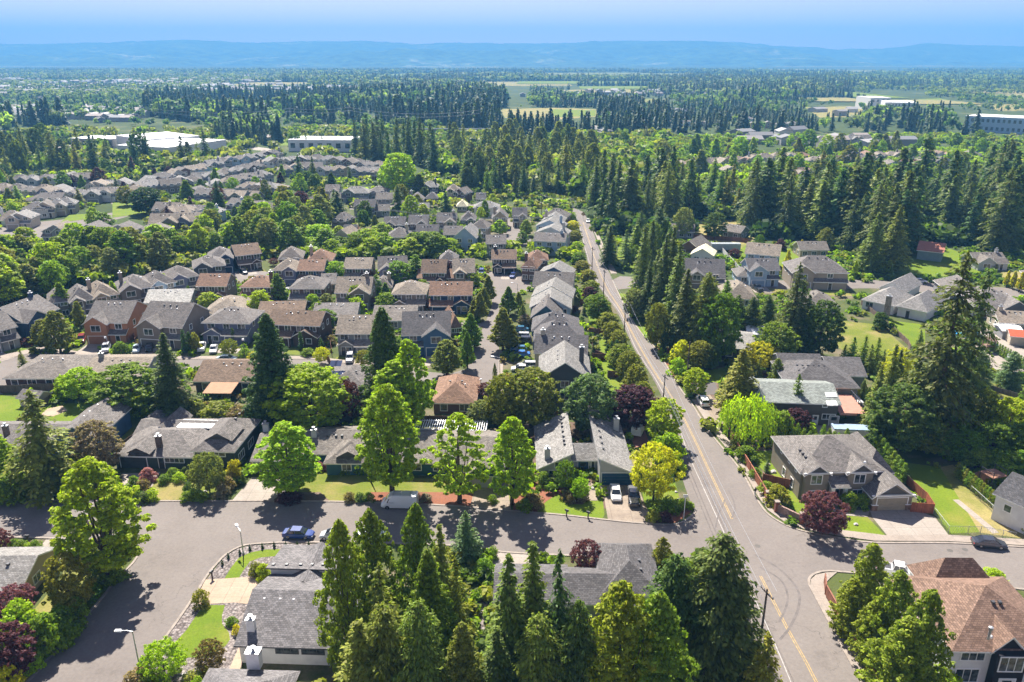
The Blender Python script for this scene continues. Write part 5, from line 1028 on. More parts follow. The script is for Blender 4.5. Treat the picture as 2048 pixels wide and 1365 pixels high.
# ---------------------------------------------------------------- the estate behind, read house by house
EST = [ # FL, FR, eave height, depth, rise, roof, roof colour, wall colour, style, front
 ((167, 645), (254, 645), 5.6, 13.5, 3.6, 'gx', 'grey', 'orange', 2, 1), ((273, 650), (364, 655), 5.6, 13.5, 4.2, 'gx', 'grey', 'taupe', 2, 1), ((401, 645), (499, 647), 5.4, 10.5, 2.6, 'hip', 'grey', 'peri', 1, 1),
 ((532, 648), (640, 652), 5.4, 9, 2.3, 'gx', 'brown', 'dbrown', 1, 1), ((670, 667), (758, 667), 5.4, 10, 3.0, 'gx', 'tan', 'grey', 1, 1), ((802, 670), (902, 668), 5.4, 12, 3.9, 'gx', 'slate', 'blue', 2, 1),
 ((-62, 676), (36, 652), 5.4, 12, 3.0, 'gx', 'grey', 'grey', 2, 1), ((45, 645), (120, 616), 5.4, 12, 3.4, 'gx', 'grey', 'navy', 2, 1),
 ((3, 757), (151, 757), 2.8, 14, 2.4, 'hip', 'taupe', 'dbrown', 3, 0), ((156, 759), (284, 757), 2.8, 14.5, 2.1, 'gx', 'tan', 'grey', 3, 0), ((384, 763), (512, 764), 2.9, 13, 2.2, 'gx', 'brown', 'dbrown', 3, 0),
 ((636, 782), (738, 784), 2.8, 13, 2.6, 'hip', 'grey', 'grey', 3, 0), ((862, 805), (953, 806), 2.8, 13, 2.6, 'hip', 'rust', 'brown', 3, 0),
 ((390, 572), (453, 572), 5.4, 9, 2.5, 'gx', 'rust', 'taupe', 1, 1), ((478, 574), (546, 574), 5.4, 9, 2.3, 'hip', 'rust', 'brown', 1, 1), ((576, 577), (648, 577), 5.4, 10, 2.5, 'hip', 'grey', 'brown', 1, 1),
 ((668, 585), (742, 585), 5.4, 10, 3.2, 'gx', 'tan', 'taupe', 2, 1), ((781, 588), (853, 588), 5.4, 10, 2.6, 'hip', 'tan', 'taupe', 1, 1), ((857, 590), (945, 590), 5.4, 9, 2.6, 'gx', 'rust', 'navy', 1, 1),
 ((512, 630), (608, 628), 2.9, 11, 2.0, 'gx', 'brown', 'dbrown', 3, 0), ((622, 635), (714, 634), 2.9, 12, 2.1, 'gx', 'grey', 'grey', 3, 0), ((742, 641), (832, 641), 2.9, 12, 2.2, 'gx', 'taupe', 'grey', 3, 0), ((402, 628), (490, 626), 2.9, 14, 2.6, 'hip', 'tan', 'beige', 3, 0), ((900, 652), (925, 650), 2.9, 12, 2.2, 'hip', 'rust', 'brown', 3, 0),
 ((286, 606), (380, 604), 2.9, 10, 2.4, 'gx', 'white', 'grey', 3, 0), ((833, 556), (952, 556), 2.9, 8, 1.8, 'gx', 'rust', 'tan', 3, 0), ((640, 568), (672, 567), 2.9, 9, 2.0, 'gx', 'grey', 'grey', 3, 0), ((745, 575), (785, 574), 2.9, 9, 2.0, 'hip', 'taupe', 'tan', 3, 0),
 ((543, 540), (596, 540), 5.2, 9, 2.6, 'hip', 'tan', 'peri', 2, 1), ((593, 541), (648, 541), 5.2, 9, 2.4, 'gx', 'rust', 'navy', 1, 1), ((686, 537), (743, 537), 5.2, 9, 2.4, 'gx', 'tan', 'brown', 1, 1), ((755, 540), (816, 538), 5.2, 9, 3.2, 'gx', 'grey', 'peri', 2, 1),
 ((841, 545), (893, 545), 5.2, 9, 3.0, 'gx', 'brown', 'dbrown', 1, 1), ((905, 545), (951, 544), 5.2, 9, 3.2, 'gx', 'tan', 'taupe', 2, 1), ((982, 518), (1034, 518), 5.2, 8, 2.2, 'gx', 'brown', 'black', 1, 1), ((875, 523), (915, 523), 5.0, 9, 2.6, 'hip', 'grey', 'grey', 0, 1),
 ((555, 518), (606, 516), 5.0, 10, 2.8, 'hip', 'taupe', 'brown', 0, 1), ((610, 523), (664, 522), 5.0, 10, 2.8, 'hip', 'rust', 'tan', 0, 1), ((413, 518), (468, 514), 5.4, 10, 2.6, 'hip', 'grey', 'navy', 2, 1), ((470, 512), (524, 506), 5.4, 10, 2.6, 'gx', 'brown', 'dbrown', 1, 1), ((384, 536), (452, 530), 5.4, 10, 2.6, 'hip', 'grey', 'dgrey', 2, 1),
 ((336, 560), (400, 550), 5.4, 10, 2.6, 'hip', 'grey', 'peri', 2, 1), ((296, 572), (355, 562), 5.4, 10, 2.8, 'hip', 'grey', 'lblue', 2, 1), ((237, 582), (312, 572), 5.4, 11, 2.8, 'hip', 'grey', 'taupe', 2, 1), ((182, 596), (240, 586), 5.2, 11, 2.8, 'hip', 'tan', 'tan', 2, 1), ((136, 604), (192, 596), 5.2, 11, 2.8, 'hip', 'grey', 'taupe', 2, 1), ((92, 606), (140, 600), 5.2, 10, 2.4, 'hip', 'taupe', 'taupe', 0, 1),
 # the column of houses backing on the main road
 ((1076, 757), (1184, 759), 5.6, 13, 3.6, 'gy', 'pale', 'dgrey', 0, 0), ((1067, 705), (1176, 709), 5.4, 9, 2.8, 'gx', 'slate', 'beige', 0, 1), ((1066, 680), (1170, 682), 5.4, 10, 3.4, 'hip', 'slate', 'grey', 0, 1), ((1062, 660), (1160, 662), 5.4, 10, 3.2, 'hip', 'slate', 'grey', 0, 1),
 ((1060, 634), (1124, 636), 5.4, 10, 3.2, 'gy', 'grey', 'teal', 0, 1), ((1058, 615), (1144, 617), 5.4, 9, 3.0, 'gy', 'pale', 'lblue', 0, 1), ((1062, 592), (1146, 596), 5.4, 9, 3.2, 'gy', 'pale', 'yellow', 0, 1), ((1064, 570), (1146, 574), 5.4, 9, 3.0, 'gx', 'grey', 'lgrey', 0, 1), ((1074, 547), (1141, 552), 5.4, 8, 2.4, 'gy', 'pale', 'navy', 0, 1),
 ((1040, 534), (1074, 536), 5.0, 9, 2.4, 'hip', 'rust', 'rust' if 0 else 'brown', 0, 1), ((1052, 520), (1098, 520), 5.0, 8, 2.4, 'hip', 'rust', 'brown', 0, 1),
 ((1066, 481), (1131, 484), 5.6, 8, 2.2, 'gx', 'grey', 'lblue', 0, 0), ((1068, 466), (1134, 470), 5.4, 8, 2.6, 'gy', 'pale', 'lgrey', 0, 1), ((1070, 452), (1128, 455), 5.4, 8, 2.6, 'gy', 'pale', 'lblue', 0, 1), ((1082, 441), (1128, 443), 5.2, 8, 2.4, 'gy', 'pale', 'beige', 0, 1), ((1084, 431), (1134, 434), 5.2, 8, 2.6, 'hip', 'grey', 'brown', 0, 1),
 # upper cul de sac
 ((771, 474), (820, 474), 5.4, 9, 2.8, 'hip', 'grey', 'beige', 0, 0), ((830, 471), (877, 471), 5.4, 9, 3.2, 'gx', 'slate', 'teal', 0, 0), ((886, 469), (925, 469), 5.4, 8, 2.4, 'gx', 'grey', 'peri', 0, 0), ((905, 474), (953, 476), 5.6, 10, 3.6, 'gy', 'light', 'lblue', 0, 0), ((971, 487), (1013, 487), 5.4, 8, 2.2, 'gx', 'grey', 'sage', 0, 0),
 ((711, 476), (752, 476), 3.0, 9, 2.6, 'gx', 'rust', 'tan', 0, 0), ((664, 472), (702, 474), 5.0, 9, 2.6, 'gy', 'tan', 'beige', 0, 0), ((684, 466), (712, 466), 4.6, 8, 2.4, 'gx', 'dark', 'tan', 0, 0), ((766, 450), (810, 450), 5.0, 8, 2.6, 'gx', 'slate', 'dgrey', 2, 1), ((815, 448), (856, 448), 5.0, 9, 2.8, 'gx', 'slate', 'taupe', 2, 1), ((872, 444), (913, 444), 5.0, 8, 3.0, 'gx', 'grey', 'beige', 2, 1),
 ((920, 440), (952, 440), 5.0, 9, 2.8, 'hip', 'grey', 'navy', 2, 1), ((983, 436), (1017, 436), 5.0, 9, 2.8, 'gy', 'grey', 'tan', 0, 1), ((1024, 432), (1055, 432), 5.0, 8, 2.8, 'gx', 'slate', 'tan', 2, 1), ((940, 455), (976, 456), 5.0, 9, 2.6, 'hip', 'taupe', 'tan', 0, 0),
 ((706, 414), (750, 414), 5.0, 8, 2.8, 'gx', 'slate', 'grey', 2, 1), ((738, 422), (780, 421), 3.0, 7, 2.2, 'gx', 'taupe', 'grey', 0, 0), ((816, 400), (847, 400), 4.0, 8, 2.6, 'gy', 'grey', 'grey', 0, 0), ((821, 420), (858, 420), 4.6, 8, 2.4, 'gx', 'pale', 'white', 0, 0), ((750, 398), (785, 398), 3.0, 8, 2.4, 'gx', 'taupe', 'grey', 0, 0),
 ((682, 386), (738, 386), 5.0, 9, 2.6, 'hip', 'pale', 'sage', 2, 1), ((648, 382), (678, 382), 5.0, 8, 2.6, 'gx', 'taupe', 'grey', 2, 1), ((612, 399), (643, 400), 3.0, 9, 2.6, 'hip', 'grey', 'taupe', 0, 0), ((735, 384), (776, 384), 4.6, 9, 2.4, 'hip', 'grey', 'taupe', 0, 0), ((802, 375), (836, 375), 5.0, 8, 2.2, 'gx', 'grey', 'grey', 2, 1), ((840, 374), (876, 374), 5.0, 9, 2.6, 'hip', 'pale', 'dgrey', 2, 1),
 ((892, 381), (920, 381), 4.6, 8, 2.6, 'hip', 'tan', 'beige', 2, 1), ((905, 386), (930, 388), 4.6, 8, 2.4, 'gy', 'taupe', 'brown', 2, 1), ((951, 398), (972, 398), 5.0, 7, 2.4, 'gx', 'slate', 'white', 0, 1), ((946, 416), (1000, 416), 4.6, 9, 2.4, 'hip', 'pale', 'white', 0, 1), ((912, 412), (935, 412), 3.0, 8, 2.2, 'hip', 'cream', 'tan', 0, 1), ((660, 440), (690, 442), 4.6, 9, 2.6, 'hip', 'grey', 'taupe', 0, 1), ((658, 396), (692, 396), 3.0, 7, 2.0, 'gx', 'grey', 'grey', 0, 0),
 ((790, 415), (816, 414), 3, 8, 2.2, 'gx', 'taupe', 'tan', 0, 0), ((850, 396), (876, 396), 3.2, 8, 2.2, 'hip', 'slate', 'taupe', 0, 0),
 # east side of the main road
 ((1369, 553), (1452, 556), 4.2, 12, 4.4, 'gx', 'slate', 'taupe', 2, 1), ((1354, 494), (1400, 500), 3.2, 12, 2.8, 'gy', 'taupe', 'brown', 0, 1), ((1380, 508), (1428, 512), 3.2, 8, 2.2, 'gy', 'cream', 'white', 0, 1), ((1337, 462), (1390, 464), 3.0, 8, 2.2, 'gx', 'grey', 'grey', 0, 1), ((1440, 460), (1482, 466), 3.2, 8, 2.0, 'gx', 'taupe', 'sage', 0, 1),
 ((1489, 506), (1560, 512), 5.6, 9, 2.8, 'gx', 'tan', 'lblue', 1, 1), ((1497, 540), (1562, 540), 5.4, 9, 2.6, 'gx', 'slate', 'lblue', 2, 1), ((1474, 552), (1530, 553), 2.9, 9, 2.2, 'hip', 'grey', 'lblue', 0, 1), ((1582, 543), (1700, 546), 5.6, 12, 3.8, 'hip', 'grey', 'stone', 2, 1),
 ((1449, 596), (1517, 598), 3.0, 13, 3.2, 'hip', 'tan', 'beige', 0, 0), ((1608, 612), (1682, 614), 3.0, 12, 2.6, 'hip', 'taupe', 'beige', 0, 0), ((1440, 695), (1512, 700), 3.0, 13, 1.6, 'gx', 'light', 'dgrey', 0, 0), ((1900, 585), (1972, 588), 3.2, 14, 3.0, 'hip', 'grey', 'grey', 0, 0), ((1948, 612), (2060, 616), 3.4, 14, 3.2, 'hip', 'grey', 'dgrey', 2, 1), ((1998, 645), (2080, 650), 3.0, 9, 2.0, 'gx', 'tan', 'beige', 0, 0),
 ((1952, 524), (2018, 524), 2.9, 9, 2.2, 'gx', 'taupe', 'lgrey', 2, 1), ((1600, 500), (1660, 500), 3, 8, 2.2, 'gx', 'taupe', 'tan', 0, 1), ((2060, 560), (2140, 566), 3, 12, 2.6, 'hip', 'grey', 'grey', 0, 1),
]
for FL, FR, ze, dp, ri, kd, rc_, wc_, st, fr in EST: generic(FL, FR, ze, dp, ri, kd, rc_, wc_, st, front=bool(fr))
def extra(i): return HOUSES[N0+i][0], HOUSES[N0+i][1]
N0 = len(HOUSES)-len(EST)
def addpart(i, nm, mb, color=None):
    o, s = extra(i); mb.obj(nm, o, color)
# solar panels on the grey hipped roof
o, s = extra(11); mb = MB()
for px, py in ((668, 741), (678, 741), (662, 752), (672, 752), (683, 752), (694, 752), (694, 762)):
    x, y = s.lo(px, py, 4.3); sl = 2.6/6.5; mb.mesh([(x-.75, y-.9, 2.95+(y-.9)*sl), (x+.75, y-.9, 2.95+(y-.9)*sl), (x+.75, y+.9, 2.95+(y+.9)*sl), (x-.75, y+.9, 2.95+(y+.9)*sl)], [(0, 1, 2, 3)], 'solar')
mb.obj('solar_panel', o)
# patio cover of the brown ranch
o, s = extra(10); mb = MB(); x0, y0 = s.lo(404, 786, 2.4); x1, _ = s.lo(462, 786, 2.4); mb.mesh([(x0, y0, 2.3), (x1, y0, 2.3), (x1, 0, 2.8), (x0, 0, 2.8), (x0, y0, 2.2), (x1, y0, 2.2), (x1, 0, 2.7), (x0, 0, 2.7)], [(0, 1, 2, 3), (7, 6, 5, 4), (0, 4, 5, 1), (1, 5, 6, 2), (3, 2, 6, 7), (0, 3, 7, 4)], 'painted')
for x in (x0+.2, (x0+x1)/2, x1-.2): mb.box(x-.07, x+.07, y0+.1, y0+.24, 0, 2.2, 'dark_trim')
mb.obj('patio_cover', o, (.33, .18, .1))
# dormers and gables of the blue house by the corner
o, s = extra(5); mb = MB(); add_roof(mb, s.W*.72, s.W*.92, -.1, 4, 5.6, 1.2, 'gy'); mb.box(s.W*.72, s.W*.92, -.1, 4, 4.6, 5.6, 'siding', 'tb'); mb.obj('dormer', o, RC['slate'])
# outbuildings
def outb(label, FL, FR, ze, dp, ri, kd, rc_, wc_, rmat='shingles', name='shed', mat='siding', ex=None):
    h = House(label, rc_, wc_, name, name.replace('_', ' ')).eaves(FL, FR, ze); h.vol(0, h.W, 0, dp, ze, ri, kd, mat=mat, rmat=rmat)
    if ex: ex(h)
    h.done(); return h
outb('open barn with rusty red metal roof on the bright meadow below the firs', (1833, 500), (1888, 506), 3.6, 11, 2.2, 'gx', (.36, .15, .1), (.2, .26, .27), 'painted', 'barn')
outb('grey roofed garden shed with cream walls beside the wooden fence', (30, 795), (72, 800), 2.2, 3.6, 1.0, 'gx', 'grey', 'cream' if 0 else 'beige')
outb('white metal shed with ribbed roof behind the dense trees', (1494, 668), (1532, 670), 3.0, 7, .9, 'gx', (.55, .56, .57), 'white', 'painted')
outb('small shed with a grey flat canopy beside the reddish deck', (1700, 806), (1728, 806), 2.4, 4, .3, 'sf', (.42, .42, .41), 'char', 'painted')
outb('garden shed with bright red roof behind the long hedge', (2020, 672), (2064, 676), 2.6, 5, .9, 'gx', (.5, .1, .05), 'beige', 'painted')
outb('white roofed garden building behind the long hedge', (2005, 662), (2050, 664), 2.5, 5, .5, 'gx', (.65, .65, .64), 'grey', 'painted')
outb('flat roofed outbuilding with brown felt roof behind the long ranch house', (570, 852), (634, 854), 2.4, 4, .4, 'sf', 'brown', 'taupe')
# ---------------------------------------------------------------- far rows of homes
def row(a, b_, n, ze=4.6, dep=9, dz=.0, cols=('grey', 'light', 'light', 'tan', 'taupe', 'pale'), w=30, jit=3):
    for i in range(n):
        t = (i+.5)/n; x = a[0]+(b_[0]-a[0])*t+random.uniform(-jit, jit); y = a[1]+(b_[1]-a[1])*t+random.uniform(-.8, .8); ww = w*(a[2] if len(a) > 2 else 1)
        pxm = DEP(G(x, y))/F_PX; hw = random.uniform(5.6, 7)/pxm*w/30; sl = (b_[1]-a[1])/max(1, abs(b_[0]-a[0]))*hw*.35*(1 if b_[0] > a[0] else -1)
        generic((x-hw, y-sl), (x+hw, y+sl), random.choice((ze, ze, 3.0)), dep, random.uniform(2.0, 3.0), random.choice(('gx', 'hip', 'gy', 'hip')), random.choice(cols), random.choice(('white', 'tan', 'grey', 'lgrey', 'taupe', 'beige', 'peri', 'lblue', 'brown')), random.choice((0, 2, 2)))
for a, b_, n in (((256, 392), (345, 352), 5), ((345, 352), (440, 326), 5), ((440, 326), (560, 306), 7), ((330, 372), (440, 350), 5), ((450, 348), (560, 322), 6), ((560, 322), (640, 318), 5), ((640, 320), (760, 334), 6), ((560, 340), (640, 334), 4), ((640, 340), (770, 346), 6), ((430, 372), (540, 348), 5),
                 ((20, 362), (170, 356), 6), ((-40, 380), (120, 384), 6), ((120, 392), (230, 386), 5), ((55, 420), (140, 408), 4), ((0, 440), (50, 436), 2), ((180, 372), (250, 368), 3), ((310, 420), (420, 428), 4), ((460, 408), (520, 420), 3), ((400, 440), (300, 446), 2), ((60, 400), (110, 398), 2), ((370, 386), (500, 396), 5), ((480, 376), (560, 378), 4), ((80, 462), (330, 466), 4), ((270, 480), (300, 480), 1)): row(a, b_, n)
for a, b_, n in (((1360, 332), (1500, 322), 7), ((1450, 342), (1480, 342), 1), ((1500, 318), (1620, 312), 5), ((1570, 352), (1620, 345), 3), ((1620, 322), (1760, 318), 5), ((1700, 312), (1900, 310), 8), ((1780, 330), (1900, 322), 4), ((1900, 308), (1960, 310), 2)): row(a, b_, n, cols=('tan', 'tan', 'brown', 'taupe', 'rust'))
for a, b_, n in (((190, 238), (280, 230), 5), ((160, 222), (300, 216), 6), ((420, 216), (480, 214), 3), ((0, 232), (60, 228), 2), ((60, 196), (290, 190), 6), ((575, 186), (640, 184), 4), ((250, 168), (500, 166), 6), ((1440, 232), (1500, 240), 4), ((1500, 246), (1600, 250), 4), ((1190, 256), (1200, 262), 1), ((1650, 280), (1740, 278), 4), ((1300, 248), (1420, 246), 4), ((1370, 184), (1430, 184), 3), ((130, 156), (460, 152), 7)): row(a, b_, n, cols=('light', 'pale', 'taupe', 'grey'), w=34)
# large distant buildings
def big(label, FL, FR, z, dep, wc_, rc_, name='warehouse', bays=8, stor=1, ri=.2):
    h = House(label, rc_, wc_, name, name.replace('_', ' ')).eaves(FL, FR, z); h.vol(0, h.W, 0, dep, z, ri, 'flat', mat='painted', rmat='painted', overhang=.1); w = h.W/bays
    for k in range(stor):
        mb = MB(); mb.box(-w*.25, w*.25, -.06, .02, -z*.21/stor, z*.21/stor, 'glass_dark'); wm_ = mb.me('window')
        for i in range(bays): h.put(wm_, w*(i+.5), 0, z*(k+.51)/stor)
    h.done(); return h
big('long white warehouse with flat bright roof, lower half of the pair', (231, 291), (335, 296), 9, 62, 'white', (.78, .78, .77), bays=3)
big('white warehouse with tall end wall behind the long white warehouse', (292, 280), (400, 272), 10, 55, 'white', (.78, .78, .77), bays=4)
big('white flat roofed warehouse behind two dark firs', (574, 280), (704, 281), 9, 30, 'white', (.8, .8, .79), bays=7)
big('grey two storey depot with pale flat roof by the road', (139, 277), (223, 279), 7, 26, 'grey', (.75, .75, .72), 'depot', 8)
big('white institutional building on the far green rise', (1770, 205), (1836, 206), 15, 50, 'white', (.8, .8, .78), 'hospital_building', 10, 2)
big('taller white block at the end of the institutional building', (1742, 196), (1783, 196), 17, 50, 'white', (.8, .8, .78), 'hospital_building', 4, 2)
big('long pale office building with blue glass behind the dark firs', (1930, 232), (2060, 238), 15, 40, 'lblue', (.7, .7, .7), 'office_building', 12, 2)
big('low brick annexe in front of the long office building', (1950, 246), (1995, 246), 8, 20, (.36, .14, .09), (.6, .58, .55), 'office_building', 4)
big('small red roofed building among the trees below the bridge', (865, 307), (893, 307), 4, 12, 'tan', (.45, .15, .1), 'store_building', 3)
# ---------------------------------------------------------------- vehicles
def body_loft(mb, secs, mat):
    """secs: (x, half width low, half width high, z low, z high, z mid) cross sections along the length"""
    rows = []
    for x, wl, wh, z0, z1 in secs:
        zm = z0+(z1-z0)*.55; rows.append([(x, -wl*.96, z0), (x, -wl, z0+(z1-z0)*.25), (x, -wl, zm), (x, -wh, z1-.04), (x, -wh*.8, z1), (x, wh*.8, z1), (x, wh, z1-.04), (x, wl, zm), (x, wl, z0+(z1-z0)*.25), (x, wl*.96, z0)])
    k = len(rows[0]); v = [p for r_ in rows for p in r_]; f = []
    for i in range(len(rows)-1):
        for j in range(k): f.append((i*k+j, i*k+(j+1) % k, (i+1)*k+(j+1) % k, (i+1)*k+j))
    f.append(tuple(range(k))); f.append(tuple(range(len(v)-1, len(v)-k-1, -1))); mb.mesh(v, f, mat)
CARS = {}; INFO2 = {}
def car_protos():
    S = dict(
     sedan=dict(L=4.75, W=1.82, hood=.92, roof=1.45, gh=[(-1.75, 1.0), (-1.0, 1.43), (.45, 1.45), (1.3, .98)], wb=2.75, nose=.72, tail=.98),
     hatch=dict(L=4.2, W=1.78, hood=.95, roof=1.5, gh=[(-2.0, 1.05), (-1.5, 1.45), (.35, 1.5), (1.2, 1.0)], wb=2.6, nose=.78, tail=1.0),
     suv=dict(L=4.7, W=1.9, hood=1.08, roof=1.75, gh=[(-2.2, 1.15), (-2.0, 1.7), (.4, 1.75), (1.1, 1.12)], wb=2.75, nose=.95, tail=1.12),
     van=dict(L=5.95, W=2.05, hood=1.25, roof=2.5, gh=[(1.15, 2.2), (1.2, 2.3), (1.3, 2.35), (2.35, 1.35)], wb=3.9, nose=1.1, tail=2.4),
     pickup=dict(L=5.7, W=1.98, hood=1.15, roof=1.85, gh=[(-.75, 1.2), (-.55, 1.82), (.7, 1.85), (1.25, 1.2)], wb=3.5, nose=1.05, tail=1.15))
    for k, s in S.items():
        L_, W_, hw = s['L'], s['W'], s['W']/2; body, glass = MB(), MB(); x0, x1 = -L_/2, L_/2
        if k == 'van':
            body_loft(body, [(x0, hw*.95, hw*.86, .35, 2.42), (x0+.2, hw, hw*.9, .3, 2.5), (1.0, hw, hw*.9, .3, 2.5), (1.7, hw, hw*.86, .3, 2.2), (2.3, hw, hw*.88, .32, 1.4), (2.75, hw*.95, hw*.82, .35, 1.2), (x1, hw*.82, hw*.7, .4, .85)], 'car_paint')
            glass.mesh([(1.62, -hw*.8, 2.24), (1.62, hw*.8, 2.24), (2.32, hw*.84, 1.42), (2.32, -hw*.84, 1.42)], [(0, 1, 2, 3)], 'car_glass')
            for sg in (-1, 1): glass.mesh([(.75, sg*hw*1.005, 1.25), (1.95, sg*hw*1.005, 1.25), (1.6, sg*hw*.93, 1.95), (.75, sg*hw*.93, 1.95)], [(0, 1, 2, 3)], 'car_glass')
        else:
            zb = s['tail']; cab0 = s['gh'][0][0]; cab3 = s['gh'][3][0]
            body_loft(body, [(x0, hw*.85, hw*.8, .38, zb-.12), (x0+.15, hw*.97, hw*.88, .28, zb), (cab0, hw, hw*.9, .25, zb+.02), (cab3, hw, hw*.9, .25, s['hood']+.02), (x1-.5, hw*.97, hw*.84, .27, s['nose']+.1), (x1-.1, hw*.88, hw*.72, .3, s['nose']), (x1, hw*.78, hw*.65, .36, s['nose']-.15)], 'car_paint')
            (a, az), (b_, bz), (c, cz), (d, dz) = s['gh']; wl, wr = hw*.88, hw*.7
            V = [(a, -wl, az-.03), (a, wl, az-.03), (b_, -wr, bz), (b_, wr, bz), (c, -wr, cz), (c, wr, cz), (d, -wl, dz-.03), (d, wl, dz-.03)]
            glass.mesh(V, [(0, 2, 3, 1), (4, 6, 7, 5), (0, 6, 4, 2), (1, 3, 5, 7)], 'car_glass')
            body.mesh([(b_-.04, -wr-.02, bz+.02), (b_-.04, wr+.02, bz+.02), (c+.04, wr+.02, cz+.02), (c+.04, -wr-.02, cz+.02), (b_-.04, -wr-.02, bz-.04), (b_-.04, wr+.02, bz-.04), (c+.04, wr+.02, cz-.04), (c+.04, -wr-.02, cz-.04)], [(0, 1, 2, 3), (0, 4, 5, 1), (2, 6, 7, 3), (1, 5, 6, 2), (0, 3, 7, 4)], 'car_paint')
            for sg in (-1, 1):
                for q in ((a, az, b_, bz), (d, dz, c, cz), ((a+d)/2-.1, (az+dz)/2, (b_+c)/2-.1, (bz+cz)/2)):
                    body.tube([(q[0], sg*(wl+.01), q[1]-.03), (q[2], sg*(wr+.01), q[3])], .045, 'car_paint', 4)
            if k == 'pickup':
                body.box(-2.62, -.95, -hw*.72, hw*.72, 1.155, 1.185, 'dark_trim')
        wl_ = MB(); wl_.tube([(0, -.11, 0), (0, .11, 0)], .35 if k != 'sedan' else .33, 'rubber', 14); rm = MB(); rm.tube([(0, -.118, 0), (0, .118, 0)], .21, 'chrome', 10)
        hl, tl = MB(), MB(); hl.box(-.05, .05, -.17, .17, -.07, .07, 'lamp_clear'); tl.box(-.04, .04, -.14, .14, -.1, .1, 'lamp_red')
        CARS[k] = (body.me('body'), glass.me('car_window'), wl_.me('wheel'), rm.me('rim'), hl.me('headlight'), tl.me('tail_light'), s)
car_protos()
PAINT = dict(blue=(.02, .05, .2), bblue=(.02, .15, .5), silver=(.42, .43, .45), white=(.75, .75, .74), black=(.012, .012, .015), grey=(.1, .105, .11), red=(.2, .02, .02), teal=(.03, .13, .22), gold=(.4, .36, .08), dark=(.03, .035, .045), pale=(.4, .5, .55))
def car(kind, px, py, tx, ty, paint, label, group=None, name=None, far=False):
    """a car centred at photo pixel, its nose pointing towards pixel (tx, ty)"""
    p, q = G(px, py), G(tx, ty); rz = math.atan2(q.y-p.y, q.x-p.x); p.z = 0.05
    nm = name or {'sedan': 'parked_car', 'hatch': 'parked_car', 'suv': 'parked_car', 'van': 'delivery_van', 'pickup': 'pickup_truck'}[kind]
    t = thing(nm, label, {'van': 'van', 'pickup': 'pickup truck'}.get(kind, 'car'), p, rz, group); b_, g, w, rm, hl, tl, s = CARS[kind]; c = PAINT[paint]
    link('body', b_, t, c); link('window', g, t); hw = s['W']/2
    for x in (-s['wb']/2-.05, s['wb']/2-.05):
        for sg in (-1, 1):
            wo = link('wheel', w, t, None, (x, sg*(hw-.1), .34)); link('rim', rm, wo)
    for sg in (-1, 1):
        link('headlight', hl, t, None, (s['L']/2-.1, sg*hw*.62, s['nose']-.16 if kind != 'van' else .95)); link('tail_light', tl, t, None, (-s['L']/2+.03, sg*hw*.72, s['tail']-.3 if kind != 'van' else 1.2))
    return t
g1 = 'cars parked along the side street'
car('sedan', 598, 1074, 640, 1076, 'blue', 'dark blue sedan parked at the kerb above the row of tiny conifers', g1)
car('hatch', 668, 1077, 630, 1076, 'silver', 'silver hatchback with roof window parked behind the dark blue sedan', g1)
car('sedan', 745, 1076, 790, 1078, 'white', 'white car mostly hidden behind the redwoods at the kerb', g1)
v = car('van', 800, 1014, 760, 1013, 'white', 'tall white delivery van parked at the far kerb in tree shade')
mb = MB(); 
for x in (-1.8, -.3, .9): mb.box(x-.04, x+.04, -.75, .75, 2.52, 2.58, 'metal_grey')
for y in (-.6, -.2, .25, .6): mb.box(-2.2, 1.1, y-.03, y+.03, 2.58, 2.63, 'metal_grey')
mb.obj('roof_rack', v)
car('sedan', 1231, 992, 1235, 1020, 'white', 'white coupe parked on the driveway below the dark blue garage door')
car('pickup', 1267, 1000, 1272, 1035, 'black', 'black truck with silver cab roof standing beside the white coupe')
car('sedan', 1977, 1093, 2020, 1097, 'dark', 'black sedan parked at the pavement near the dry sloping lawn')
car('pickup', 1794, 1150, 1832, 1158, 'white', 'white pickup truck parked beyond the leaning olive firs')
car('suv', 1405, 808, 1390, 786, 'white', 'white car on the gravel verge beside the weeping willow')
g2 = 'cars parked on the estate driveways'
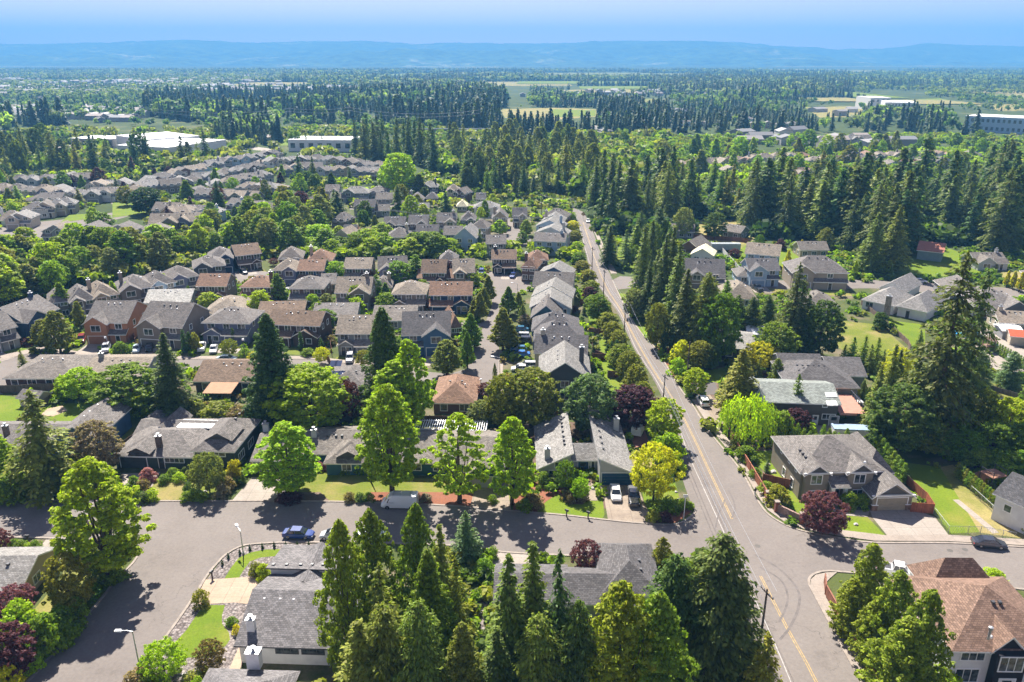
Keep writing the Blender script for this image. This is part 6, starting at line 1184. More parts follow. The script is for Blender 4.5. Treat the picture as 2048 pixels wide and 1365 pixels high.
for k, x, y, tx, ty, c, lb in (('sedan', 62, 676, 30, 680, 'grey', 'grey sedan on the drive of the grey house by the navy house'), ('suv', 164, 684, 158, 700, 'red', 'dark red car beside the terracotta house'), ('suv', 213, 702, 206, 720, 'silver', 'silver square car with black roof below the terracotta house'),
 ('sedan', 274, 702, 268, 718, 'pale', 'light blue sedan on the drive beside the round bush'), ('hatch', 299, 701, 293, 718, 'black', 'black hatchback beside the light blue sedan'), ('pickup', 404, 699, 398, 718, 'white', 'big white pickup on the drive of the blue grey house'), ('sedan', 428, 703, 423, 718, 'white', 'white sedan parked beside the big white pickup'),
 ('sedan', 454, 722, 480, 722, 'pale', 'light blue car at the kerb behind the brown roofed ranch'), ('suv', 700, 722, 696, 740, 'silver', 'silver car on the drive of the grey house with tan roof'), ('sedan', 1041, 713, 1020, 713, 'bblue', 'bright blue sedan in the drive beside the cul de sac road'), ('hatch', 1037, 703, 1020, 703, 'teal', 'light teal car parked right behind the bright blue sedan'),
 ('sedan', 1042, 742, 1020, 742, 'white', 'white sedan on the drive in front of the charcoal gabled house'), ('suv', 1054, 737, 1030, 737, 'silver', 'silver car half hidden behind the white sedan by the charcoal house'), ('suv', 1046, 686, 1025, 686, 'black', 'black car in front of the slate roofed houses'), ('suv', 1042, 678, 1020, 678, 'silver', 'silver car between the black car and the teal sedan'), ('sedan', 1040, 663, 1020, 663, 'teal', 'teal sedan near the purple leaved shrub'),
 ('pickup', 1062, 562, 1040, 561, 'black', 'black pickup by the turning circle'), ('hatch', 497, 533, 490, 545, 'silver', 'first of two silver cars in the upper left turning circle'), ('hatch', 510, 531, 503, 543, 'silver', 'second silver car in the upper left turning circle'), ('hatch', 484, 538, 476, 548, 'dark', 'dark car in the upper left turning circle'), ('hatch', 490, 543, 481, 550, 'gold', 'yellow car in the upper left turning circle'),
 ('suv', 836, 627, 832, 640, 'grey', 'grey car in front of the tan hipped house'), ('sedan', 893, 634, 905, 634, 'dark', 'dark car in front of the navy house with rust roof'), ('suv', 963, 549, 960, 560, 'blue', 'blue car beside the tan gabled house at the circle'), ('sedan', 1176, 445, 1180, 460, 'white', 'white car driving at the far bend of the main road'), ('sedan', 1838, 566, 1860, 566, 'white', 'white sedan on the side road beyond the pale grey houses'),
 ('suv', 503, 620, 498, 632, 'silver', 'silver car beside the brown house with rust roof'), ('sedan', 125, 424, 118, 430, 'dark', 'dark car near the white houses at the far road'), ('suv', 107, 428, 98, 432, 'silver', 'silver truck near the white houses at the far road'), ('sedan', 2006, 812, 2030, 816, 'dark', 'dark car almost hidden in the bushes of the lower meadow')):
    car(k, x, y, tx, ty, PAINT and c, lb, g2)
for i, (p_, q_, h_) in enumerate(DRIVES):
    a_, b_ = P((*p_, 0)), P((*q_, 0)); k_ = ('sedan', 'suv', 'hatch', 'pickup')[i % 4]; pc = random.choice(('silver', 'white', 'black', 'grey', 'red', 'blue', 'dark'))
    t_ = car(k_, a_[0], a_[1], b_[0], b_[1], pc, None, g2); INFO2[t_.name] = ({'dark': 'dark'}.get(pc, pc), {'sedan': 'sedan', 'suv': 'tall car', 'hatch': 'hatchback', 'pickup': 'pickup'}[k_], h_, a_[0], a_[1])
for i in range(10):
    x = 395+i*2.9; pc = ('dark', 'silver', 'white', 'blue', 'red')[i % 5]; car('hatch', x, 281-i*.9, x+8, 277, pc, '%s car in the car park beside the white warehouses, %s from the wall' % ({'dark': 'dark', 'silver': 'silver', 'white': 'white', 'blue': 'blue', 'red': 'red'}[pc], 'first second third fourth fifth sixth seventh eighth ninth tenth'.split()[i]), 'cars in the warehouse car park')
# trailer and covered boat
def trailer(px, py, rz, label, L_=5.2, W_=2.2, hgt=2.0, col=(.7, .7, .7), nm='trailer', top=None):
    t = thing(nm, label, nm, G(px, py), rz); mb = MB(); mb.prism([(-W_/2, .55), (W_/2, .55), (W_/2, hgt-.15), (W_/2-.15, hgt), (-W_/2+.15, hgt), (-W_/2, hgt-.15)], 'x', -L_/2, L_/2, 'painted'); mb.obj('body', t, col)
    w = MB(); w.tube([(0, -W_/2-.02, .35), (0, W_/2+.02, .35)], .34, 'rubber', 12); w.obj('wheel', t); k = MB(); k.tube([(L_/2, 0, .5), (L_/2+1.1, 0, .45)], .06, 'dark_trim', 6); k.obj('tow_bar', t)
    if top: k = MB(); k.box(-L_/2-.03, L_/2+.03, -W_/2-.03, W_/2+.03, hgt-.2, hgt+.04, 'painted'); k.obj('cover', t, top)
trailer(1276, 868, 1.2, 'white box trailer parked behind the modern house', 4.2, 2.0, 2.2, (.7, .7, .7))
trailer(1700, 872, -.1, 'boat trailer under a light blue tarpaulin behind the tan corner house', 7.0, 2.4, 1.9, (.55, .56, .56), 'trailer', (.25, .33, .42))
trailer(1450, 502, 0, 'long grey caravan standing on the dry field', 11, 2.6, 3.0, (.3, .33, .33), 'caravan')
# ---------------------------------------------------------------- lamps, poles, wires, signs, mailboxes
def cobra(px, py, top, label, lean=0.0, arm=1.3, adir=math.pi):
    H = HGT(px, py, top); t = thing('street_lamp', label, 'street lamp', G(px, py), adir, 'street lamps of the near streets'); mb = MB(); mb.tube([(0, 0, 0), (0, 0, H)], [.1, .06], 'metal_grey', 8); mb.lathe([(.2, 0), (.2, .3), (.12, .35)], 'metal_grey', k=10); mb.obj('pole', t)
    a = MB(); a.tube([(0, 0, H-.05), (arm*.5, 0, H+.1), (arm, 0, H+.08)], .045, 'metal_grey', 6); ao = a.obj('arm', t); l_ = MB(); l_.prism([(arm-.1, H+.0), (arm+.75, H+.02), (arm+.7, H+.16), (arm, H+.2)], 'y', -.17, .17, 'metal_white'); l_.obj('lamp_head', t)
    return t
bpy.context.view_layer.update()
def cob(px, py, top, label, adir): return cobra(px, py, top, label, adir=adir)
cob(285, 1362, 1263, 'grey street lamp standing in the shrubs beside the branching street', math.pi); cob(487, 1109, 1062, 'slim brown street lamp in the gravel bed by the corner', 2.2); cob(136, 962, 935, 'street lamp between the drooping cedar and the big lime maple', 3.6); t = thing('marker_post', 'slim white post at the red mulch corner of the main road', 'post', G(1367, 1040)); mb = MB(); mb.tube([(0, 0, 0), (0, 0, 4.6)], .07, 'metal_white', 8); mb.obj('pole', t); mb = MB(); mb.box(-.35, .35, -.05, .02, 4.1, 4.6, 'metal_white'); mb.obj('plate', t)
cob(1000, 802, 716, 'street lamp on the pavement of the cul de sac road', 2.8); cob(1035, 601, 567, 'street lamp by the turning circle', 3.0)
def globe(px, py, top, label):
    H = HGT(px, py, top); t = thing('lamp_post', label, 'lamp post', G(px, py), 0, 'globe lamp posts of the estate'); mb = MB(); mb.tube([(0, 0, 0), (0, 0, H-.5)], [.07, .05], 'dark_trim', 6); mb.obj('pole', t); g = MB(); g.lathe([(0, H-.5), (.22, H-.42), (.28, H-.2), (.2, H), (0, H+.05)], 'glow_globe', k=10); g.obj('lamp_globe', t)
globe(216, 706, 674, 'black lamp post with white globe before the terracotta house'); globe(492, 730, 678, 'black lamp post with white globe before the blue grey house'); globe(1021, 636, 618, 'lamp post with white globe under the street tree near the circle'); globe(962, 785, 758, 'lamp post with white globe beside the purple maple')
def pole(px, py, H, label, arm=True):
    t = thing('utility_pole', label, 'utility pole', G(px, py), 1.9, 'utility poles along the main road'); mb = MB(); mb.tube([(0, 0, -.3), (0, 0, H)], [.17, .11], 'wood_pole', 8); mb.obj('pole', t)
    if arm:
        a = MB(); a.box(-1.2, 1.2, -.06, .06, H-.6, H-.46, 'wood_pole'); a.obj('crossarm', t); 
        for x in (-1.1, -.5, .5, 1.1): k = MB(); k.lathe([(.05, H-.46), (.08, H-.36), (.05, H-.26)], 'glow_globe', (x, 0, 0), 6); k.obj('insulator', t)
    return G(px, py)
PL = [(1083, 436, 11), (1143, 446, 11), (1183, 560, 11), (1206, 612, 11), (1247, 692, 11.5), (1322, 862, 12), (1512, 1345, 12)]
nm = ['utility pole with crossarm behind the top houses of the column', 'utility pole at the far bend of the main road', 'utility pole beside the navy gabled house', 'utility pole beside the side road junction', 'utility pole by the hedge trees behind the slate roofs', 'utility pole above the bright bushes beside the modern house', 'utility pole beyond the street among the dark spruces']
PW = [pole(x, y, h, n_) for (x, y, h), n_ in zip(PL, nm)]
pole(1372, 776, 11, 'tall dark utility pole standing alone east of the main road', False)
def wire(a, b_, label, sag=.9, r_=.02, group='wires strung along the main road'):
    mb = MB(); pts = [Vector(a).lerp(Vector(b_), i/14)-Vector((0, 0, sag*4*(i/14)*(1-i/14))) for i in range(15)]; mb.tube(pts, r_, 'metal_grey', 4); tag(mb.obj('power_line', fix=False), label, 'power line', group)
for k in range(len(PW)-1):
    a, b_ = PW[k], PW[k+1]; d = (b_-a).normalized(); q = Vector((-d.y, d.x, 0)); ha, hb = PL[k][2], PL[k+1][2]
    for j, (o_, dz) in enumerate(((-1.1, -.25), (-.5, -.25), (1.1, -.25), (0, -2.2))):
        wire(a+q*o_+Vector((0, 0, ha+dz)), b_+q*o_+Vector((0, 0, hb+dz)), '%s wire running from the %s to the %s' % (('outer', 'second', 'roadside', 'low')[j], ['far crossarm pole', 'bend pole', 'navy house pole', 'junction pole', 'hedge pole', 'bright bush pole'][k], ['bend pole', 'navy house pole', 'junction pole', 'hedge pole', 'bright bush pole', 'spruce pole'][k]))
a = G(1083, 436, 10.6)
for j, dx in enumerate((0, 1.2, 2.4)): wire(G(760, 418, 11)+Vector((0, dx, 0)), a+Vector((0, dx, 0)), ['front', 'middle', 'back'][j]+' wire crossing behind the upper estate houses', 2.0, .03, 'wires crossing the upper estate')
def pylon(px, py, H, label):
    t = thing('power_pylon', label, 'pylon', G(px, py)); mb = MB()
    for s1 in (-1, 1):
        mb.tube([(s1*1.5, 0, 0), (s1*.5, 0, H)], .12, 'metal_grey', 4)
    for i in range(6): z = H*i/6; w = 1.5-(i/6); mb.tube([(-w, 0, z), (w-.16, 0, z+H/6)], .06, 'metal_grey', 4)
    mb.obj('frame', t); a = MB(); a.box(-4, 4, -.1, .1, H*.82, H*.82+.2, 'metal_grey'); a.box(-3, 3, -.1, .1, H*.95, H*.95+.2, 'metal_grey'); a.obj('crossarm', t)
pylon(584, 265, 24, 'steel power pylon near the bright tree above the warehouse'); pylon(700, 262, 24, 'steel power pylon beside the tall dark firs'); pylon(290, 262, 24, 'steel power pylon above the pair of white warehouses')
for j, z in enumerate((20, 23)):
    wire(G(290, 262)+Vector((0, 0, z)), G(584, 265)+Vector((0, 0, z)), ['lower', 'upper'][j]+' line strung between the pylons above the warehouses', 5, .09, 'pylon lines'); wire(G(584, 265)+Vector((0, 0, z)), G(700, 262)+Vector((0, 0, z)), ['lower', 'upper'][j]+' line between the two pylons by the dark firs', 2, .09, 'pylon lines'); wire(G(700, 262)+Vector((0, 0, z)), G(960, 270)+Vector((0, 0, z)), ['lower', 'upper'][j]+' line running from the pylon towards the bridge', 5, .09, 'pylon lines')
def mailbox(px, py, label, rz=0, wood=True):
    t = thing('mailbox', label, 'mailbox', G(px, py), rz, 'kerbside mailboxes'); mb = MB(); mb.box(-.08, .08, -.08, .08, 0, 1.1, 'wood_pole'); mb.box(-.07, .3, -.06, .06, .98, 1.08, 'wood_pole'); mb.obj('post', t)
    b_ = MB(); b_.prism([(-.14, 1.1), (.14, 1.1), (.14, 1.28), (.07, 1.38), (-.07, 1.38), (-.14, 1.28)], 'x', -.3, .34, 'dark_trim'); b_.obj('box', t)
mailbox(1133, 1034, 'black mailbox at the kerb of the curved lawn', -.6); mailbox(1176, 1038, 'wooden mailbox beside the small wedge of red mulch', -.5); mailbox(425, 1158, 'dark mailbox at the mouth of the warm concrete driveway', 1.2); mailbox(57, 1086, 'black mailbox in the small planted bed beside the side street', 0); mailbox(1432, 858, 'mailbox on the verge by the weeping willow', .8)
# warning sign at the bend
t = thing('road_sign', 'yellow diamond warning sign at the end of the main road', 'road sign', G(1166, 441)); mb = MB(); mb.tube([(0, 0, 0), (0, 0, 3.2)], .06, 'metal_grey', 6); mb.obj('post', t); mb = MB(); mb.mesh([(0, -.08, 1.9), (1.0, -.08, 2.9), (0, -.08, 3.9), (-1.0, -.08, 2.9), (0, -.04, 1.9), (1.0, -.04, 2.9), (0, -.04, 3.9), (-1.0, -.04, 2.9)], [(0, 1, 2, 3), (7, 6, 5, 4), (0, 4, 5, 1), (1, 5, 6, 2), (2, 6, 7, 3), (3, 7, 4, 0)], 'line_yellow'); mb.obj('sign_plate', t)
# ---------------------------------------------------------------- fences, hedges, walls
def fence(pts, label, h=1.8, col=(.16, .1, .07), name='fence', cap=False, step=2.4, group=None, posts=True, z0=0, px=True):
    w = W(pts) if px else [Vector(p) for p in pts]; o0 = w[0].copy(); t = thing(name, label, 'fence', o0, 0, group); mb = MB()
    for a, b_ in zip(w, w[1:]):
        a, b_ = a-o0, b_-o0; d = (b_-a).normalized(); q = Vector((-d.y, d.x, 0))*.03
        mb.mesh([a-q, b_-q, b_+q, a+q]+[p+Vector((0, 0, h)) for p in (a-q, b_-q, b_+q, a+q)], [(0, 1, 5, 4), (1, 2, 6, 5), (2, 3, 7, 6), (3, 0, 4, 7), (4, 5, 6, 7)], 'boards')
        if cap: mb.mesh([p+Vector((0, 0, h+.002)) for p in (a-q*3, b_-q*3, b_+q*3, a+q*3)]+[p+Vector((0, 0, h+.06)) for p in (a-q*3, b_-q*3, b_+q*3, a+q*3)], [(0, 1, 5, 4), (1, 2, 6, 5), (2, 3, 7, 6), (3, 0, 4, 7), (4, 5, 6, 7)], 'boards')
    mb.obj('panel', t, col)
    if posts:
        k = ('post', round(h, 1))
        if k not in CACHE: m_ = MB(); m_.box(-.07, .07, -.07, .07, 0, h+.12, 'painted'); CACHE[k] = m_.me('post')
        n = 0
        for a, b_ in zip(w, w[1:]):
            L_ = (b_-a).length; m_ = max(1, int(L_/step))
            for i in range(m_+1):
                if n < 90: link('post', CACHE[k], t, col, tuple(a+(b_-a)*i/m_-o0)); n += 1
    return t
RED = (.3, .12, .07); GB = (.13, .1, .08)
fence([(1457, 872), (1475, 905), (1500, 945), (1534, 1003)], 'reddish wooden fence running beside the pavement of the main road', 1.7, RED, cap=True, step=3.2)
fence([(1525, 964), (1582, 977)], 'short reddish fence joining the roadside fence to the tan corner house', 1.6, RED); fence([(1820, 1024), (1866, 1028), (1850, 1003), (1862, 1024)][:3], 'reddish fence panel beside the garage of the tan corner house', 1.8, (.33, .11, .06), posts=False); fence([(1808, 965), (1850, 1003)], 'reddish fence along the side of the tan corner house', 1.7, RED, posts=False)
fence([(1648, 1168), (1650, 1190), (1690, 1262), (1748, 1368), (1775, 1420)], 'reddish brown fence under the leaning olive firs beside the pavement', 1.6, (.27, .12, .08), cap=True, step=3)
fence([(0, 905), (22, 872), (60, 832), (100, 808), (118, 785)], 'weathered grey fence crossing the bright backyard lawn', 1.7, (.14, .11, .08)); fence([(205, 932), (240, 905), (300, 862), (340, 835)], 'dark fence between the blue house and the green ranch house', 1.7, (.12, .08, .065)); fence([(0, 786), (30, 786), (100, 782), (215, 790), (320, 800)], 'brown fence behind the low roofed houses of the estate', 1.8, (.12, .1, .08))
fence([(340, 835), (520, 850), (700, 846)], 'dark fence behind the ranch house gardens', 1.6, (.1, .07, .055)); fence([(640, 840), (740, 846), (860, 848), (1040, 852)], 'brown fence behind the long ranch houses', 1.8, (.13, .085, .06)); fence([(1150, 845), (1270, 850), (1300, 842)], 'dark fence behind the modern house', 1.8, (.1, .08, .07))
fence([(1440, 862), (1480, 868), (1560, 880)], 'greyish fence beneath the weeping willow', 1.6, (.16, .12, .1)); 
for pts, lb in (([(1185, 720), (1240, 722)], 'reddish fence strip behind the charcoal gabled house, upper one'), ([(1215, 755), (1252, 758)], 'reddish fence strip behind the charcoal gabled house, lower one'), ([(1184, 700), (1188, 712), (1245, 735)], 'long reddish fence behind the slate roofed houses'), ([(1178, 668), (1215, 672)], 'short fence beside the columnar trees'), ([(1160, 610), (1190, 613)], 'short fence behind the yellow gabled house'),
                ([(1460, 664), (1492, 664)], 'red brown fence behind the dense dark firs'), ([(1440, 500), (1480, 545)], 'white fence beside the cream roofed outbuilding'), ([(1340, 474), (1400, 478), (1480, 484), (1500, 488)], 'brown fence in front of the caravan field'), ([(650, 712), (668, 745)], 'fence beside the golden shrub'), ([(930, 475), (955, 500)], 'reddish fence behind the light blue gabled house'), ([(770, 487), (830, 487), (880, 485)], 'reddish fence along the thicket behind the upper houses'), ([(770, 434), (840, 436)], 'low reddish wall beside the white flowering bush'), ([(545, 640), (560, 700)], 'fence between the dark brown house and the blue grey house'), ([(656, 660), (664, 712)], 'fence behind the dark brown house'), ([(262, 655), (272, 690)], 'dark red fence between the terracotta and the brown gabled houses')):
    fence(pts, lb, 1.7, (.2, .1, .07) if 'white' not in lb else (.6, .6, .58))
fence([(1722, 610), (1760, 640), (1815, 690), (1820, 700)], 'brown picket fence beside the round dark bush', 1.4, (.2, .15, .12)); fence([(1898, 735), (1960, 775), (2048, 800)], 'wire fence in front of the blue firs', 1.1, (.2, .17, .14))
# corner wall with brick piers
t = thing('brick_wall', 'low brick and stone wall with square piers at the street corner', 'wall', G(1552, 1025)); o0 = G(1552, 1025)
pw = W([(1552, 1024), (1602, 1048), (1664, 1061)]); mb = MB()
for a, b_ in zip(pw, pw[1:]):
    a, b_ = a-o0, b_-o0; d = (b_-a).normalized(); q = Vector((-d.y, d.x, 0))*.15; mb.mesh([a-q, b_-q, b_+q, a+q]+[p+Vector((0, 0, 1.5)) for p in (a-q, b_-q, b_+q, a+q)], [(0, 1, 5, 4), (1, 2, 6, 5), (2, 3, 7, 6), (3, 0, 4, 7), (4, 5, 6, 7)], 'stone')
mb.obj('wall_panel', t, (.3, .2, .17))
for p in pw+[G(1534, 1004)]: k = MB(); k.box(-.32, .32, -.32, .32, 0, 1.9, 'brick_red'); k.box(-.4, .4, -.4, .4, 1.9, 2.02, 'kerb_stone'); link('pier', k.me('pier'), t, None, tuple(p-o0))
def chain(pts, label, h=1.3):
    w = W(pts); o0 = w[0].copy(); t = thing('wire_fence', label, 'fence', o0); mb = MB(); mp = MB()
    for a, b_ in zip(w, w[1:]):
        a, b_ = a-o0, b_-o0; n = int((b_-a).length/.35)
        for i in range(n):
            p = a+(b_-a)*(i/n); q = a+(b_-a)*((i+1)/n); mb.tube([p+Vector((0, 0, .05)), q+Vector((0, 0, h))], .012, 'metal_grey', 3, False); mb.tube([q+Vector((0, 0, .05)), p+Vector((0, 0, h))], .012, 'metal_grey', 3, False)
        mb.tube([a+Vector((0, 0, h)), b_+Vector((0, 0, h))], .03, 'metal_grey', 4)
        for i in range(int((b_-a).length/3)+1): p = a+(b_-a)*i*3/(b_-a).length; mp.tube([p, p+Vector((0, 0, h+.1))], .04, 'metal_grey', 5)
    mb.obj('mesh_panel', t); mp.obj('post_row', t)
chain([(1866, 1028), (1896, 1067), (1960, 1068), (2030, 1080)], 'green wire mesh fence around the sloping dry lawn'); chain([(1940, 985), (2000, 1040), (2048, 1062)], 'wire mesh fence along the clipped columnar hedge')
# ---------------------------------------------------------------- people and the dog on the pavement
def person(px, py, rz, H=1.72, label='', top=(.02, .02, .025), leg=(.6, .6, .6)):
    t = thing('person', label, 'person', G(px, py)+Vector((0, 0, .11)), rz); k = H/1.72
    me = bpy.data.meshes.new('body'); V = [(0, 0, .98), (0, .01, 1.2), (0, .0, 1.42), (0, .01, 1.5), (0, .03, 1.62), (.09, 0, .9), (.11, .12, .5), (.1, -.02, .06), (.1, .14, .03), (-.09, 0, .9), (-.1, -.1, .5), (-.1, -.3, .1), (-.1, -.17, .04), (.2, 0, 1.4), (.27, -.1, 1.14), (.25, .05, .92), (-.2, 0, 1.4), (-.27, .08, 1.14), (-.24, .24, .98)]
    E = [(0, 1), (1, 2), (2, 3), (3, 4), (0, 5), (5, 6), (6, 7), (7, 8), (0, 9), (9, 10), (10, 11), (11, 12), (2, 13), (13, 14), (14, 15), (2, 16), (16, 17), (17, 18)]; Rr = [.15, .14, .13, .06, .1, .1, .07, .05, .045, .1, .07, .05, .045, .07, .045, .04, .07, .045, .04]
    me.from_pydata([tuple(c*k for c in v) for v in V], E, []); o = link('body', me, t, top); sk = o.modifiers.new('s', 'SKIN'); o.modifiers.new('d', 'SUBSURF').levels = 1
    for i, r_ in enumerate(Rr): me.skin_vertices[0].data[i].radius = (r_, r_)
    me.skin_vertices[0].data[0].use_root = True; me.materials.append(MATS['painted'])
    h = MB(); h.lathe([(0, 1.49), (.07, 1.52), (.095, 1.6), (.09, 1.68), (.05, 1.735), (0, 1.75)], 'skin', (0, .02, 0), 10); h.obj('head', t, smooth=True); h = MB(); h.lathe([(.1, 1.6), (.105, 1.66), (.08, 1.73), (0, 1.77)], 'dark_trim', (0, 0, 0), 10); h.obj('hair', t, smooth=True)
    tr = MB(); tr.tube([(.09, 0, .96), (.11, .12, .5), (.1, -.02, .1)], [.12, .085, .065], 'painted', 8); tr.tube([(-.09, 0, .96), (-.1, -.1, .5), (-.1, -.3, .14)], [.12, .085, .065], 'painted', 8); tr.obj('trousers', t, leg)
person(1509, 994, .5, 1.72, 'person in black top and pale trousers walking on the pavement with a dog')
t = thing('dog', 'small pale dog walking beside the person on the pavement', 'dog', G(1522, 992)+Vector((0, 0, .11)), .3)
me = bpy.data.meshes.new('body'); V = [(0, 0, .42), (.25, 0, .44), (.38, 0, .56), (.46, 0, .62), (.56, 0, .6), (-.22, 0, .42), (-.4, 0, .54), (.25, .09, .3), (.26, .09, .02), (.25, -.09, .3), (.22, -.09, .02), (-.2, .09, .28), (-.24, .09, .02), (-.2, -.09, .28), (-.18, -.09, .02)]
me.from_pydata(V, [(0, 1), (1, 2), (2, 3), (3, 4), (0, 5), (5, 6), (1, 7), (7, 8), (1, 9), (9, 10), (5, 11), (11, 12), (5, 13), (13, 14)], []); o = link('body', me, t, (.5, .45, .4)); o.modifiers.new('s', 'SKIN'); o.modifiers.new('d', 'SUBSURF').levels = 1
for i, r_ in enumerate([.12, .12, .08, .08, .04, .11, .025, .05, .03, .05, .03, .06, .03, .06, .03]): me.skin_vertices[0].data[i].radius = (r_, r_)
me.skin_vertices[0].data[0].use_root = True; me.materials.append(MATS['painted'])
# ---------------------------------------------------------------- play area, overpass, rocks
t = thing('playground_slide', 'wooden play tower with a curved blue slide beyond the tall double fir', 'playground slide', G(1975, 702)); mb = MB()
for x in (-1, 1):
    for y in (-1, 1): mb.box(x-.08, x+.08, y-.08, y+.08, 0, 3.2, 'boards')
mb.box(-1.1, 1.1, -1.1, 1.1, 1.4, 1.5, 'boards'); mb.prism([(-1.3, 3.0), (0, 3.8), (1.3, 3.0)], 'x', -1.2, 1.2, 'boards'); mb.obj('tower', t, (.3, .2, .14)); mb = MB(); mb.tube([(1.1, 0, 1.6), (1.9, 0, 1.5), (2.5, .3, 1.0), (2.4, 1.1, .6), (1.7, 1.6, .3)], .4, 'pool_blue', 10); mb.obj('slide', t, smooth=True)
t = thing('swimming_pool', 'bright blue covered pool on the pale patio beyond the tall double fir', 'pool', G(1928, 668)); mb = MB(); mb.lathe([(0, .5), (3.6, .55), (3.8, .5), (3.8, 0)], 'pool_blue', k=20); mb.obj('cover', t)
t = thing('basketball_hoop', 'basketball hoop on a pole beside the marked court', 'basketball hoop', G(2020, 742)); mb = MB(); mb.tube([(0, 0, 0), (0, 0, 3.2), (-.8, 0, 3.4)], .07, 'dark_trim', 6); mb.obj('pole', t); mb = MB(); mb.box(-.85, -.8, -.9, .9, 2.9, 4.0, 'metal_white'); mb.obj('backboard', t)
t = thing('road_bridge', 'long pale concrete road bridge crossing between the dark firs', 'bridge', G(910, 276)); mb = MB(); mb.box(-38, 45, -4, 4, 7, 8.2, 'concrete'); mb.box(-38, 45, -4.2, -3.9, 8.2, 9, 'metal_white'); mb.obj('deck', t)
for x in (-30, -10, 10, 30): k = MB(); k.box(x-1, x+1, -3, 3, 0, 7, 'concrete'); k.obj('pier', t)
def rock(px, py, s, label, group='garden boulders'):
    k = ('rock', random.randint(0, 3))
    if k not in CACHE:
        bm = bmesh.new(); bmesh.ops.create_icosphere(bm, subdivisions=2, radius=1)
        rr = random.Random(k[1])
        for v_ in bm.verts: v_.co *= rr.uniform(.75, 1.15); v_.co.z *= .6
        me = bpy.data.meshes.new('boulder'); bm.to_mesh(me); bm.free(); me.materials.append(MATS['rock_grey']); CACHE[k] = me
    o = link('boulder', CACHE[k]); o.location = G(px, py)+Vector((0, 0, s*.25)); o.scale = (s*random.uniform(.8, 1.3), s, s); o.rotation_euler = (0, 0, random.uniform(0, 6)); tag(o, label, 'boulder', group)
for x, y, s, lb in ((497, 1212, .25, 'small stone at the edge of the warm driveway'), (371, 1350, .35, 'pale stone under the yellow green bush near the lamp'), (1148, 1003, .4, 'boulder on the red mulch beside the curved lawn'), (1187, 978, .45, 'boulder beside the stepped path of the modern house'), (1196, 985, .4, 'lower boulder beside the stepped path of the modern house'), (335, 960, .35, 'grey boulder in the rockery, below the pink shrub'), (350, 965, .3, 'grey boulder in the rockery, second from the pink shrub'), (362, 958, .3, 'small boulder in the rockery near the stepping stone'), (410, 985, .4, 'boulder beside the driveway tree'), (405, 972, .3, 'pale stone above the driveway tree boulder'), (460, 975, .4, 'boulder beneath the rust coloured shrub'), (1600, 985, .45, 'rock by the corner window of the tan house'), (1592, 978, .35, 'small rock beside the tan corner house'), (1690, 1045, .35, 'flat stone on the small front lawn, by the red maple'), (1712, 1050, .35, 'flat stone on the small front lawn, nearer the driveway'), (1547, 945, .5, 'boulder by the slope of the side lawn'), (1537, 930, .4, 'upper boulder on the slope of the side lawn'), (1352, 985, .3, 'stone edging the golden tree lawn'), (1358, 1000, .3, 'lower stone edging the golden tree lawn')): rock(x, y, s, lb)
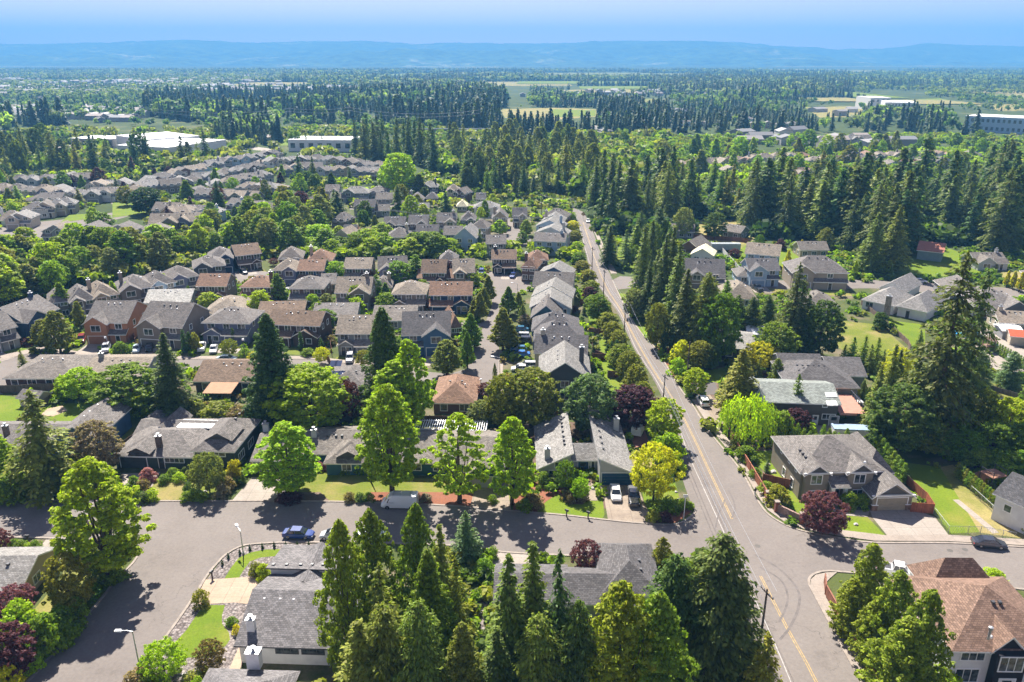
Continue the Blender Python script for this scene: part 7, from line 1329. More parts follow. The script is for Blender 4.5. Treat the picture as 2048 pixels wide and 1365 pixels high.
# ---------------------------------------------------------------- every tree and shrub one can tell apart
def T(s):
    for ln in s.strip().split('\n'):
        for e in ln.split(';'):
            f = e.strip().split(' ', 6)
            if len(f) < 6: continue
            tree(f[0], float(f[1]), float(f[2]), float(f[3]), float(f[4]), f[5], f[6] if len(f) > 6 else None)
T('''
cypress 704 1352 1046 118 gleam tall dense redwood at the edge of the conifer group beside the white house
cypress 758 1300 1024 118 green narrow tall redwood, second in the group below the parked cars
cypress 842 1262 1012 100 green slender redwood with pointed tip beside the silvery cone tree
redwood 866 1372 1104 165 green bright green cone shaped conifer in the middle of the group
deodar 776 1400 1126 175 firl mid green drooping conifer between two redwoods
spruce_wide 782 1470 1208 190 firl bushy grey green fir at the bottom edge
spruce_wide 850 1480 1200 180 firl light green fir at the bottom edge beside the olive one
deodar 916 1330 1112 120 olive spreading olive conifer beside the gravel path
fir 888 1300 1050 100 firl thin fir behind the bright green cone
fir 735 1480 1240 190 firl dark fir at the bottom edge beside the white house
redwood 930 1480 1250 160 firl mid green fir at the bottom edge beside the path
young_fir 933 1114 1024 72 blue silvery cone tree beside the street between conifers
fir 1018 1420 1108 150 firl tall olive fir, first of the three narrow ones
fir 1062 1400 1085 140 firl tall narrow fir, middle one of three with thin tip
deodar 1112 1430 1100 165 firb blue green fir with thin tip, last of three
spruce_wide 1075 1480 1230 180 firl dense fir at the bottom edge among the narrow ones
fir 995 1480 1260 140 dark dark fir at the bottom edge by the gravel path
spruce_wide 1150 1480 1200 150 dark dark fir squeezed beside the leafy lime tree
cypress 1228 1480 1170 185 gleam large leafy green tree at the bottom edge beside the huge spruce
cypress 1298 1480 1190 160 green dark leafy conifer at the bottom edge between leafy tree and huge spruce
spruce_wide 1420 1345 1068 245 fir huge dark layered spruce beside the main road
spruce_wide 1335 1340 1110 190 dark dark spruce joined to the huge one
young_fir 1515 1440 1270 110 olive small light tipped spruce at the bottom beside the white line
cypress 1321 1154 1076 46 olive small olive cypress behind the grey hipped house
spread 1172 1146 1086 68 red red leaved maple by the driveway below the street
bush 985 1115 1096 24 green green bush at the top of the concrete driveway; bush 968 1150 1120 40 green low green bush beside the gravel path; bush 1000 1160 1140 34 hedge small clipped bush beside the lower driveway;bush 1215 1134 1118 34 bright bright bush beside the red maple
cypress 1720 1250 1090 92 gleam tall olive fir, first of the leaning row by the pavement
cypress 1764 1340 1146 112 gleam tall olive fir, second of the leaning row
cypress 1814 1420 1184 116 gleam tall olive fir, lowest of the leaning row
cypress 1692 1268 1160 80 gleam short olive fir against the fence under the row
cypress 1780 1440 1240 150 gleam broad olive fir at the bottom of the row
cypress 1740 1330 1200 90 gleam olive fir half hidden in the leaning row
bush 1880 1368 1335 50 bright bright green shrub under the bay window; bush 1984 1162 1140 40 bright round bright green bush behind the brown roof; bush 1900 1380 1350 40 bright leafy bush at the foot of the white house wall
maple 222 1158 920 170 lime large lime green maple leaning over the street corner
round 150 1232 1112 88 olive small shade tree on the yellow lawn by the kerb
spread 30 1236 1182 90 red red laceleaf maple beside the tan gabled house
round 22 1356 1256 112 plum dark purple tree at the lower corner
big_bush 45 1278 1214 90 bright bright leafy shrub between the two red trees; big_bush 100 1306 1236 70 green green shrub on the slope by the kerb; big_bush 128 1278 1216 60 green taller shrub of the kerbside thicket; bush 72 1338 1310 34 lime small yellow shrub at the lower kerb; big_bush 20 1390 1338 60 gold yellow bush at the bottom corner; big_bush 150 1250 1200 50 green shrub under the shade tree; big_bush 220 1165 1120 60 green green shrub under the large lime maple; bush 250 1110 1085 30 grey grey green shrub at the rounded corner; bush 185 1195 1170 40 hedge low shrub along the kerb; bush 165 1215 1190 40 dark dark low shrub along the kerb
spread 4 1106 1060 44 red reddish shrub at the picture edge beside the side street; bush 30 1098 1080 26 hedge clipped shrub in the mailbox bed; bush 45 1100 1083 24 green round shrub in the mailbox bed; bush 72 1098 1082 24 green last shrub in the mailbox bed; bush 60 1102 1088 22 bright low bright shrub in the mailbox bed
maple -2 955 865 80 bright bright tree at the edge by the blue house
big_bush 28 998 950 74 green dark bush at the kerb beside the edge tree; bush 60 992 968 40 green small bush beside the dark bush at the kerb; deodar 104 982 780 205 firl large drooping cedar in front of the blue house
round 203 945 845 92 brown bronze leaved tree between the cedar and the ranch house
bush 150 1000 975 46 olive shrub below the drooping cedar
spread 420 988 910 74 grey grey green small tree in the ranch front garden
big_bush 297 962 938 28 pink pink flowering shrub in the ranch garden; bush 270 985 955 30 green light shrub beside the first driveway; bush 290 990 962 30 rust reddish bush beside the front lawn; bush 275 1000 978 32 green green bush at the kerb by the driveway; bush 305 1000 980 28 bright bright bush at the kerb; bush 290 1002 986 30 dark dark bush at the kerb; bush 345 955 938 26 hedge round bush before the ranch; bush 358 962 946 26 bright bright round bush before the ranch; bush 330 965 950 24 green low green bush in the rockery; bush 372 948 935 18 dark dark clipped bush before the ranch; bush 385 955 940 26 grey greyish bush before the ranch door
bush 378 990 965 22 dark upright dark bush beside the lawn; bush 392 998 978 28 green green bush at the edge of the lawn; bush 375 1002 985 28 hedge low green bush at the lawn corner; bush 405 1002 985 26 green shrub at the foot of the grey tree; bush 445 995 970 30 brown bare twiggy shrub under the grey tree; bush 455 980 955 34 rust rust coloured shrub near the long driveway; big_bush 470 962 922 32 gold yellow orange shrub by the driveway; bush 462 968 945 30 rust reddish shrub by the long driveway; young_fir 487 968 944 16 dark tiny dark cone beside the driveway; bush 440 965 945 30 olive olive shrub below the ranch window
maple 583 988 846 124 bright round headed lime maple at the top of the long driveway
maple 785 990 771 128 bright tall bright maple beside the white van
maple_open 919 1006 828 118 lime open crowned yellow green street tree
maple 1024 1010 836 98 bright narrow bright maple beside the aggregate driveway
bush 700 1002 985 22 rust small reddish bush on the kerb strip; bush 720 1003 988 22 dark small dark bush on the kerb strip; bush 738 1003 986 22 dark dark round bush beside the van; bush 580 1000 984 50 plum purple ground shrub under the lime maple; bush 690 948 935 24 green green bush below the blue wing window; bush 720 948 934 22 green second bush below the blue wing window; bush 640 940 925 20 pink small pinkish shrub by the wall; bush 850 1004 990 26 brown brown shrub on the kerb strip behind the van; bush 985 1004 990 20 green small bush by the aggregate driveway;bush 655 940 928 16 pink tiny pink shrub by the wing
spread 1306 1000 893 104 gold golden yellow tree on the corner lawn
spread 1130 982 924 46 green slender light green tree in front of the modern house
bush 1088 968 945 34 green round shrub below the chimney wall; bush 1108 972 955 28 dark dark shrub by the modern house wall; spread 1160 1000 958 42 lime yellow green bush beside the stepped path; bush 1152 955 938 18 dark clipped dark ball by the blue door; bush 1066 1015 992 44 rust reddish shrub on the red mulch; bush 1050 1020 1000 34 green green shrub on the red mulch; bush 1140 1005 988 20 rust small rusty shrub on the mulch; bush 1165 1003 985 20 brown small dark shrub by the steps
bush 1335 1022 998 40 green shrub in the corner bed; bush 1360 1018 1000 34 green shrub at the tip of the corner bed; bush 1380 1018 1006 18 bright small bright shrub at the road corner; bush 1305 1042 1022 26 olive grassy shrub by the driveway mouth; bush 1330 1042 1025 30 plum dark shrub in the corner bed;
redwood 556 850 630 150 firb broad dark redwood behind the long ranch house
redwood 776 842 618 138 dark tall dark redwood beside the blue gabled house
fir 352 836 666 104 fir spiky dark fir beside the leafy green tree
round 622 862 738 168 bright broad multi stemmed bright tree in front of the redwood
maple 824 862 680 90 bright tall bright tree just beside the tall dark redwood
maple 795 876 722 112 bright bright leafy tree below the tall dark redwood
round 268 826 734 150 green rounded green tree beside the spiky dark fir
round 168 800 738 74 lime lime green shrub tree by the low roofed house; big_bush 135 792 752 50 bright light green bush by the fence; big_bush 210 800 768 50 bright leafy bush by the fence
big_bush 305 832 790 60 bright bright shrub between green tree and fir; big_bush 390 836 800 50 grey pale shrub beside the fir; big_bush 440 842 806 70 olive wide olive bush in the back garden; big_bush 480 850 815 60 rust brownish bush in the back garden; big_bush 370 862 838 40 olive grey shrub behind the green ranch; big_bush 498 856 828 40 green dark round bush by the redwood
spread 705 845 768 54 plum purple leaved tree beside the solar roof; spread 690 812 758 40 plum purple leaved tree under the solar panels
round 1062 856 742 118 olive feathery olive tree below the charcoal house; round 1005 860 752 80 olive dark olive tree beside the feathery one; round 1178 862 752 108 blue round blue green tree behind the modern house; round 1264 858 776 98 plum large dark purple tree by the main road
big_bush 1100 862 820 44 rust rusty cream shrub behind the modern house; round 962 858 804 58 grey pale green tree behind the patio cover; spread 972 802 768 46 plum small purple maple at the corner of the cul de sac; big_bush 918 862 830 40 green green shrub behind the slatted patio cover; bush 1128 862 838 26 grey pale bush beside the modern house; spread 1165 868 836 26 bright small leafy tree between the two shed roofs
round 1325 886 800 76 bright bright leafy tree beside the wires; big_bush 1335 920 870 60 bright bright hedge bush along the main road; big_bush 1350 940 905 40 bright lower hedge bush along the main road; big_bush 1318 905 870 40 green green shrub by the parked trailer
maple 894 752 680 64 olive rounded street tree at the cul de sac corner; pyramid 935 738 664 38 green slim street tree at the cul de sac corner; pyramid 942 697 628 54 green leafy street tree beside the blue gabled house
pyramid 1006 702 616 70 olive large pyramidal street tree in the cul de sac; pyramid 1024 698 650 40 olive smaller street tree beside the large pyramidal one; pyramid 1017 630 574 44 green rounded street tree near the turning circle; pyramid 1037 622 584 26 olive slim tree beside the rounded street tree
pyramid 960 642 586 40 olive; pyramid 968 622 576 36 olive; pyramid 977 606 552 40 olive; pyramid 948 640 600 30 olive
cypress 990 800 728 15 firl slim dark columnar tree at the road edge; big_bush 1052 655 630 30 brown reddish brown shrub tree before the slate roofs; cypress 1045 652 610 20 firl pointed green cypress before the slate roofs
mid_pyramid 558 604 548 46 green; mid_round 522 628 582 46 bright; mid_round 673 565 524 46 bright; mid_round 717 617 572 46 green; mid_round 714 632 596 36 bright; mid_round 626 620 589 28 bright; mid_round 655 622 588 30 grey
column 755 594 550 16 green; mid_pyramid 772 602 566 26 green; mid_round 775 624 587 46 green; spread 745 617 596 20 red small red tree between the taupe houses; spread 865 624 598 28 red red maple before the rust roofed navy house; mid_round 796 569 524 54 green; column 832 562 510 26 green
spread 736 562 540 28 red red tree before the tan roofed brown house; mid_round 944 574 545 34 bright; mid_fir 648 558 516 24 dark; spread 585 560 544 22 red red shrub before the rust roofed navy houses; mid_round 558 560 540 38 bright; round 893 562 522 30 plum plum tree beside the brown roofed house; spread 548 532 517 20 red red shrub beside the tan hipped house
spread 644 728 696 32 gold golden shrub on the lawn before the tan roofed house; spread 729 734 702 38 olive olive bush beside the silver car; column 603 700 664 9 firb thin column before the dark brown house; column 644 706 676 9 firb second thin column before the dark brown house; bush 615 712 698 26 green bush before the dark brown house
maple 122 708 622 62 olive leafy olive street tree beside the navy house; maple 92 700 640 50 olive smaller street tree beside the navy house; mid_pyramid 163 662 604 36 olive; mid_pyramid 230 606 563 28 lime; mid_pyramid 262 608 564 42 lime; mid_pyramid 332 592 548 38 lime; mid_pyramid 130 632 566 46 green; mid_pyramid 176 626 586 24 olive
mid_pyramid 380 602 572 18 green; mid_round 420 620 586 46 bright; big_bush 242 710 684 32 hedge round clipped bush beside the light blue sedan; column 371 706 660 11 firb; column 382 706 664 11 firb; big_bush 392 704 668 26 olive bush beside the dark columns; spread 460 714 680 38 olive olive shrub before the blue grey house; column 468 690 656 7 firb; bush 490 716 698 24 green shrub by the globe lamp; bush 505 722 706 20 gold yellow shrub by the corner; young_fir 48 740 700 24 firl; big_bush 15 690 672 24 blue blue grey bush on the bright edge lawn; bush 55 690 676 26 plum dark bush on the edge drive
 
big_bush 640 640 606 40 green green bush behind the tan roofed house; mid_round 652 655 620 44 green; bush 660 690 672 24 rust low bush beside the fence; bush 480 640 626 24 green; mid_round 490 620 590 26 bright
mid_fir 576 616 600 14 dark; mid_round 846 590 560 26 green
''')
T('''
mid_round 1140 440 424 26 lime; mid_round 1146 462 442 28 gold; mid_round 1150 486 462 28 olive; mid_round 1154 506 484 26 lime; mid_round 1158 528 506 30 green; mid_round 1164 548 522 34 olive; mid_round 1175 566 540 34 olive; mid_round 1182 588 562 34 olive; mid_round 1178 604 575 28 plum purple tree beside the yellow gabled house
round 1196 645 590 50 green tall green tree beside the main road poles; mid_round 1184 620 592 36 green; mid_round 1215 662 626 42 olive; mid_round 1206 640 606 34 olive; mid_round 1224 686 645 42 olive; mid_round 1236 708 662 40 olive; round 1240 745 690 54 olive; round 1256 768 704 54 olive; round 1270 800 732 52 olive; round 1284 822 765 44 olive; mid_round 1228 730 698 34 lime
column 1222 722 682 9 firb; column 1232 722 680 12 firb; column 1214 718 690 9 firb; young_fir 1186 712 688 16 firb; young_fir 1168 630 606 14 firb; bush 1150 625 612 14 red small red shrub behind the teal gabled house
fir 1218 532 452 48 fir tall fir at the roadside bend east of the main road; young_fir 1250 536 460 38 blue pale blue spruce beside the roadside firs; fir 1282 612 452 66 firl tall fir west of the conifer clump; fir 1300 560 440 50 fir; fir 1322 650 470 70 fir dark tall fir in the middle of the roadside clump; fir 1348 672 486 76 firl light tipped fir in the roadside clump; fir 1364 700 538 84 fir broad fir in front of the roadside clump; spruce_wide 1404 712 545 104 firl wide dense fir on the side of the roadside clump; round 1436 726 590 84 green broad green tree beside the wide dense fir
fir 1338 620 455 60 fir; fir 1310 628 500 60 firl; fir 1295 640 520 56 fir; round 1268 636 580 50 grey light green tree at the roadside; round 1312 698 608 50 olive slender trunked olive tree at the roadside; round 1304 505 446 42 green; round 1428 480 426 50 dark round dark tree beside the sage house; round 1365 476 416 42 grey; round 1334 700 640 36 dark; fir 1380 690 580 60 fir
big_bush 1358 734 684 42 gold yellow leaved tree bush by the reddish verge; bush 1356 750 718 34 lime clipped lime bush by the driveway mouth; round 1398 740 684 56 olive olive tree behind the clipped lime bush; column 1345 735 700 14 firb; round 1388 792 738 50 bright bright bush tree beside the white verge car; round 1418 742 690 40 dark
fir 1474 828 698 108 olive broad olive pine beside the weeping willow; round 1548 728 648 88 green leafy green tree behind the slate grey house; spruce_wide 1470 672 590 56 dark; spruce_wide 1500 676 594 56 dark; spruce_wide 1530 672 590 50 dark; spruce_wide 1448 640 560 44 green; fir_open 1578 708 525 92 fir tall ragged fir rising behind the slate grey house; round 1636 716 603 84 dark large dark round tree beside the ragged fir; fir 1606 700 590 60 fir
spread 1516 742 686 70 gold golden shrub tree before the metal shed; cypress 1550 776 718 36 firl; cypress 1576 776 732 26 firl; young_fir 1516 760 715 22 firl; bush 1528 755 742 14 red round red shrub between the conifers; young_fir 1440 800 755 20 firl; fir_open 1590 700 560 80 dark
willow 1494 878 783 116 lime weeping willow with trailing yellow green branches
young_fir 1588 838 750 46 green bright tiered young fir before the greenish roof; spread 1590 862 820 60 plum dark pink and purple shrub at the foot of the young fir; big_bush 1560 882 826 56 green green bush beside the weeping willow
young_fir 1606 788 755 14 firl; young_fir 1618 788 757 14 firl; young_fir 1630 790 758 14 firl; young_fir 1648 790 750 18 firl; young_fir 1664 790 757 16 firl; young_fir 1676 792 756 16 firl; young_fir 1692 794 762 18 firl; cypress 1722 806 762 18 firl; cypress 1712 806 774 14 gold yellow cypress beside the reddish deck; cypress 1734 812 775 14 firl
fir_open 1858 888 503 195 fir giant ragged fir towering over the lower meadow, taller of the pair; fir_open 1908 862 542 130 fir second giant fir with bare lower trunk leaning beside the first
round 1795 900 775 140 dark broad dark leafy mass below the giant fir; fir 1765 850 690 64 firl; fir 1742 862 730 60 firl; spread 1790 776 698 62 gold golden conifer shrub below the giant fir; fir 1780 830 700 60 fir; round 1850 905 840 90 olive; fir_open 1812 870 700 90 dark
spruce_wide 1953 778 703 62 blue wide blue green fir in the lower meadow, first of two; spruce_wide 2014 778 703 64 blue wide blue green fir in the lower meadow, second of two; round 1950 872 782 84 olive olive tree at the edge of the lower meadow; round 2008 890 800 90 bright bright leafy tree at the picture edge; round 2050 870 780 70 green; round 1905 900 820 80 green; round 1980 920 850 90 green; round 2045 925 850 90 green; round 1890 915 860 70 green; round 1930 925 865 70 green; big_bush 2010 950 905 70 green; big_bush 2048 950 900 60 green; big_bush 1955 940 900 60 hedge; round 1760 905 845 60 dark
young_fir 1700 738 675 36 green; young_fir 1722 742 672 38 green; young_fir 1748 742 676 38 green; young_fir 1686 730 690 26 green; young_fir 1735 752 690 34 firl; young_fir 1762 750 700 28 firl
big_bush 1760 658 626 32 dark round dark bush at the picket fence; young_fir 1838 690 660 20 firl
round 1518 500 470 20 green; big_bush 1560 500 480 24 plum; mid_round 1468 520 498 24 plum; mid_pyramid 1572 552 500 22 gold; mid_pyramid 1616 552 520 16 bright; mid_pyramid 1660 552 526 14 bright; mid_pyramid 1708 556 522 16 bright; cypress 1648 500 456 40 olive; mid_round 1592 500 484 26 bright; mid_pyramid 1602 500 480 14 gold; mid_round 1618 552 540 16 rust; mid_round 1776 548 522 22 bright; mid_pyramid 2052 590 548 20 gold; mid_pyramid 2038 584 545 20 gold; mid_pyramid 2024 578 543 18 gold; mid_pyramid 2012 574 542 16 gold
fir 1740 545 425 70 firl tall fir with low boughs in front of the bright meadow; fir 1780 545 410 80 firl dark fir standing at the edge of the bright meadow; fir_open 1770 530 390 80 fir; mid_round 1928 525 502 22 bright small bright tree on the meadow; mid_round 2010 520 505 20 green; mid_round 1985 540 524 20 olive
big_bush 1490 920 895 40 green green shrub behind the roadside fence; big_bush 1480 895 870 40 olive; bush 1530 985 965 30 green; big_bush 1555 1010 975 50 olive olive shrub beside the reddish corner fence; bush 1574 1018 1000 30 green; bush 1510 955 938 26 green
spread 1640 1068 990 98 red red leaved maple over the brick corner wall; bush 1612 992 975 26 bright; bush 1700 1015 985 34 green glossy green bush beside the porch; bush 1722 1015 990 32 green; bush 1690 1018 1002 20 green; bush 1630 990 972 30 green
young_fir 1533 945 920 18 blue
''')
for i, x in enumerate((1591, 1605, 1617, 1629, 1643, 1655, 1665, 1674, 1690)): tree('arborvitae', x, 893-(i % 3), (848, 858, 863, 868, 850, 858, 863, 866, 858)[i], 13, 'hedge', None, 'columnar arborvitae behind the tan corner house')
for i in range(9): tree('arborvitae', 1746+i*7.2, 908+i*7.5, 862+i*8.2, 17, 'hedge', None, 'arborvitae row beside the tan corner house')
for i, (x, y) in enumerate(((1706, 890), (1716, 892), (1726, 893))): tree('arborvitae', x, y, y-20, 10, 'hedge', None, 'small arborvitae in front of the covered trailer')
for i in range(26): tree('arborvitae', 1912+i*5.6, 955+i*4.6, 925+i*4.6, 12, 'hedge' if i % 3 else 'olive', None, 'clipped arborvitae hedge by the wire fence')
for i in range(34): tree('arborvitae', 1892+i*5.2, 650+i*3.0, 630+i*2.9, 8, 'hedge', None, 'tall arborvitae hedge beyond the play area')
for i, (x, y) in enumerate(((445, 1131), (457, 1118), (480, 1110), (500, 1101), (525, 1098), (549, 1095), (572, 1095), (595, 1094), (618, 1094), (642, 1093), (665, 1093))): tree('young_fir', x, y, y-12, 8, 'deep', 'tiny dark conifer in the gravel bed, number %s counted from the mailbox' % ('one two three four five six seven eight nine ten eleven'.split()[i]), 'tiny conifers planted in the gravel bed', 'dwarf_conifer', 'dwarf conifer')
T('''bush 405 1210 1180 32 olive yellow tipped bush at the gravel edge below the warm driveway
bush 511 1150 1128 28 olive open twiggy bush on the gravel behind the white house
big_bush 528 1158 1130 28 bright bright clipped bush against the white house
bush 462 1250 1236 22 hedge low green mound on the gravel beside the lawn
spread 332 1358 1290 92 lime yellow green spreading bush beside the street lamp
spread 425 1345 1285 62 rust orange tipped bush below the bright lawn
bush 280 1375 1345 60 rust reddish shrub at the foot of the street lamp
bush 305 1385 1350 50 green; bush 400 1368 1342 60 olive low creeping shrub beside the grey roof; bush 475 1268 1250 16 gold small yellow plant by the metal chimney; bush 400 1390 1355 30 bright''')
# woods and gardens farther off: each tree stands on its own, largest ones first
OCC = []
def occupied(px, py):
    p = G(px, py)
    for c, s_, lo, W_, D_ in FOOT:
        dx, dy = p.x-lo.x, p.y-lo.y; u, v = dx*c+dy*s_, -dx*s_+dy*c
        if -1.5 < u < W_+1.5 and -3.0 < v < D_+1.5: return True
    return False
FOOT = [(math.cos(s.rz), math.sin(s.rz), s.loc, s.W, max(v[1] for v in s.wall.v)) for o, s, q in HOUSES]
ROADPX = [f for f in (
 [(972, 547), (1048, 545), (1072, 580), (1012, 592), (998, 740), (985, 812), (930, 812), (934, 738), (966, 655)], [(0, 722), (170, 706), (330, 713), (620, 713), (934, 738), (925, 775), (760, 758), (330, 740), (0, 790)], outl, [(1226, 553), (2048, 575), (2048, 600), (1236, 582)],
 [(0, 446), (280, 415), (300, 466), (0, 492)], [(985, 412), (1062, 478), (1030, 499), (985, 480)], [(218, 404), (300, 375), (520, 318), (622, 312), (622, 318), (410, 350), (225, 410)])]
def scatter(poly, n, kinds, hm, cols, wr, seed, group=None, gap=6):
    r_ = random.Random(seed); xs_ = [p[0] for p in poly]; ys_ = [p[1] for p in poly]; got, tries = [], 0
    while len(got) < n and tries < n*60:
        tries += 1; x, y = r_.uniform(min(xs_), max(xs_)), r_.uniform(min(ys_), max(ys_))
        if not inpoly(np.array([x]), np.array([y]), poly)[0]: continue
        if any(inpoly(np.array([x]), np.array([y]), q)[0] for q in BARE): continue
        if any(abs(x-a) < gap and abs(y-b_) < gap*.35 for a, b_ in got) or occupied(x, y) or any(inpoly(np.array([x]), np.array([y]), q)[0] for q in ROADPX): continue
        got.append((x, y))
    for x, y in got:
        H = r_.uniform(*hm); k = r_.choice(kinds); w = H*r_.uniform(*wr); v = G(x, y); tree(k, x, y, 0, w*F_PX/DEP(v), r_.choice(cols), None, group, h=H)
C_, D_ = ['mid_fir', 'mid_fir', 'mid_fir', 'fir_open', 'mid_fir', 'deodar'], ['mid_round', 'mid_oval']
scatter([(1195, 395), (1345, 405), (1350, 455), (1215, 462), (1185, 430)], 26, C_, (18, 31), ('fir', 'firl', 'dark'), (.42, .58), 1, 'firs of the dark wood at the bend')
scatter([(1490, 432), (1830, 425), (1830, 500), (1740, 530), (1660, 485), (1500, 462)], 72, C_, (17, 32), ('fir', 'firl', 'fir', 'firb'), (.48, .7), 2, 'tall firs of the eastern wood', 8)
scatter([(1830, 400), (2080, 400), (2080, 525), (1960, 505), (1830, 475)], 44, C_, (18, 34), ('fir', 'firl', 'dark', 'firb'), (.48, .68), 3, 'tall firs of the eastern wood', 8)
scatter([(1330, 362), (1800, 365), (2080, 350), (2080, 430), (1480, 435), (1350, 395)], 58, C_+C_+D_, (10, 20), ('firl', 'fir', 'olive', 'green'), (.45, .65), 4, 'mixed trees behind the eastern wood', 9)
scatter([(1340, 390), (1500, 400), (1520, 440), (1340, 440)], 14, D_+C_, (14, 22), ('green', 'olive', 'dark'), (.5, .7), 5, None, 9)
scatter([(905, 290), (1190, 300), (1190, 385), (1000, 375), (900, 340)], 66, ['mid_oval', 'mid_oval', 'mid_fir'], (17, 26), ('grey', 'grey', 'olive', 'firl'), (.4, .6), 6, 'grey green trees of the central wood', 8)
scatter([(700, 300), (905, 300), (900, 345), (840, 352), (700, 318)], 30, C_, (20, 32), ('fir', 'firb', 'dark'), (.34, .46), 7, 'tall firs beside the white warehouse', 7)
scatter([(930, 370), (1190, 385), (1190, 410), (1130, 404), (1060, 396), (930, 386)], 26, C_+C_+D_, (10, 20), ('dark', 'fir', 'green'), (.4, .6), 8, 'dark trees behind the upper estate', 8)
scatter([(0, 530), (240, 512), (420, 500), (560, 494), (600, 508), (520, 512), (400, 520), (330, 536), (200, 568), (100, 594), (0, 616)], 62, D_, (8, 14), ('green', 'green', 'olive', 'grey', 'bright'), (.7, 1.0), 9, 'broad green trees of the western wood', 12)
scatter([(560, 490), (700, 482), (980, 500), (980, 512), (700, 512), (600, 512)], 30, D_, (5, 9), ('bright', 'green', 'bright'), (1.0, 1.4), 10, 'low bright trees of the thicket between the estates', 12)
scatter([(0, 300), (130, 296), (420, 300), (430, 330), (100, 350), (0, 350)], 40, C_+D_, (14, 24), ('fir', 'grey', 'olive', 'dark'), (.4, .6), 11, 'mixed trees below the white warehouses', 9)
scatter([(0, 350), (560, 330), (700, 350), (560, 480), (0, 490)], 62, D_+['mid_pyramid', 'mid_fir'], (5, 10.5), ('green', 'olive', 'bright', 'plum', 'dark'), (.6, .9), 12, 'garden trees among the western homes', 11)
scatter([(560, 350), (980, 395), (1050, 430), (1050, 460), (640, 480), (540, 440)], 40, D_+['mid_pyramid', 'mid_fir'], (6, 13), ('green', 'bright', 'dark', 'olive'), (.55, .85), 13, 'garden trees among the upper estate homes', 11)
scatter([(480, 450), (650, 440), (660, 490), (520, 495)], 16, D_, (10, 16), ('green', 'bright', 'olive', 'grey'), (.6, .85), 14, 'tall leafy trees west of the upper estate', 12)
scatter([(1200, 300), (1960, 290), (2000, 345), (1330, 352), (1200, 340)], 50, D_+['mid_pyramid'], (9, 16), ('bright', 'green', 'olive', 'lime'), (.6, .9), 15, 'bright garden trees of the far eastern homes', 10)
scatter([(1240, 470), (1340, 475), (1360, 545), (1260, 545)], 10, C_+D_, (8, 16), ('green', 'dark'), (.5, .8), 16, None, 10)
tree('mid_round', 800, 392, 308, 74, 'bright', 'very large round bright tree beside the dark firs'); tree('mid_fir', 438, 420, 362, 34, 'dark', 'dark ragged conifer standing alone among the western homes'); tree('mid_fir', 600, 372, 312, 34, 'dark', 'dark conifer, left one of a pair among the western homes'); tree('mid_fir', 628, 372, 314, 26, 'fir', 'dark conifer, right one of a pair among the western homes')
tree('mid_round', 295, 428, 376, 64, 'deep', 'broad very dark tree beside the bright meadow of the western homes'); tree('mid_oval', 190, 455, 415, 34, 'lime', 'lime tree before the red roofed house'); tree('mid_oval', 210, 458, 425, 40, 'green', 'green tree beside the lime tree'); tree('mid_fir', 797, 430, 372, 36, 'dark', 'dark broad conifer in the middle of the upper estate'); tree('mid_fir', 892, 430, 385, 34, 'dark', 'dark rounded conifer beside the cul de sac lamp')
tree('mid_fir', 960, 500, 458, 24, 'firl', 'pointed fir beside the light blue gabled house'); tree('mid_pyramid', 838, 510, 472, 18, 'dark', 'dark column tree at the edge of the thicket'); tree('mid_oval', 690, 410, 398, 1, 'green') if 0 else None
tree('mid_round', 590, 300, 262, 30, 'green', 'round green tree in front of the single warehouse'); tree('mid_round', 850, 300, 262, 52, 'bright', 'bright rounded tree below the bridge'); tree('mid_fir', 614, 302, 266, 17, 'dark', 'dark fir in front of the single warehouse, first of two'); tree('mid_fir', 646, 302, 268, 15, 'dark', 'dark fir in front of the single warehouse, second of two')
tree('mid_oval', 985, 425, 388, 30, 'bright', 'bright tall tree near the upper turning road'); tree('mid_oval', 970, 442, 402, 22, 'green'); tree('mid_oval', 1000, 470, 440, 34, 'bright'); tree('mid_oval', 1052, 472, 440, 28, 'green'); tree('mid_oval', 1045, 490, 462, 24, 'green'); tree('mid_oval', 1040, 450, 430, 24, 'green')
# ---------------------------------------------------------------- undergrowth and garden planting nobody could count
def shrubs(name, poly_px, step, hr, cols, seed, label, dens=.6, wfac=1.3, arch_k=26, yard=False, scale=60):
    r_ = np.random.default_rng(seed); wp = [G(*p) for p in poly_px]; X0, X1 = min(p.x for p in wp), max(p.x for p in wp); Y0, Y1 = min(p.y for p in wp), max(p.y for p in wp)
    X, Y = np.meshgrid(np.arange(X0, X1, step), np.arange(Y0, Y1, step)); X = (X+r_.uniform(-.5, .5, X.shape)*step).ravel(); Y = (Y+r_.uniform(-.5, .5, Y.shape)*step).ravel(); px, py = proj_np(X, Y)
    k = inpoly(px, py, poly_px) & (r_.random(len(X)) < dens*np.clip((vnoise(X+9000, Y+9000, scale*.25, 31)*1.7-.2), 0, 1.3)); X, Y, px, py = X[k], Y[k], px[k], py[k]
    bad = np.zeros(len(X), bool)
    for q in AVOID: bad |= inpoly(px, py, q)
    for c, s_, lo, W_, D__ in FOOT:
        dx, dy = X-lo.x, Y-lo.y; u, v = dx*c+dy*s_, -dx*s_+dy*c; bad |= (u > -1) & (u < W_+1) & (v > -2.6) & (v < D__+1)
    X, Y = X[~bad], Y[~bad]; H = r_.uniform(*hr, len(X)); cc = np.array([GR[c] for c in cols])[r_.integers(0, len(cols), len(X))]*r_.uniform(.75, 1.2, (len(X), 1))
    lf = [arche_leafy(i+40, arch_k) for i in range(5)]
    lf = [(V-np.array([0, 0, .3]), F_) for V, F_ in lf]
    mass(name, lf, X, Y, H*1.2, H*wfac*r_.uniform(.8, 1.3, len(X)), cc, seed, label, 'leaves'); print(name, len(X))
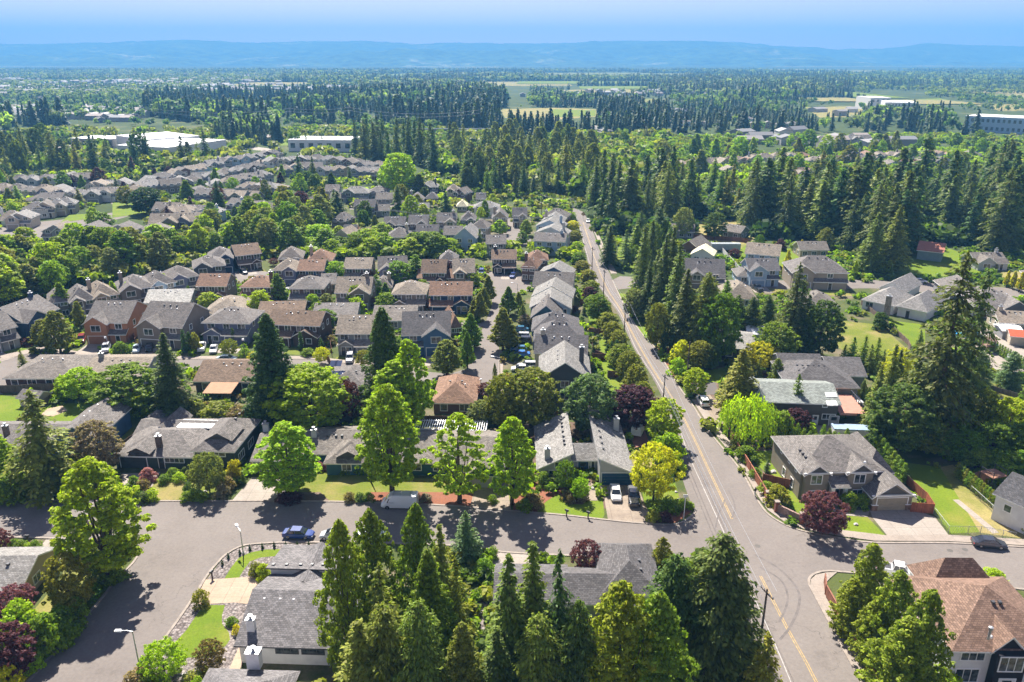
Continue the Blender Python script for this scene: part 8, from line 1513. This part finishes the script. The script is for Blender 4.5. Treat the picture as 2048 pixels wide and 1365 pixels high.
AVOID = list(ROADPX)+[[P(v.co) for v in o.data.vertices] for o in COL.objects if o.name.split('.')[0] in ('driveway', 'pavement', 'path') and o.type == 'MESH']
LAWN = [[P(v.co) for v in o.data.vertices] for o in COL.objects if o.name.split('.')[0] in ('lawn',) and o.type == 'MESH' and len(o.data.vertices) < 40 and G(0, 1) is not None]
LAWN = [q for q in LAWN if np.mean([p[1] for p in q]) > 400]
AVOID += LAWN+[[(220, 296), (430, 284), (440, 312), (300, 322), (220, 318)], [(560, 280), (706, 280), (706, 312), (560, 312)]]
nearp = [(-150, 560), (2250, 560), (2400, 1500), (-300, 1500)]
shrubs('undergrowth', [(-100, 600), (1150, 520), (1330, 830), (1340, 1000), (-200, 1000)], 1.6, (.7, 2.2), ('green', 'green', 'olive', 'bright', 'hedge', 'dark', 'rust'), 51, 'low garden planting between the estate houses', .75, 1.4, 40, scale=40)
shrubs('undergrowth', [(1190, 480), (2200, 500), (2300, 930), (1400, 900), (1330, 760)], 2.0, (.8, 2.8), ('green', 'olive', 'bright', 'dark', 'hedge'), 52, 'low planting and brush of the eastern gardens', .6, 1.5, 40, scale=60)
shrubs('undergrowth', [(640, 1100), (1500, 1120), (1600, 1480), (640, 1480)], 1.2, (.8, 2.4), ('green', 'olive', 'dark', 'hedge'), 53, 'dense brush below the firs at the bottom', .9, 1.5, 60, scale=30)
shrubs('undergrowth', [(1430, 870), (2200, 860), (2300, 1060), (1500, 1050)], 1.4, (.5, 1.4), ('green', 'olive', 'bright'), 54, 'garden planting around the tan corner house', .35, 1.5, 40, scale=30)
shrubs('undergrowth', [(-100, 515), (300, 496), (560, 482), (620, 510), (330, 545), (-100, 620)], 3.2, (3, 6), ('green', 'olive', 'grey', 'green'), 55, 'dense leafy understorey of the western wood', 1.2, 1.5, 60, scale=200)
shrubs('undergrowth', [(1180, 390), (2100, 400), (2100, 500), (1700, 480), (1200, 470)], 3.4, (4, 9), ('deep', 'dark', 'fir'), 56, 'dark understorey of the eastern wood', 1.2, 1.4, 60, scale=200)
shrubs('undergrowth', [(540, 484), (990, 494), (1140, 500), (1140, 520), (600, 518), (520, 505)], 2.6, (2.5, 5.5), ('bright', 'green', 'green'), 57, 'thicket of bright brush between the two estates', 1.2, 1.6, 60, scale=200)
shrubs('undergrowth', [(-200, 335), (700, 330), (1190, 400), (1060, 480), (600, 478), (-200, 485)], 4.2, (1.6, 5), ('green', 'olive', 'bright', 'dark', 'grey'), 58, 'garden planting of the western suburb', .6, 1.5, 30, scale=80)
shrubs('undergrowth', [(880, 280), (1330, 280), (1340, 405), (1150, 400), (880, 345)], 6, (6, 14), ('olive', 'green', 'grey', 'dark', 'green'), 59, 'leafy canopy filling the central wood', .8, 1.1, 70, scale=300)
shrubs('undergrowth', [(1330, 275), (2200, 275), (2200, 425), (1340, 405)], 5, (3, 7.5), ('olive', 'green', 'bright', 'firl', 'green'), 61, 'leafy gardens around the far eastern homes', .6, 1.2, 60, scale=200)
shrubs('undergrowth', [(-300, 268), (900, 262), (900, 310), (400, 340), (-300, 350)], 6, (4, 11), ('olive', 'green', 'grey', 'dark'), 60, 'leafy belt below the white warehouses', .6, 1.2, 50, scale=200)
# ---------------------------------------------------------------- names that single each tree and house out
LM = [('the tan corner house', 1690, 960), ('the brown roofed white house', 1950, 1230), ('the modern house', 1170, 930), ('the green ranch house', 370, 900), ('the blue house', 120, 880), ('the long ranch house', 620, 900), ('the white corner house', 580, 1220), ('the terracotta house', 220, 660), ('the brown gabled house', 320, 660), ('the blue grey house', 450, 660), ('the dark brown house', 590, 660), ('the tan roofed grey house', 715, 670), ('the blue gabled house', 850, 670), ('the navy house', 85, 640), ('the charcoal gabled house', 1130, 740), ('the light blue house', 1100, 480), ('the teal house', 853, 470), ('the red roofed barn', 1860, 500), ('the slate grey house', 1650, 760), ('the mossy roofed house', 1600, 820), ('the stone chimney house', 1780, 600), ('the stone faced house', 1640, 540), ('the white warehouses', 310, 285), ('the single warehouse', 640, 285), ('the road bend', 1165, 445), ('the turning circle', 1010, 570), ('the upper turning circle', 1025, 480), ('the side road junction', 1235, 565), ('the thicket', 760, 500), ('the dark wood', 1270, 430), ('the giant fir pair', 1880, 760), ('the far eastern homes', 1680, 315), ('the western meadow', 250, 415), ('the western main road', 100, 460), ('the bridge', 910, 276), ('the caravan', 1450, 500), ('the solar roof', 690, 760), ('the weeping willow', 1494, 850), ('the office building', 1990, 240), ('the tall central wood', 1040, 330)]
ORD = 'first second third fourth fifth sixth seventh eighth ninth tenth eleventh twelfth thirteenth fourteenth fifteenth sixteenth seventeenth eighteenth nineteenth twentieth'.split()
def relation(x, y):
    d = sorted(LM, key=lambda l: (l[1]-x)**2+((l[2]-y)*2.2)**2)[0]; dx, dy = x-d[1], (y-d[2])*2.2
    if abs(dx) > abs(dy): return ('right of ' if dx > 0 else 'left of ')+d[0]
    return ('in front of ' if dy > 0 else 'behind ')+d[0]
def hsz(kind, H):
    if 'shrub' in kind or 'arborvitae' in kind: return 'low' if H < 1.3 else ('tall' if H > 2.4 else 'mid sized')
    return 'small' if H < 7 else ('mid sized' if H < 13 else ('tall' if H < 22 else 'very tall'))
todo = {}
for o in THINGS:
    if 'label' in o: continue
    if o.name in INFO2: cw, kn, hh_, x, y = INFO2[o.name]; base = '%s %s on a driveway %s' % (cw, kn, relation(x, y))
    elif o.name in INFO: cw, kn, H, wm, x, y = INFO[o.name]; base = '%s %s %s %s' % (hsz(kn, H), cw, kn, relation(x, y))
    else:
        h = next((s for q, s, c in HOUSES if q == o), None)
        if not h: continue
        x, y = P(h.loc); rw = RW.get(h.rc, 'grey') if isinstance(h.rc, str) else 'grey'; ww = WW.get(h.wc, 'painted') if isinstance(h.wc, str) else 'painted'
        base = '%s house with %s roof %s' % (ww, rw, relation(x, y))
    todo.setdefault(base, []).append((x, y, o))
used = {o['label'] for o in THINGS if 'label' in o}
for base, l_ in todo.items():
    l_.sort(key=lambda t: t[0])
    if len(l_) == 1 and base not in used: l_[0][2]['label'] = base; continue
    for i, (x, y, o) in enumerate(l_): o['label'] = '%s, %s from left' % (base, ORD[i] if i < len(ORD) else 'number %d' % (i+1))

for o in THINGS:
    if len(o.get('label', '').split()) < 4: print('SHORT', o.name, o.get('label'))
# ---------------------------------------------------------------- the air
m = bpy.data.materials.new('air'); m.use_nodes = True; nt = m.node_tree; nt.nodes.clear()
o_ = N(nt, 'ShaderNodeOutputMaterial'); pv = N(nt, 'ShaderNodeVolumePrincipled'); pv.inputs['Color'].default_value = (.15, .46, .88, 1); pv.inputs['Density'].default_value = 0.00018; pv.inputs['Anisotropy'].default_value = 0.0
L(nt, pv.outputs[0], o_.inputs['Volume']); MATS['air'] = m
mb = MB(); mb.box(-26000, 26000, -900, 16500, -40, 640, 'air'); hz = mb.obj('haze'); hz['kind'] = 'stuff'; hz['label'] = 'thin blue summer haze over the whole valley'
